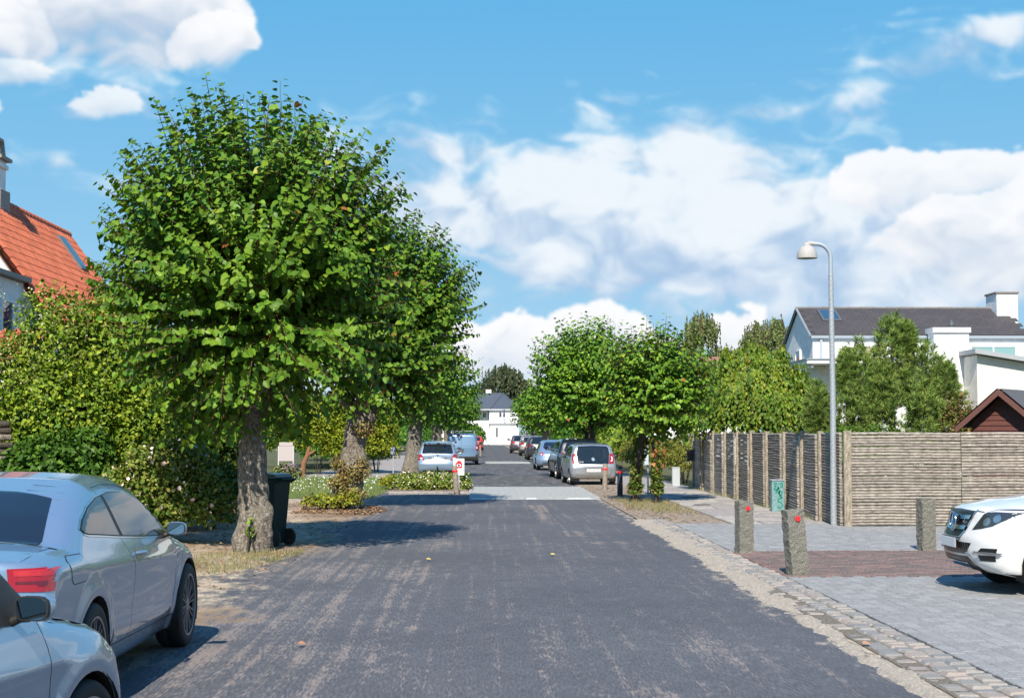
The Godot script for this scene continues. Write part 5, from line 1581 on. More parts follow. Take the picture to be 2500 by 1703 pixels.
# ------------------------------------------------------------------ planting of the street
func plant_street() -> void:
	lime("tall pollarded lime with a great leafy crown, nearest on the left", Vector3(-3.56, 0, -23.3), [Vector3(0, -0.05, 0), Vector3(0.0, 0.18, 0), Vector3(0.02, 0.5, 0), Vector3(0.0, 1.0, 0), Vector3(-0.02, 1.5, 0), Vector3(0.0, 2.1, 0), Vector3(0.05, 2.6, 0)], [0.34, 0.295, 0.255, 0.235, 0.215, 0.20, 0.21], {"seg": 36, "rough": 0.20, "c": Vector3(-0.04, 4.3, 0), "r": Vector3(2.54, 2.75, 2.35), "shoots": 900, "leaf": 0.134, "step": 0.066, "floor": 1.62, "spike": 0.14, "singles": 300, "brown": 0.002, "burls": [[Vector3(0.22, 0.62, 0.1), 0.20, 0.07], [Vector3(0.2, 0.95, 0.05), 0.16, 0.05], [Vector3(-0.12, 0.45, 0.25), 0.22, 0.05], [Vector3(0.18, 0.3, 0.2), 0.2, 0.05], [Vector3(-0.22, 0.2, 0.1), 0.2, 0.06], [Vector3(0.12, 1.5, 0.15), 0.14, 0.03]]})
	lime("burred leaning lime with a swollen trunk, second on the left", Vector3(-3.23, 0, -36.4), [Vector3(-0.1, -0.05, 0), Vector3(-0.06, 0.25, 0), Vector3(0.06, 0.7, 0), Vector3(0.10, 1.1, 0), Vector3(0.12, 1.5, 0), Vector3(0.25, 2.0, 0), Vector3(0.36, 2.5, 0)], [0.52, 0.38, 0.29, 0.30, 0.28, 0.31, 0.36], {"seg": 36, "rough": 0.22, "c": Vector3(1.0, 4.55, 0), "r": Vector3(2.2, 2.7, 2.1), "shoots": 680, "leaf": 0.142, "step": 0.08, "floor": 2.0, "spike": 0.14, "burls": [[Vector3(0.30, 0.95, 0.25), 0.30, 0.16], [Vector3(-0.25, 0.5, 0.25), 0.35, 0.12], [Vector3(0.40, 1.2, 0.1), 0.25, 0.10], [Vector3(-0.2, 1.1, 0.3), 0.25, 0.07], [Vector3(0.1, 0.3, 0.4), 0.35, 0.10], [Vector3(0.45, 2.1, 0.2), 0.35, 0.12]]})
	var dark := [Color(0.045, 0.11, 0.02), Color(0.06, 0.135, 0.024), Color(0.036, 0.09, 0.017), Color(0.08, 0.16, 0.026)]
	lime("thick-trunked lime beside the pale blue estate car, third on the left", Vector3(-2.82, 0, -61.2), [Vector3(0, -0.05, 0), Vector3(0, 0.3, 0), Vector3(0.05, 0.8, 0), Vector3(0.1, 1.6, 0), Vector3(0.15, 2.3, 0)], [0.55, 0.40, 0.34, 0.30, 0.30], {"c": Vector3(0.8, 3.75, 0), "r": Vector3(2.2, 1.75, 2.1), "shoots": 330, "leaf": 0.16, "step": 0.11, "floor": 1.95, "cols": dark, "twigs": false, "burls": [[Vector3(-0.2, 0.5, 0.3), 0.4, 0.12]]})
	for q in [[-2.5, 85.0, "lime beside the panel van, fourth on the left"], [-2.4, 109.0, "lime beyond the panel van, fifth on the left"], [-2.2, 137.0, "lime farthest up the left side of the street"]]:
		lime(q[2], Vector3(q[0], 0, -q[1]), [Vector3(0, -0.05, 0), Vector3(0, 1.2, 0), Vector3(0, 2.2, 0)], [0.36, 0.28, 0.28], {"c": Vector3(0.35, 3.6, 0), "r": Vector3(2.1, 1.7, 2.0), "shoots": 230, "leaf": 0.22, "step": 0.15, "floor": 1.9, "twigs": false, "seg": 12, "cols": dark})
	var bright := [Color(0.06, 0.14, 0.02), Color(0.085, 0.175, 0.026), Color(0.045, 0.11, 0.02), Color(0.11, 0.20, 0.03)]
	lime("small lime on two ivy-clad stems, nearest on the right", Vector3(4.3, 0, -38.9), [Vector3(-0.2, -0.05, -0.4), Vector3(-0.16, 0.7, -0.3), Vector3(-0.05, 1.5, -0.1), Vector3(0.05, 2.1, 0)], [0.10, 0.085, 0.09, 0.12], {"c": Vector3(0.42, 2.95, 0), "r": Vector3(1.45, 1.45, 1.45), "shoots": 520, "leaf": 0.135, "step": 0.08, "floor": 1.45, "spike": 0.34, "bark": M.bark_dark, "cols": bright})
	lime("lime behind the small silver car, second on the right", Vector3(4.55, 0, -61.0), [Vector3(0, -0.05, 0), Vector3(0, 1.0, 0), Vector3(0, 2.0, 0)], [0.26, 0.22, 0.24], {"c": Vector3(-0.15, 4.0, 0), "r": Vector3(2.35, 2.35, 2.1), "shoots": 700, "leaf": 0.155, "step": 0.1, "floor": 1.7, "spike": 0.22, "twigs": false, "bark": M.bark_dark, "cols": bright})
	for q in [[4.15, 93.0, "lime beyond the round-backed car, third on the right"], [4.4, 121.0, "lime farthest up the right side of the street"]]:
		lime(q[2], Vector3(q[0], 0, -q[1]), [Vector3(0, -0.05, 0), Vector3(0, 1.2, 0), Vector3(0, 2.2, 0)], [0.3, 0.24, 0.24], {"c": Vector3(0, 3.35, 0), "r": Vector3(2.0, 1.7, 2.0), "shoots": 240, "leaf": 0.21, "step": 0.14, "floor": 1.7, "twigs": false, "seg": 12, "cols": bright})
	# ivy on the two stems, with a second stem
	var ivy := [Color(0.05, 0.085, 0.022), Color(0.09, 0.12, 0.035), Color(0.14, 0.14, 0.05), Color(0.035, 0.065, 0.02)]
	var st := thing("ivy_plant", "slender ivy-clad stem to the right of the nearest right-hand lime", "plant", Vector3(4.62, 0, -38.6))
	var sb := MB.new()
	sb.tube([Vector3(0, 0, 0), Vector3(0.02, 0.8, 0), Vector3(-0.1, 1.6, 0)], [0.07, 0.05, 0.045], 8)
	part(st, "stem", sb, M.bark_dark)
	bush(st, "ivy", [[Vector3(0, 0.35, 0), Vector3(0.17, 0.4, 0.16)], [Vector3(0, 0.85, 0), Vector3(0.14, 0.45, 0.14)]], 700, 0.075, ivy, leaf_ivy, 0.4, 0.2, 0.3)
	var iv := thing("ivy", "ivy wrapped round the stem beside the dark bollard", "plant", Vector3(4.12, 0, -39.25))
	bush(iv, "ivy", [[Vector3(0, 0.35, 0), Vector3(0.19, 0.42, 0.18)], [Vector3(0.03, 0.9, 0.05), Vector3(0.17, 0.45, 0.16)], [Vector3(0.15, 1.5, 0.1), Vector3(0.2, 0.4, 0.2)]], 1000, 0.075, ivy, leaf_ivy, 0.4, 0.2, 0.3)
	var wither := []; var wc := []
	for k in 26:
		wither.append(aim(rnd_dir(), Vector3(0, -1, 0) + rnd_dir() * 0.4, 0.12, Vector3(R.randf_range(-0.12, 0.22), R.randf_range(0.95, 2.0), R.randf_range(0.0, 0.3)))); wc.append(tint([Color(0.42, 0.16, 0.05), Color(0.30, 0.12, 0.04)]))
	multi(st, "withered_leaves", leaf_ivy, M.flower, wither, wc)
	# shrubs and hedges on the left
	var jas := [Color(0.15, 0.205, 0.032), Color(0.11, 0.165, 0.028), Color(0.20, 0.24, 0.04), Color(0.07, 0.12, 0.022)]
	var s := shrub("jasmine_bush", "tall yellow-green bush with creamy flowers below the red tiled roof", "bush", Vector3(-7.6, 0, -27.3), [[Vector3(-0.2, 3.1, 0), Vector3(0.9, 1.3, 0.9)], [Vector3(0.9, 3.2, -0.2), Vector3(0.9, 1.3, 0.9)], [Vector3(-1.3, 2.4, 0.4), Vector3(0.9, 1.2, 0.8)], [Vector3(0.3, 2.2, 0.6), Vector3(1.1, 0.9, 0.8)], [Vector3(1.9, 2.6, -0.3), Vector3(0.9, 1.3, 0.9)], [Vector3(-0.6, 1.9, 0.7), Vector3(0.9, 0.8, 0.7)], [Vector3(1.6, 1.7, 0.3), Vector3(1.0, 1.0, 0.8)]], 32000, 0.085, jas, leaf_small, {"rough": 0.5, "deep": 0.2})
	flowers(s, "blossom", [[Vector3(-0.5, 3.1, 0), Vector3(1.3, 1.4, 1.2)], [Vector3(-1.0, 2.6, 0.3), Vector3(1.0, 1.0, 1.0)]], 800, 0.016, [Color(0.48, 0.46, 0.16), Color(0.52, 0.50, 0.26)])
	# long shoots arching out
	var sh := MB.new()
	for k in 26:
		var p := Vector3(R.randf_range(-1.6, 1.4), R.randf_range(2.4, 4.2), R.randf_range(0.5, 1.1))
		sh.tube([p, p + Vector3(R.randf_range(-0.3, 0.3), 0.3, 0.15), p + Vector3(R.randf_range(-0.6, 0.6), R.randf_range(-0.2, 0.45), 0.35)], [0.008, 0.006, 0.003], 4, false)
	part(s, "arching_shoots", sh, mat(Color(0.20, 0.21, 0.06), 0.8), "stuff")
	var ivyd := [Color(0.04, 0.09, 0.02), Color(0.055, 0.115, 0.026), Color(0.075, 0.14, 0.03), Color(0.03, 0.065, 0.018)]
	shrub("ivy_bush", "dark glossy ivy mass between the log stack and the flowering shrub", "bush", Vector3(-7.2, 0, -25.8), [[Vector3(-0.2, 1.0, 0), Vector3(0.9, 0.9, 0.7)], [Vector3(0.4, 0.6, 0.1), Vector3(0.8, 0.7, 0.6)], [Vector3(-0.65, 0.8, 0.4), Vector3(0.5, 0.8, 0.5)], [Vector3(0.35, 1.5, -0.2), Vector3(0.45, 0.45, 0.5)]], 9000, 0.10, ivyd, leaf_ivy, {"rough": 0.28})
	shrub("dark_thicket", "deep dark green thicket behind the nearest lime's trunk", "bush", Vector3(-6.5, 0, -31.0), [[Vector3(0.2, 1.3, 0), Vector3(1.4, 1.5, 1.0)], [Vector3(-1.3, 1.5, 0.4), Vector3(1.3, 1.6, 1.0)]], 15000, 0.11, [Color(0.03, 0.06, 0.014), Color(0.05, 0.085, 0.018), Color(0.075, 0.105, 0.02), Color(0.10, 0.12, 0.022)], leaf_small, {"rough": 0.3})
	var fb := [[Vector3(0, 0.8, 0), Vector3(0.9, 0.9, 0.75)], [Vector3(0.55, 0.5, 0.15), Vector3(0.7, 0.6, 0.6)], [Vector3(-0.6, 0.6, 0.1), Vector3(0.65, 0.7, 0.6)], [Vector3(0.1, 1.2, -0.1), Vector3(0.6, 0.5, 0.5)]]
	s = shrub("flowering_shrub", "loose shrub with pale pink flowers at the edge of the sandy pavement", "bush", Vector3(-5.35, 0, -25.3), fb, 12000, 0.08, [Color(0.09, 0.125, 0.03), Color(0.14, 0.165, 0.05), Color(0.20, 0.19, 0.085), Color(0.07, 0.11, 0.028)], leaf_small, {"rough": 0.45})
	flowers(s, "flower", fb, 110, 0.036, [Color(0.70, 0.50, 0.52), Color(0.72, 0.60, 0.60)])
	shrub("green_shrub", "low green shrub between the coupe and the sandy pavement", "bush", Vector3(-6.6, 0, -24.6), [[Vector3(0, 0.4, 0), Vector3(0.7, 0.55, 0.5)], [Vector3(0.6, 0.35, -0.3), Vector3(0.6, 0.5, 0.5)]], 5000, 0.085, [Color(0.05, 0.10, 0.02), Color(0.08, 0.13, 0.028), Color(0.035, 0.07, 0.016)], leaf_small, {"rough": 0.3})
	shrub("low_shrub", "dark low shrub just left of the nearest lime's trunk", "bush", Vector3(-5.3, 0, -28.6), [[Vector3(0.1, 0.6, 0), Vector3(0.65, 0.7, 0.6)], [Vector3(-0.5, 0.7, -0.3), Vector3(0.8, 0.8, 0.6)]], 5000, 0.085, [Color(0.04, 0.075, 0.016), Color(0.065, 0.10, 0.02), Color(0.03, 0.06, 0.014)], leaf_small, {"rough": 0.3})
	var con := [Color(0.18, 0.20, 0.022), Color(0.13, 0.16, 0.02), Color(0.22, 0.23, 0.03), Color(0.08, 0.11, 0.018)]
	shrub("golden_conifer", "golden weeping conifer behind the blank notice board", "tree", Vector3(-7.2, 0, -66.0), [[Vector3(0, 1.8, 0), Vector3(1.4, 1.9, 1.2)], [Vector3(-1.9, 1.6, -0.4), Vector3(1.2, 1.9, 1.0)], [Vector3(1.1, 1.3, 0.3), Vector3(1.0, 1.6, 0.9)], [Vector3(2.4, 1.5, -1.0), Vector3(1.1, 1.8, 0.9)]], 15000, 0.12, con, leaf_small, {"rough": 0.35})
	shrub("golden_shrub", "bright golden shrub between the second and third limes on the left", "bush", Vector3(-4.9, 0, -70.0), [[Vector3(0, 0.9, 0), Vector3(1.0, 0.95, 0.8)], [Vector3(-1.4, 1.6, -1.0), Vector3(1.3, 1.7, 0.9)]], 5000, 0.13, con, leaf_small, {"rough": 0.3})
	shrub("garden_hedge", "mixed green garden hedge left of the notice board", "hedge", Vector3(-10.9, 0, -52.0), [[Vector3(0, 1.5, 0), Vector3(1.8, 1.7, 3.0)], [Vector3(0.6, 1.3, 7.0), Vector3(1.6, 1.5, 3.5)], [Vector3(1.2, 1.8, -8.0), Vector3(1.6, 2.0, 4.0)]], 12000, 0.13, [Color(0.04, 0.08, 0.018), Color(0.07, 0.115, 0.022), Color(0.10, 0.14, 0.025)], leaf_small, {"rough": 0.3})
	for q in [[-8.0, 84.0, 2.0, "leafy hedge behind the fourth left lime, beside the panel van"], [-8.4, 104.0, 2.6, "leafy hedge behind the fifth left lime"], [-8.0, 126.0, 2.4, "leafy hedge between the fifth and the farthest left lime"], [-7.2, 150.0, 2.8, "leafy hedge behind the red hatchback, left side"], [-6.5, 176.0, 3.2, "last leafy hedge on the left before the far white house"]]:
		shrub("garden_hedge", q[3], "hedge", Vector3(q[0], 0, -q[1]), [[Vector3(0, q[2] * 0.5, 0), Vector3(1.9, q[2] * 0.6, 11.0)], [Vector3(-1.5, q[2] * 0.8, 3.0), Vector3(2.2, q[2] * 0.9, 7.0)]], 5000, 0.26, dark, leaf_small, {"group": "far hedges on the left", "rough": 0.3})
	shrub("corner_bush", "rounded bush at the foot of the far white house, left side", "bush", Vector3(-0.9, 0, -176.0), [[Vector3(0, 1.3, 0), Vector3(1.5, 1.5, 1.5)]], 1500, 0.3, dark, leaf_small)
	# hedges and trees on the right
	var oli := [Color(0.10, 0.105, 0.025), Color(0.13, 0.13, 0.035), Color(0.07, 0.085, 0.02), Color(0.16, 0.14, 0.045)]
	s = thing("clipped_hedge", "olive clipped hedge beyond the pole fence on the right", "hedge", Vector3(7.5, 0, -51.0))
	bush(s, "foliage", [[Vector3(0, 0.8, -3.0), Vector3(0.75, 0.95, 4.4)], [Vector3(-0.1, 0.8, -10.0), Vector3(0.75, 0.9, 4.4)], [Vector3(-0.3, 0.8, -17.0), Vector3(0.75, 0.9, 4.4)]], 15000, 0.085, oli, leaf_small, 0.3, 0.12, 0.15)
	stems(s, Vector3(0, 0, -3), 7, 1.2, 0.5)
	shrub("bright_hedge", "bright green hedge behind the navy car, right side", "hedge", Vector3(6.5, 0, -83.0), [[Vector3(0, 1.1, 0), Vector3(1.3, 1.0, 7.0)], [Vector3(0.5, 1.2, 10.0), Vector3(1.2, 1.0, 5.0)]], 6000, 0.18, [Color(0.12, 0.17, 0.03), Color(0.09, 0.14, 0.025), Color(0.16, 0.19, 0.04)], leaf_small)
	for q in [[7.0, 108.0, 2.6, "leafy hedge behind the black sport utility car"], [7.4, 132.0, 3.0, "leafy hedge behind the farthest right lime and purple-brown car"], [7.2, 158.0, 3.4, "leafy hedge on the right beyond the last parked car"], [8.2, 182.0, 4.5, "tall last leafy hedge on the right before the far white house"]]:
		shrub("garden_hedge", q[3], "hedge", Vector3(q[0], 0, -q[1]), [[Vector3(0, q[2] * 0.5, 0), Vector3(1.8, q[2] * 0.6, 11.0)], [Vector3(2.5, q[2] * 0.9, 3.0), Vector3(2.6, q[2] * 1.0, 8.0)]], 5000, 0.28, dark, leaf_small, {"group": "far hedges on the right", "rough": 0.3})
	# weeping beech: leaves hang in overlapping curtains
	s = thing("weeping_tree", "dense yellow-green weeping tree behind the pole fence", "tree", Vector3(8.6, 0, -46.5))
	var tk := MB.new()
	tk.tube([Vector3(0, 0, 0), Vector3(0.1, 1.6, 0), Vector3(0, 3.4, 0)], [0.2, 0.16, 0.08], 10)
	part(s, "trunk", tk, M.bark_dark)
	var tr := []; var cc := []
	for k in 2600:
		var d := rnd_dir()
		d.y = absf(d.y) * 1.05 - 0.15
		var p := Vector3(0, 2.7, 0) + d * Vector3(2.0, 2.0, 1.9) * (1.0 + 0.26 * knob.get_noise_3dv(d * 2.6) + 0.14 * knob.get_noise_3dv(d * 6.0) - absf(R.randfn(0, 0.12)))
		var c := tint([Color(0.15, 0.22, 0.02), Color(0.11, 0.18, 0.018), Color(0.20, 0.25, 0.025), Color(0.08, 0.14, 0.016)], 0.25)
		var n := R.randi_range(8, 20)
		for e in n:
			var f := float(e) / n
			var q := p + Vector3(d.x * 0.22 * sqrt(f), 0.06 - f * f * 0.75 - 0.15 * f, d.z * 0.22 * sqrt(f))
			if q.y < 1.0: break
			tr.append(aim((d + rnd_dir() * 0.55 + Vector3(0, 0.35, 0)).normalized(), Vector3(d.x * 0.3, -1, d.z * 0.3) + rnd_dir() * 0.5, 0.12 * R.randf_range(0.7, 1.25), q + rnd_dir() * 0.05))
			cc.append(Color(c.r * R.randf_range(0.8, 1.15), c.g * R.randf_range(0.85, 1.12), c.b))
	multi(s, "crown", leaf_small, M.leaf, tr, cc)
	# mountain pine with upright lobes
	s = thing("pine_tree", "bushy dark green pine in front of the white house", "tree", Vector3(11.0, 0, -39.4))
	tk = MB.new()
	for q in [[0.1, 4.2], [-0.9, 3.2], [1.0, 3.4], [-1.6, 2.4], [1.5, 2.2]]:
		tk.tube([Vector3(0, 0, 0), Vector3(q[0] * 0.6, q[1] * 0.35, 0), Vector3(q[0], q[1], 0)], [0.16, 0.11, 0.03], 7)
	part(s, "trunk", tk, M.bark_dark)
	var lobes := [[Vector3(0.1, 3.75, 0), Vector3(0.45, 1.15, 0.5)], [Vector3(0.85, 3.1, 0.1), Vector3(0.5, 1.1, 0.5)], [Vector3(1.45, 2.9, 0.1), Vector3(0.3, 0.9, 0.35)], [Vector3(-0.8, 2.95, 0.1), Vector3(0.42, 1.25, 0.45)], [Vector3(-0.3, 2.9, 0.3), Vector3(0.35, 0.8, 0.4)], [Vector3(-1.05, 2.1, 0.2), Vector3(0.7, 1.0, 0.6)], [Vector3(0.2, 2.2, 0.5), Vector3(1.1, 1.2, 0.7)], [Vector3(1.25, 2.2, 0.2), Vector3(0.8, 1.2, 0.6)], [Vector3(1.6, 1.6, 0.2), Vector3(0.55, 0.8, 0.5)], [Vector3(0.2, 1.1, 0.5), Vector3(1.5, 0.7, 0.7)], [Vector3(0.45, 4.3, 0.0), Vector3(0.22, 0.45, 0.25)], [Vector3(-1.15, 3.4, 0.1), Vector3(0.22, 0.6, 0.25)], [Vector3(-1.95, 2.35, 0), Vector3(0.28, 0.75, 0.3)], [Vector3(-1.55, 1.3, 0.2), Vector3(0.5, 0.6, 0.4)]]
	tr = []; cc = []
	for k in 9500:
		var q: Array = lobes[R.randi() % lobes.size()]
		var d := rnd_dir()
		var p: Vector3 = q[0] + d * q[1] * (1.0 + 0.42 * knob.get_noise_3dv(d * 3.5 + q[0]) - absf(R.randfn(0, 0.16)))
		var t := (d * Vector3(0.7, 0.5, 0.7) + Vector3(0, 0.75, 0) + rnd_dir() * 0.35).normalized()
		tr.append(aim(rnd_dir(), t, R.randf_range(0.15, 0.25), p)); cc.append(tint([Color(0.22, 0.31, 0.07), Color(0.17, 0.25, 0.06), Color(0.28, 0.36, 0.09), Color(0.11, 0.17, 0.045)], 0.25))
	multi(s, "crown", tuft, M.leaf, tr, cc)
	shrub("copper_shrub", "sparse copper-leaved shrub between the pine and the brown shed", "bush", Vector3(12.6, 0, -38.6), [[Vector3(0, 1.9, 0), Vector3(0.6, 0.95, 0.5)], [Vector3(0.5, 1.7, 0.2), Vector3(0.5, 0.8, 0.4)]], 1500, 0.075, [Color(0.14, 0.075, 0.06), Color(0.09, 0.05, 0.045), Color(0.12, 0.11, 0.05), Color(0.20, 0.10, 0.08)], leaf_small, {"rough": 0.4, "stems": 12})
	shrub("back_hedge", "low green hedge just showing above the pole fence", "hedge", Vector3(9.6, 0, -36.5), [[Vector3(0, 1.0, 0), Vector3(2.2, 1.02, 0.6)], [Vector3(-1.2, 1.0, 2.6), Vector3(0.7, 0.98, 2.0)]], 6000, 0.08, [Color(0.06, 0.12, 0.02), Color(0.09, 0.15, 0.025), Color(0.04, 0.085, 0.018)], leaf_small)
	# birches behind the houses
	var bc := [Color(0.14, 0.17, 0.06), Color(0.18, 0.20, 0.075), Color(0.10, 0.13, 0.05)]
	birch("tall weeping birch left of the white house on the right", Vector3(14.9, 0, -99.0), [[Vector3(0, 8.6, 0), Vector3(1.3, 1.9, 1.2)], [Vector3(-1.0, 6.5, 0), Vector3(1.4, 1.6, 1.2)], [Vector3(1.4, 6.6, 0), Vector3(1.2, 1.5, 1.2)]], 800, 0.16, bc)
	birch("second weeping birch, close beside the white house's gable", Vector3(19.3, 0, -99.5), [[Vector3(-0.5, 8.0, 0), Vector3(1.1, 1.9, 1.1)], [Vector3(0.8, 8.3, 0), Vector3(1.0, 1.8, 1.0)]], 560, 0.16, bc)
	birch("great far birch behind the white house at the end of the street", Vector3(3.6, 0, -256.0), [[Vector3(0.5, 11.0, 0), Vector3(3.6, 3.6, 3.0)], [Vector3(-3.4, 8.0, 0), Vector3(2.4, 3.2, 2.4)], [Vector3(3.8, 8.5, 0), Vector3(2.2, 3.4, 2.4)], [Vector3(0.4, 7.0, 0), Vector3(4.6, 3.2, 2.6)]], 1300, 0.5, [Color(0.07, 0.09, 0.045), Color(0.09, 0.11, 0.055), Color(0.055, 0.07, 0.035)])
	shrub("far_trees", "soft green trees right of the far white house", "tree", Vector3(9.5, 0, -205.0), [[Vector3(0, 4.0, 0), Vector3(3.6, 4.2, 3.0)], [Vector3(4.5, 5.0, 0), Vector3(3.6, 4.8, 3.0)]], 6000, 0.42, [Color(0.055, 0.10, 0.022), Color(0.08, 0.13, 0.028)], leaf_small)
	shrub("far_trees", "dark green trees left of the far white house", "tree", Vector3(-9.5, 0, -215.0), [[Vector3(0, 4.0, 0), Vector3(4.5, 4.4, 3.0)]], 4000, 0.42, dark, leaf_small)

func plant_ground() -> void:
	var green := [Color(0.15, 0.23, 0.035), Color(0.19, 0.26, 0.045), Color(0.11, 0.17, 0.028), Color(0.26, 0.27, 0.08)]
	var dry := [Color(0.30, 0.22, 0.10), Color(0.22, 0.17, 0.07), Color(0.36, 0.28, 0.14), Color(0.13, 0.16, 0.04)]
	sheet("lawn", [[-8.6, 41.5], [-3.05, 41.5], [-2.95, 46], [-3.0, 60], [-8.6, 62]], 0.006, mottled("lawn", [[0.3, Color(0.06, 0.09, 0.02)], [0.6, Color(0.11, 0.13, 0.03)]], 0.03, 1.5, 0.95, 6.0))
	grass("lawn_grass", "sunlit tufty lawn between the second and third limes on the left", [[-8.6, 41.5], [-3.05, 41.5], [-2.9, 46], [-3.0, 60], [-8.6, 62]], 15000, 0.16, green)
	grass("verge_grass", "patch of dry half-green grass at the foot of the nearest lime", [[-4.25, 18.9], [-3.55, 18.9], [-3.0, 20.4], [-2.72, 22.4], [-2.75, 23.6], [-3.3, 23.3], [-4.3, 22.6]], 3600, 0.075, dry + [Color(0.12, 0.17, 0.03), Color(0.16, 0.19, 0.05)])
	grass("weeds", "dry weeds round the ivy-clad stems on the right", [[3.55, 34.8], [4.5, 33.2], [5.0, 33.4], [5.0, 36.5], [4.9, 39.6], [3.7, 41.0]], 3200, 0.13, dry + [Color(0.14, 0.18, 0.05), Color(0.16, 0.19, 0.05)])
	grass("fence_weeds", "thin weeds along the foot of the pole fence", [[6.85, 30.2], [7.06, 30.2], [7.06, 49.5], [6.8, 49.5]], 700, 0.13, dry + green)
	litter("leaf_litter", "brown fallen leaves on the sandy ground under the left limes", [[-6.2, 17.5], [-2.7, 17.5], [-2.5, 40], [-6.2, 40]], 2600, 0.06, [Color(0.20, 0.10, 0.05), Color(0.28, 0.16, 0.08), Color(0.14, 0.08, 0.045), Color(0.36, 0.22, 0.10)])
	litter("bark_litter", "brown heap of dead shoots round the foot of the burred lime", [[-4.3, 33.8], [-2.4, 33.2], [-2.15, 35.4], [-2.6, 37.2], [-4.3, 37.6]], 3800, 0.08, [Color(0.20, 0.105, 0.055), Color(0.28, 0.17, 0.09), Color(0.14, 0.085, 0.05), Color(0.33, 0.22, 0.12)])
	litter("dry_leaves", "scattered dry leaves on the verge by the right-hand bollards", [[3.4, 30.0], [5.0, 30.0], [5.0, 50], [3.4, 50]], 1500, 0.06, [Color(0.26, 0.14, 0.07), Color(0.34, 0.20, 0.10), Color(0.18, 0.11, 0.06)])
	var bur := thing("dead_shoots", "brown withered shoots clinging to the burrs of the second left lime", "plant", Vector3(-3.23, 0, -36.4))
	bush(bur, "dead_leaves", [[Vector3(0.36, 0.98, 0.34), Vector3(0.22, 0.28, 0.2)], [Vector3(-0.2, 0.55, 0.42), Vector3(0.26, 0.34, 0.2)], [Vector3(0.05, 0.85, 0.40), Vector3(0.28, 0.24, 0.14)], [Vector3(-0.25, 1.1, 0.36), Vector3(0.16, 0.2, 0.14)], [Vector3(0.42, 1.95, 0.36), Vector3(0.3, 0.2, 0.16)], [Vector3(0.1, 0.3, 0.5), Vector3(0.4, 0.25, 0.2)]], 1500, 0.06, [Color(0.17, 0.11, 0.06), Color(0.24, 0.17, 0.09), Color(0.12, 0.08, 0.045), Color(0.15, 0.15, 0.05)], leaf_small, 0.3, 0.25, 0.35, M.flower)
	# lime shoots sprouting at the trunk feet
	var yl := [Color(0.20, 0.21, 0.025), Color(0.14, 0.165, 0.024), Color(0.10, 0.125, 0.022), Color(0.16, 0.11, 0.05)]
	shrub("sprouts", "yellow-green sprouts at the foot of the burred lime", "plant", Vector3(-3.5, 0, -35.6), [[Vector3(-0.25, 0.15, 0), Vector3(0.55, 0.25, 0.35)], [Vector3(0.35, 0.2, 0.1), Vector3(0.3, 0.28, 0.3)]], 620, 0.065, yl, leaf_lime, {"rough": 0.3, "spread": 0.2})
	shrub("trunk_sprout", "small sprout of fresh leaves low on the nearest lime's trunk", "plant", Vector3(-3.55, 0, -22.95), [[Vector3(0, 0.40, 0), Vector3(0.09, 0.13, 0.06)]], 9, 0.085, [Color(0.12, 0.19, 0.025), Color(0.06, 0.10, 0.025)], leaf_lime, {"spread": 0.05, "stems": 3})
	shrub("yellow_groundcover", "bright yellow-green ground cover left of the pale flower bed", "plant", Vector3(-2.7, 0, -48.5), [[Vector3(0, 0.22, 0), Vector3(0.6, 0.25, 0.9)]], 700, 0.10, yl, leaf_lime)
	# flower bed on the build-out
	var bed := thing("flower_bed", "bed of pale pink daisies on the raised build-out behind the left bollard", "flower bed", Vector3(-1.5, 0, -47.6))
	var kb := plank(Vector3(0, 0.015, 2.95), Vector3(2.5, 0.13, 0.14), 0.02)
	part(bed, "kerb_stone", kb, M.concrete2)
	part(bed, "kerb_stone", plank(Vector3(1.22, 0.014, 0.0), Vector3(0.14, 0.128, 5.6), 0.02), M.concrete2)
	part(bed, "soil", plank(Vector3(-0.05, 0.03, 0.0), Vector3(2.36, 0.1, 5.7)), M.soil)
	var bb := [[Vector3(-0.75, 0.22, 1.0), Vector3(0.5, 0.40, 0.9)], [Vector3(-0.1, 0.2, 1.2), Vector3(0.5, 0.42, 0.9)], [Vector3(0.45, 0.15, 0.9), Vector3(0.4, 0.40, 0.8)], [Vector3(0.95, 0.16, 0.7), Vector3(0.3, 0.42, 0.8)], [Vector3(0.0, 0.2, -1.0), Vector3(1.0, 0.34, 1.2)]]
	bush(bed, "foliage", bb, 5000, 0.085, [Color(0.10, 0.15, 0.03), Color(0.15, 0.18, 0.05), Color(0.20, 0.20, 0.08), Color(0.07, 0.11, 0.025)], leaf_small, 0.8, 0.25, 0.3)
	flowers(bed, "daisies", bb, 260, 0.027, [Color(0.75, 0.58, 0.52), Color(0.78, 0.70, 0.66), Color(0.70, 0.52, 0.45)])
	var lv := thing("lavender", "purple lavender clump below the blank notice board", "plant", Vector3(-7.45, 0, -57.2))
	bush(lv, "foliage", [[Vector3(0, 0.25, 0), Vector3(0.55, 0.4, 0.35)]], 500, 0.13, [Color(0.16, 0.17, 0.11), Color(0.12, 0.14, 0.08)], leaf_small, 0.9)
	flowers(lv, "lavender_flowers", [[Vector3(0.1, 0.3, 0), Vector3(0.45, 0.36, 0.3)]], 260, 0.026, [Color(0.20, 0.13, 0.20), Color(0.25, 0.17, 0.25)])
	# lawn daisies
	var tr := []; var cc := []
	for k in 420:
		tr.append(aim((Vector3(0, 1, 0.5) + rnd_dir() * 0.3).normalized(), rnd_dir(), R.randf_range(0.012, 0.024), Vector3(R.randf_range(-7.5, -3.2), R.randf_range(0.12, 0.22), -R.randf_range(43.0, 58.0)))); cc.append(tint([Color(0.75, 0.75, 0.7)], 0.05))
	tag(multi(self, "lawn_flowers", flower, M.flower, tr, cc), "small white flowers dotted over the left lawn", "flowers")
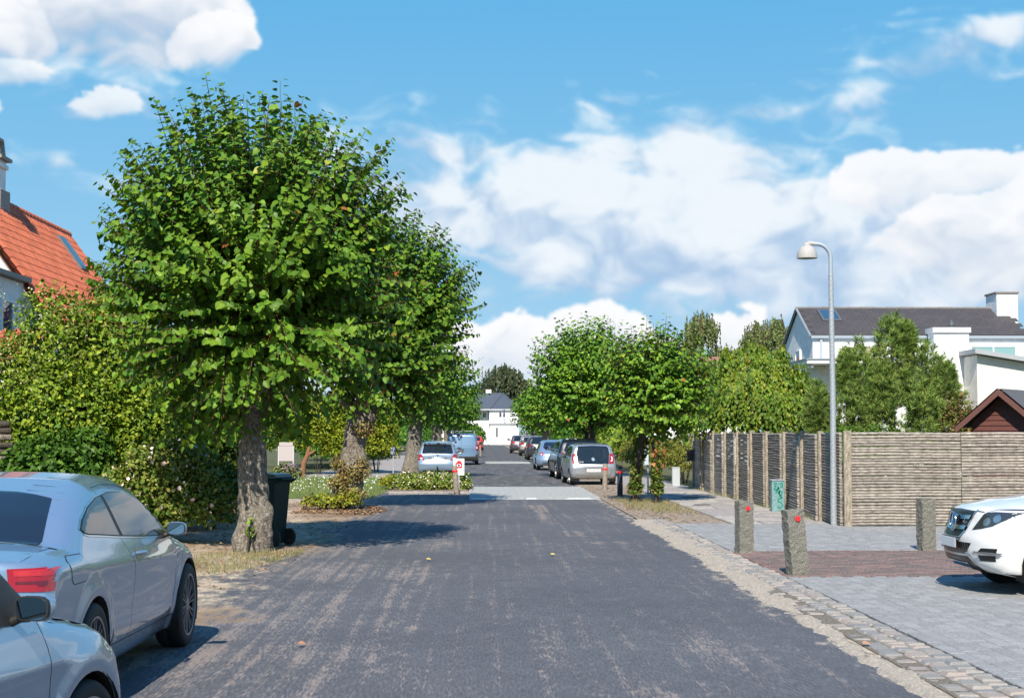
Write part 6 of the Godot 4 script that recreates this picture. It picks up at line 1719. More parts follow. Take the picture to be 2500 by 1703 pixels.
	# single fallen leaves on the road
	var lm := [mat(Color(0.30, 0.15, 0.08), 0.7), mat(Color(0.42, 0.33, 0.08), 0.7), mat(Color(0.42, 0.36, 0.10), 0.7), mat(Color(0.34, 0.19, 0.12), 0.7)]
	var lab := ["curled orange-brown dead leaf on the road ahead of the coupe's wheel", "yellow fallen leaf on the left half of the road", "yellow fallen leaf on the right half of the road", "pinkish brown fallen leaf on the setts by the sand"]
	var pos := [[-1.57, 12.9], [-0.77, 21.4], [1.06, 22.2], [3.31, 12.8]]
	for k in 4:
		var o := part(self, "fallen_leaf", leaf_lime, lm[k])
		o.transform = aim(Vector3(0.2, 1, 0.35).normalized(), Vector3(1, 0.1, 0.2), 0.07, Vector3(pos[k][0], 0.03, -pos[k][1]))
		tag(o, lab[k], "leaf", "fallen leaves on the road")

# ------------------------------------------------------------------ buildings
func wbox(parent: Node, nm: String, a: Vector3, b: Vector3, mt: Material, ch := 0.0) -> MeshInstance3D: # box between two corners
	return part(parent, nm, plank((a + b) * 0.5, (b - a).abs(), ch), mt)

func window(parent: Node, a: Vector3, b: Vector3, axis: int, frame: Material, glass: Material, bars := 0) -> void: # a flat window between two corners, thin along axis
	var c := (a + b) * 0.5; var s := (b - a).abs()
	var m := MB.new()
	var t := 0.07
	var u := 0 if axis == 2 else 2
	var d := s; d[axis] = 0.09
	for e in [-1.0, 1.0]:
		var o := c; o[u] += e * (s[u] * 0.5 - t * 0.5)
		var q := d; q[u] = t
		m.cbox(o, q)
		o = c; o.y += e * (s.y * 0.5 - t * 0.5)
		q = d; q.y = t; q[u] = s[u] - 2 * t
		m.cbox(o, q)
	for k in bars:
		var o := c; o[u] += s[u] * (float(k + 1) / (bars + 1) - 0.5)
		var q := d; q[u] = 0.05; q.y = s.y - 2 * t; q[axis] = 0.08
		m.cbox(o, q)
	var f := part(parent, "window_frame", m, frame)
	var g := MB.new()
	var q := s - Vector3(0.1, 0.1, 0.1); q[axis] = 0.03
	g.cbox(c, q)
	part(f, "pane", g, glass)

func build_right_house() -> void:
	var root := thing("white_house", "white two-storey house with a dark slate roof behind the pine", "house")
	var W: Material = M.render_white
	var slate := [mottled("slate0", [[0.3, Color(0.038, 0.034, 0.036)], [0.7, Color(0.065, 0.058, 0.06)]], 0.05, 1.0, 0.75, 3.0), mottled("slate1", [[0.3, Color(0.045, 0.040, 0.042)], [0.7, Color(0.075, 0.066, 0.068)]], 0.05, 1.0, 0.75, 3.0)]
	var trim := mat(Color(0.22, 0.25, 0.28), 0.6)
	var x0 := 14.38; var x1 := 23.6; var z0 := -63.3; var z1 := -68.9; var ev := 6.05; var rg := 7.42
	var zm := (z0 + z1) / 2
	# body with gables
	var b := MB.new()
	b.xf = Transform3D(Basis(Vector3(0, 1, 0), -PI / 2), Vector3.ZERO) # local x -> world z, local z -> world -x
	b.prism(P2([z1, 0, z0, 0, z0, ev, zm, rg - 0.04, z1, ev]), -x1, -x0)
	part(root, "wall", b, W)
	# slates on the street slope
	var sl := Vector3(0, rg - ev, zm - z0) # up the slope
	var ln := sl.length() + 0.18
	var dir := sl.normalized()
	var nrm := Vector3(0, -dir.z, dir.y)
	var rf := MB.new()
	rf.quad(Vector3(x0 - 0.12, rg + 0.03, zm), Vector3(x0 - 0.12, rg + 0.03, zm) - dir * ln, Vector3(x1 + 0.1, rg + 0.03, zm) - dir * ln, Vector3(x1 + 0.1, rg + 0.03, zm))
	var dz := Vector3(0, dir.y, -dir.z)
	rf.quad(Vector3(x0 - 0.12, rg + 0.03, zm), Vector3(x1 + 0.1, rg + 0.03, zm), Vector3(x1 + 0.1, rg + 0.03, zm) - dz * ln, Vector3(x0 - 0.12, rg + 0.03, zm) - dz * ln)
	var roof := part(root, "roof", rf, slate[0])
	var sm := block(Vector3(0.395, 0.022, 0.36), 0.004)
	var rows := 10
	for r in rows:
		var t := 0.15 + r * (ln - 0.15) / rows
		var x := x0 - 0.1 + (0.2 if r % 2 else 0.0)
		while x < x1 + 0.05:
			var o := part(roof, "slate", sm, slate[R.randi() % 2])
			var bs := Basis(Vector3(1, 0, 0), nrm, Vector3(1, 0, 0).cross(nrm)).rotated(Vector3(1, 0, 0), 0.045)
			o.transform = Transform3D(bs, Vector3(x + 0.2, rg + 0.03, zm) - dir * t + nrm * 0.022)
			x += 0.4
	var rk := MB.new()
	x0 -= 0.12
	for k in 16: rk.cbox(Vector3(lerpf(x0 + 0.3, x1 - 0.2, k / 15.0), rg + 0.06, zm), Vector3(0.6, 0.06 + 0.01 * (k % 3), 0.16))
	part(root, "ridge", rk, mottled("ridge", [[0.3, Color(0.10, 0.09, 0.09)], [0.6, Color(0.30, 0.28, 0.27)]], 0.05, 0.6, 0.9, 0.0))
	x0 += 0.12
	# verge boards, gutter, downpipe
	b = MB.new()
	for e in [z0 + 0.1, z1 - 0.1]:
		var top := Vector3(x0 - 0.10, rg + 0.02, zm); var bot := Vector3(x0 - 0.10, ev - 0.06, e)
		b.tube([top, bot], [0.07, 0.07], 4)
	part(root, "verge_board", b, trim)
	wbox(root, "gutter", Vector3(x0 - 0.1, ev - 0.14, z0 + 0.02), Vector3(x1 + 0.1, ev - 0.02, z0 + 0.16), mat(Color(0.30, 0.35, 0.40), 0.5))
	wbox(root, "downpipe", Vector3(x0 + 0.30, 3.0, z0 + 0.02), Vector3(x0 + 0.40, ev - 0.14, z0 + 0.10), mat(Color(0.36, 0.42, 0.48), 0.5))
	# skylight
	var sk := MB.new()
	var so := Vector3(15.55, rg + 0.03, zm) - dir * 1.05 + nrm * 0.07
	var bs := Basis(Vector3(1, 0, 0), nrm, Vector3(1, 0, 0).cross(nrm))
	sk.xf = Transform3D(bs, so)
	sk.cbox(Vector3.ZERO, Vector3(0.86, 0.10, 1.25), 0.01)
	var sf := part(root, "skylight", sk, mat(Color(0.09, 0.10, 0.115), 0.5))
	sk = MB.new()
	sk.xf = Transform3D(bs, so)
	sk.cbox(Vector3(0, 0.05, 0), Vector3(0.66, 0.02, 1.02))
	part(sf, "pane", sk, M.glassblue)
	# windows
	window(root, Vector3(x0 - 0.03, 4.95, -65.6), Vector3(x0 - 0.03, 5.55, -66.6), 0, M.white, M.glassblue)
	window(root, Vector3(15.65, 4.3, z0 + 0.03), Vector3(17.0, 5.6, z0 + 0.03), 2, M.white, mat(Color(0.42, 0.33, 0.22), 0.3), 1)
	window(root, Vector3(21.2, 4.65, z0 + 0.03), Vector3(23.25, 5.62, z0 + 0.03), 2, M.white, M.glassteal, 1)
	# lower storey to the street with a flat roof, and a leaning wing to the right
	wbox(root, "lower_wall", Vector3(14.1, 0, -63.28), Vector3(19.3, 4.62, -61.2), W)
	wbox(root, "flat_roof", Vector3(13.3, 4.64, -63.28), Vector3(18.6, 4.82, -59.6), M.white, 0.02)
	wbox(root, "flat_roof_edge", Vector3(13.26, 4.80, -63.28), Vector3(18.64, 4.86, -59.56), trim)
	for k in 3: wbox(root, "roof_beam", Vector3(13.5 + 0.9 * k, 4.50, -61.2), Vector3(13.6 + 0.9 * k, 4.63, -59.75), M.white)
	b = MB.new()
	b.prism(P2([20.6, 0, 25.5, 0, 25.5, 4.25, 20.6, 5.05]), -63.27, -60.6)
	part(root, "wing_wall", b, mottled("renderc", [[0.2, Color(0.66, 0.62, 0.56)], [0.8, Color(0.76, 0.72, 0.66)]], 0.012, 3.0, 0.85, 2.0))
	b = MB.new()
	b.prism(P2([20.4, 5.12, 25.6, 4.27, 25.6, 4.47, 20.4, 5.30]), -63.27, -60.2)
	part(root, "wing_roof", b, mat(Color(0.34, 0.36, 0.38), 0.6))
	# chimneys
	wbox(root, "chimney", Vector3(19.35, 0, -63.26), Vector3(20.85, 6.10, -62.3), W)
	wbox(root, "chimney_cap", Vector3(19.28, 6.10, -63.33), Vector3(20.92, 6.32, -62.22), mottled("cap", [[0.3, grey(0.55)], [0.7, grey(0.72)]], 0.05, 0.8, 0.9, 2.0))
	b = MB.new()
	b.xf.origin = Vector3(20.25, 6.32, -62.75)
	b.lathe([Vector2(0.13, 0), Vector2(0.12, 0.12), Vector2(0.16, 0.13), Vector2(0.13, 0.25), Vector2(0.10, 0.26), Vector2(0.09, 0.36), Vector2(0.0, 0.37)], 14)
	part(root, "flue_pot", b, mat(Color(0.07, 0.08, 0.09), 0.6))
	wbox(root, "chimney", Vector3(23.1, 5.5, -66.6), Vector3(24.05, 8.05, -65.2), W)
	wbox(root, "chimney_cap", Vector3(23.05, 8.05, -66.65), Vector3(24.1, 8.13, -65.15), mat(Color(0.20, 0.18, 0.16), 0.9))

func build_shed() -> void:
	var root := thing("garden_shed", "red-brown boarded garden shed with a felt roof behind the fence", "shed", Vector3(13.08, 0, -36.6), -38.0)
	# gable faces local +z; ridge runs along local -z
	var board := [mottled("shed0", [[0.3, Color(0.085, 0.026, 0.020)], [0.7, Color(0.125, 0.038, 0.028)]], 0.03, 0.8, 0.7, 3.0, 4, Vector3(0.2, 1, 1)), mottled("shed1", [[0.3, Color(0.095, 0.029, 0.022)], [0.7, Color(0.14, 0.043, 0.031)]], 0.03, 0.8, 0.7, 3.0, 4, Vector3(0.2, 1, 1))]
	var b := MB.new()
	b.prism(P2([-0.78, 0, 0.78, 0, 0.78, 2.12, 0, 2.80, -0.78, 2.12]), -2.2, -0.03)
	part(root, "wall", b, board[0])
	var y := 0.05
	while y < 2.75:
		var w0 := 0.80 if y < 2.1 else maxf(0.03, 0.80 * (2.80 - y) / 0.70)
		var w1 := 0.80 if y + 0.13 < 2.12 else maxf(0.02, 0.80 * (2.80 - y - 0.13) / 0.70)
		b = MB.new()
		b.quad(Vector3(-w0, y, 0.022), Vector3(w0, y, 0.022), Vector3(w1, y + 0.132, 0.0), Vector3(-w1, y + 0.132, 0.0))
		b.quad(Vector3(-w0, y, -0.02), Vector3(w0, y, -0.02), Vector3(w0, y, 0.022), Vector3(-w0, y, 0.022))
		part(root, "board", b, board[R.randi() % 2])
		y += 0.132
	var felt := mottled("felt", [[0.3, Color(0.06, 0.062, 0.07)], [0.7, Color(0.12, 0.12, 0.13)]], 0.05, 0.7, 0.95, 6.0)
	for s in [-1.0, 1.0]:
		b = MB.new()
		var A := Vector3(0, 2.88, 0.32); var C := Vector3(s * 1.05, 1.98, 0.32)
		var N := Vector3(s * 0.05, 0.06, 0)
		b.quad(A, A + Vector3(0, 0, -2.7), C + Vector3(0, 0, -2.7), C)
		b.quad(A + N, C + N, C + N + Vector3(0, 0, -2.7), A + N + Vector3(0, 0, -2.7))
		b.quad(C, C + Vector3(0, 0, -2.7), C + N + Vector3(0, 0, -2.7), C + N)
		part(root, "roof", b, felt)
		b = MB.new()
		b.prism(P2([0, 2.93, s * 1.10, 1.99, s * 1.10, 1.83, 0, 2.77]), 0.325, 0.36)
		part(root, "barge_board", b, mottled("barge", [[0.3, Color(0.11, 0.045, 0.035)], [0.7, Color(0.17, 0.075, 0.058)]], 0.03, 0.8, 0.6, 2.0))

func pantile() -> ArrayMesh:
	var b := MB.new()
	var pr := [Vector2(-0.12, 0.01), Vector2(-0.07, -0.004), Vector2(-0.02, 0.016), Vector2(0.03, 0.058), Vector2(0.075, 0.064), Vector2(0.115, 0.026)]
	for k in pr.size() - 1:
		var a: Vector2 = pr[k]; var c: Vector2 = pr[k + 1]
		b.quad(Vector3(a.x, a.y + 0.042, 0.15), Vector3(c.x, c.y + 0.042, 0.15), Vector3(c.x, c.y, -0.15), Vector3(a.x, a.y, -0.15))
		b.quad(Vector3(a.x, a.y - 0.012, 0.15), Vector3(c.x, c.y - 0.012, 0.15), Vector3(c.x, c.y + 0.042, 0.15), Vector3(a.x, a.y + 0.042, 0.15))
	return b.mesh()

func build_left_house() -> void:
	var root := thing("tiled_house", "white house with an orange-red pantile roof behind the left bushes", "house")
	var x_r := -11.8; var h_r := 7.45; var z0 := -32.9; var z1 := -42.1
	var dn := Vector3(0.587, -0.81, 0) # down the street slope
	var nrm := Vector3(0.81, 0.587, 0)
	var tl := [mottled("tile0", [[0.3, Color(0.40, 0.095, 0.042)], [0.7, Color(0.54, 0.145, 0.065)]], 0.05, 0.9, 0.75, 3.0), mottled("tile1", [[0.3, Color(0.44, 0.11, 0.05)], [0.7, Color(0.58, 0.165, 0.078)]], 0.05, 0.9, 0.75, 3.0), mottled("tile2", [[0.3, Color(0.36, 0.085, 0.04)], [0.7, Color(0.48, 0.13, 0.06)]], 0.05, 0.9, 0.75, 3.0)]
	var rm := MB.new()
	var T := Vector3(x_r, h_r, 0)
	rm.quad(T + Vector3(0, 0, z0) + dn * 4.2, T + Vector3(0, 0, z1) + dn * 4.2, T + Vector3(0, 0, z1), T + Vector3(0, 0, z0))
	var db := Vector3(-0.587, -0.81, 0)
	rm.quad(T + Vector3(0, 0, z0), T + Vector3(0, 0, z1), T + Vector3(0, 0, z1) + db * 4.2, T + Vector3(0, 0, z0) + db * 4.2)
	var roof := part(root, "roof", rm, tl[2])
	var bs := Basis(Vector3(0, 0, -1), nrm, Vector3(0, 0, -1).cross(nrm))
	if bs.z.dot(dn) < 0: bs = Basis(Vector3(0, 0, 1), nrm, Vector3(0, 0, 1).cross(nrm))
	var spots := []
	for r in 15:
		for c in 42:
			spots.append([r * 0.25 + R.randf() * 0.05, Transform3D(bs.rotated(bs.x, 0.05), Vector3(x_r, h_r, z0 - 0.1 - c * 0.22) + dn * (0.2 + r * 0.255) + nrm * 0.02)])
	lay(roof, "roof_tile", [pantile()], tl, spots, 300)
	var rt := MB.new()
	for k in 30: rt.tube([Vector3(x_r, h_r + 0.02, z0 - k * 0.31), Vector3(x_r, h_r + 0.035, z0 - k * 0.31 - 0.33)], [0.13, 0.11], 8)
	part(root, "ridge_tiles", rt, tl[0])
	# walls: gable towards the camera
	var b := MB.new()
	b.prism(P2([-13.9, 0, -9.75, 0, -9.75, 4.35, x_r, 7.2, -13.9, 4.35]), z1 + 0.15, z0 - 0.12)
	part(root, "wall", b, M.render_white)
	# roof window
	b = MB.new()
	var so := Vector3(x_r, h_r, -40.4) + dn * 0.95 + nrm * 0.09
	b.xf = Transform3D(bs, so)
	b.cbox(Vector3.ZERO, Vector3(0.72, 0.10, 1.15), 0.01)
	var sf := part(root, "roof_window", b, mat(Color(0.13, 0.14, 0.15), 0.5))
	b = MB.new()
	b.xf = Transform3D(bs, so)
	b.cbox(Vector3(0, 0.05, 0), Vector3(0.55, 0.02, 0.98))
	part(sf, "pane", b, M.glassblue)
	# chimney with an arched hood
	var ch := wbox(root, "chimney", Vector3(-12.15, 6.6, -36.05), Vector3(-11.62, 8.45, -35.45), M.render_white)
	wbox(ch, "chimney_base", Vector3(-12.22, 6.6, -36.12), Vector3(-11.52, 7.72, -35.38), mottled("chbase", [[0.3, Color(0.20, 0.18, 0.16)], [0.7, Color(0.42, 0.38, 0.34)]], 0.04, 0.8, 0.95, 4.0), 0.02)
	wbox(ch, "chimney_band", Vector3(-12.20, 8.26, -36.10), Vector3(-11.57, 8.36, -35.40), M.render_white)
	wbox(ch, "chimney_cap", Vector3(-12.26, 8.45, -36.16), Vector3(-11.50, 8.53, -35.34), M.kerb)
	b = MB.new()
	for e in [-36.02, -35.50]: b.prism(P2([-12.15, 8.53, -12.02, 8.53, -12.02, 8.78, -11.95, 8.84, -11.82, 8.84, -11.75, 8.78, -11.75, 8.53, -11.62, 8.53, -11.68, 9.0, -12.09, 9.0]), e - 0.03, e + 0.03)
	b.cbox(Vector3(-11.885, 8.97, -35.76), Vector3(0.42, 0.07, 0.46))
	part(ch, "chimney_hood", b, M.kerb)
	var fl := MB.new()
	fl.quad(Vector3(-11.50, 7.16, -35.2), Vector3(-11.34, 6.94, -35.2), Vector3(-11.34, 6.94, -36.3), Vector3(-11.50, 7.16, -36.3))
	part(ch, "flashing", fl, mat(Color(0.45, 0.47, 0.5), 0.5))
	# low white wing with a weathered board roof at the picture's edge
	wbox(root, "wing_wall", Vector3(-13.5, 0, -32.85), Vector3(-10.15, 5.15, -30.6), M.render_white)
	wbox(root, "wing_roof", Vector3(-13.6, 5.17, -32.9), Vector3(-9.98, 5.27, -30.3), M.kerb)
	wbox(root, "wing_fascia", Vector3(-13.6, 5.06, -30.3), Vector3(-9.99, 5.28, -30.22), M.wood)
	window(root, Vector3(-10.12, 3.6, -31.2), Vector3(-10.12, 4.7, -32.0), 0, M.white, M.glassblue)
	# low tiled lean-to
	var lt := MB.new()
	lt.quad(Vector3(-12.0, 3.2, -28.6), Vector3(-8.75, 3.2, -28.6), Vector3(-8.75, 3.9, -29.9), Vector3(-12.0, 3.9, -29.9))
	var lean := thing("tiled_lean_to", "patch of orange tiled lean-to roof at the left edge", "shed")
	part(lean, "wall", plank(Vector3(-10.4, 1.58, -29.3), Vector3(3.0, 3.16, 1.2)), M.render_white)
	var lr := part(lean, "roof", lt, tl[1])
	var pt := pantile()
	var upv := Vector3(0, 0.7, -1.3).normalized()
	var nn := Vector3(0, 1.3, 0.7).normalized()
	for r in 5:
		for c in 13:
			var o := part(lr, "roof_tile", pt, tl[R.randi() % 3])
			o.transform = Transform3D(Basis(Vector3(1, 0, 0), nn, Vector3(1, 0, 0).cross(nn)).rotated(Vector3(1, 0, 0), 0.05), Vector3(-8.9 - c * 0.235, 3.2, -28.6) + upv * (0.12 + r * 0.28) + nn * 0.02)

func build_far_house() -> void:
	var root := thing("far_house", "white house with a dark hipped roof closing the end of the street", "house")
	var z := -226.0
	var W: Material = M.render_white
	var rfm := mottled("farroof", [[0.3, Color(0.055, 0.068, 0.095)], [0.7, Color(0.085, 0.10, 0.13)]], 0.2, 2.0, 0.7, 6.0, 3, Vector3(1, 2, 1), 0.2)
	wbox(root, "wall", Vector3(-7.0, 0, z - 9.0), Vector3(1.45, 5.4, z), W)
	wbox(root, "wing_wall", Vector3(1.42, 0, z - 9.0), Vector3(5.9, 5.42, z + 1.2), W)
	var b := MB.new() # main roof, ridge along x, hipped at the right; wing hip towards the street
	var e := 5.4; var r := 7.95
	var A := Vector3(-7.4, e, z + 0.4); var Bq := Vector3(1.6, e, z + 0.4); var C := Vector3(6.2, e, z + 1.6); var D := Vector3(6.2, e, z - 9.4); var E := Vector3(-7.4, e, z - 9.4)
	var r0 := Vector3(-7.0, r, z - 4.5); var r1 := Vector3(3.6, r, z - 4.2)
	var Bw := Vector3(1.5, e, z + 1.6)
	b.quad(A, Bq, r1, r0); b.tri(Bw, C, r1); b.tri(C, D, r1); b.quad(D, E, r0, r1); b.tri(Bq, Bw, r1); b.tri(E, A, r0)
	part(root, "roof", b, rfm)
	b = MB.new()
	for k in [[Bw, r1], [C, r1], [r0, r1]]: b.tube([k[0], k[1]], [0.1, 0.1], 5)
	part(root, "hip_tiles", b, rfm)
	wbox(root, "eaves", Vector3(-7.4, 5.28, z - 9.3), Vector3(6.2, 5.39, z + 1.6), M.white)
	wbox(root, "chimney", Vector3(0.9, 7.3, z - 5.0), Vector3(1.75, 8.55, z - 4.2), W)
	wbox(root, "chimney_foot", Vector3(0.8, 7.3, z - 5.1), Vector3(1.85, 7.75, z - 4.1), W)
	# projecting ground floor with a balcony on top
	wbox(root, "bay_wall", Vector3(1.55, 0, z + 1.2), Vector3(5.85, 3.1, z + 3.0), W)
	wbox(root, "bay_cornice", Vector3(1.4, 3.1, z + 1.1), Vector3(6.0, 3.28, z + 3.15), mat(Color(0.40, 0.42, 0.45), 0.7))
	b = MB.new()
	for k in 22: b.cbox(Vector3(1.6 + k * 0.2, 3.72, z + 3.0), Vector3(0.13, 0.75, 0.05))
	b.cbox(Vector3(3.7, 4.12, z + 3.0), Vector3(4.4, 0.08, 0.1))
	part(root, "balcony_railing", b, W)
	window(root, Vector3(2.35, 1.1, z + 3.03), Vector3(2.75, 2.65, z + 3.03), 2, M.white, M.glassdim, 0)
	window(root, Vector3(2.85, 4.05, z + 1.24), Vector3(3.35, 5.05, z + 1.24), 2, M.white, M.glassdim)
	window(root, Vector3(0.35, 4.05, z + 0.04), Vector3(0.95, 4.95, z + 0.04), 2, M.white, M.glassdim, 1)
	window(root, Vector3(-0.6, 4.05, z + 0.04), Vector3(0.0, 4.95, z + 0.04), 2, M.white, M.glassdim, 1)
	wbox(root, "downpipe", Vector3(1.3, 0, z + 0.02), Vector3(1.42, 5.25, z + 0.14), mat(Color(0.30, 0.31, 0.34), 0.6))
	var pz := thing("folded_parasol", "folded dark parasol on the far house's balcony", "parasol", Vector3(3.65, 3.28, z + 2.4))
	b = MB.new()
	b.lathe([Vector2(0.03, 0), Vector2(0.03, 0.3), Vector2(0.20, 0.35), Vector2(0.17, 1.2), Vector2(0.06, 2.1), Vector2(0.0, 2.15)], 10)
	part(pz, "cloth", b, mat(Color(0.07, 0.07, 0.10), 0.8))
	# tower block in the distance and a roof behind the limes
	var tw := thing("tower_block", "distant grey tower block top above the right-hand limes", "building", Vector3(22.0, 0, -560.0))
	wbox(tw, "wall", Vector3(-3.5, 0, -8), Vector3(8.0, 22.5, 0), mat(Color(0.30, 0.32, 0.35), 0.8))
	for k in 16: wbox(tw, "fin", Vector3(-3.5 + k * 0.75, 17.0, 0.02), Vector3(-3.2 + k * 0.75, 22.6, 0.5), mat(Color(0.62, 0.62, 0.62), 0.8))
	var rh := thing("brick_bungalow", "brown-roofed house glimpsed behind the second right-hand lime", "house", Vector3(12.3, 0, -84.0))
	wbox(rh, "wall", Vector3(-3, 0, -5), Vector3(3, 4.4, 0), M.render_white)
	b = MB.new()
	b.prism(P2([0.4, 4.3, -2.5, 6.3, -5.4, 4.3]), -3.3, 3.3)
	for k in b.v.size():
		b.v[k] = Vector3(b.v[k].z, b.v[k].y, b.v[k].x); b.n[k] = Vector3(b.n[k].z, b.n[k].y, b.n[k].x)
	for k in range(0, b.v.size(), 3):
		var t := b.v[k]; b.v[k] = b.v[k + 1]; b.v[k + 1] = t
		t = b.n[k]; b.n[k] = b.n[k + 1]; b.n[k + 1] = t
	part(rh, "roof", b, mottled("bung", [[0.3, Color(0.20, 0.10, 0.07)], [0.7, Color(0.30, 0.15, 0.11)]], 0.1, 1.5, 0.85, 4.0))

# ------------------------------------------------------------------ fence and street furniture
func pole_mesh(l: float, r: float, sd: int) -> ArrayMesh: # a thin round pole along x, slightly crooked
	var b := MB.new()
	var pts := []; var rr := []
	for k in 4:
		var t := k / 3.0
		pts.append(Vector3((t - 0.5) * l, 0.008 * sin(sd * 2.1 + t * 5.0), 0.006 * cos(sd * 1.7 + t * 4.0))); rr.append(r * (1.0 + 0.07 * sin(sd + t * 6.0)))
	b.tube(pts, rr, 6)
	return b.mesh()

func build_fence() -> void:
	var pm := []
	for k in 4:
		var s := [0.8, 1.0, 1.18, 0.92][k] as float
		pm.append(mottled("pole%d" % k, [[0.15, Color(0.10, 0.085, 0.073) * s], [0.35, Color(0.245, 0.213, 0.18) * s], [0.6, Color(0.355, 0.315, 0.273) * s], [0.85, Color(0.46, 0.415, 0.365) * s]], 0.03, 1.1, 0.9, 5.0, 5, Vector3(0.35, 3.0, 0.35)))
	var post_m := mottled("postm", [[0.2, Color(0.20, 0.165, 0.125)], [0.5, Color(0.30, 0.255, 0.195)], [0.8, Color(0.38, 0.33, 0.26)]], 0.03, 0.7, 0.9, 4.0, 5, Vector3(1, 0.15, 1))
	var side := thing("side_fence", "grey horizontal pole fence running away along the right pavement", "fence")
	var ds := [28.66, 30.75, 32.5, 34.4, 36.5, 38.6, 40.7, 42.75, 44.9, 47.0, 49.1]
	for k in ds.size() - 1:
		var a := Vector3(7.06, 0, -ds[k] - 0.14); var e := Vector3(7.17, 0, -ds[k + 1])
		var l := a.distance_to(e)
		var meshes := [pole_mesh(l, 0.0325, k), pole_mesh(l, 0.0315, k + 7), pole_mesh(l, 0.0335, k + 3)]
		var dirv := (e - a).normalized()
		for j in 30:
			var o := part(side, "pole", meshes[R.randi() % 3], pm[R.randi() % 4])
			var z := dirv.cross(Vector3.UP)
			o.transform = Transform3D(Basis(dirv, Vector3.UP, z), (a + e) * 0.5 + Vector3(0, 0.06 + j * 0.0605 + R.randf_range(-0.002, 0.002) - 0.02 * (k % 2), 0) + dirv * R.randf_range(-0.015, 0.015))
		if k > 0: part(side, "post", plank(Vector3(7.14, 0.93, -ds[k] - 0.05), Vector3(0.12, 1.88 + 0.02 * (k % 3), 0.09), 0.008), post_m)
		if k == 9: part(side, "post", plank(Vector3(7.14, 0.93, -ds[k + 1] - 0.05), Vector3(0.12, 1.9, 0.09), 0.008), post_m)
	var front := thing("front_fence", "grey horizontal pole fence facing the camera behind the drive", "fence")
	var spans := [[7.22, 9.40], [9.41, 11.9], [11.91, 14.4]]
	for s in spans:
		var l: float = s[1] - s[0]
		var meshes := [pole_mesh(l, 0.0284, 2), pole_mesh(l, 0.0278, 5), pole_mesh(l, 0.029, 9), pole_mesh(l, 0.0282, 12)]
		for j in 32:
			var o := part(front, "pole", meshes[R.randi() % 4], pm[R.randi() % 4])
			o.position = Vector3((s[0] + s[1]) * 0.5, 0.065 + j * 0.0567 + R.randf_range(-0.003, 0.003), -28.72 + (0.03 if s[0] > 9.0 else 0.0))
			o.rotation.z = R.randf_range(-0.002, 0.002)
	part(front, "post", plank(Vector3(7.16, 0.935, -28.66), Vector3(0.15, 1.89, 0.10), 0.01), post_m)

func rock(w: float, h: float, d: float, sd: int) -> MB: # a rough-hewn square stone post
	var b := MB.new()
	var n := FastNoiseLite.new()
	n.seed = sd; n.frequency = 1.0; n.fractal_octaves = 3
	var f := func(p: Vector3) -> Vector3:
		var nn := Vector3(n.get_noise_3dv(p * 9.0), n.get_noise_3dv(p * 9.0 + Vector3(5, 1, 2)), n.get_noise_3dv(p * 9.0 + Vector3(1, 7, 3)))
		var m := Vector3(n.get_noise_3dv(p * 26.0), n.get_noise_3dv(p * 26.0 + Vector3(5, 1, 2)), n.get_noise_3dv(p * 26.0 + Vector3(1, 7, 3)))
		return p + nn * 0.012 + m * 0.010
	var st := 0.028
	var faces := [[Vector3(-w / 2, 0, d / 2), Vector3(w, 0, 0), Vector3(0, h, 0)], [Vector3(w / 2, 0, -d / 2), Vector3(-w, 0, 0), Vector3(0, h, 0)], [Vector3(w / 2, 0, d / 2), Vector3(0, 0, -d), Vector3(0, h, 0)], [Vector3(-w / 2, 0, -d / 2), Vector3(0, 0, d), Vector3(0, h, 0)], [Vector3(-w / 2, h, d / 2), Vector3(w, 0, 0), Vector3(0, 0, -d)]]
	for q in faces:
		var nu := int(q[1].length() / st); var nv := int(q[2].length() / st)
		for i in nu:
			for j in nv:
				var c := []
				for e in [[i, j], [i + 1, j], [i + 1, j + 1], [i, j + 1]]: c.append(f.call(q[0] + q[1] * (float(e[0]) / nu) + q[2] * (float(e[1]) / nv)))
				b.quad(c[0], c[1], c[2], c[3])
	return b

func disc(r: float, th: float, seg := 18) -> MB: # a small disc facing +z
	var b := MB.new()
	b.xf = Transform3D(Basis(Vector3(1, 0, 0), PI / 2), Vector3.ZERO)
	b.lathe([Vector2(r, -0.02), Vector2(r, th), Vector2(0, th)], seg)
	return b

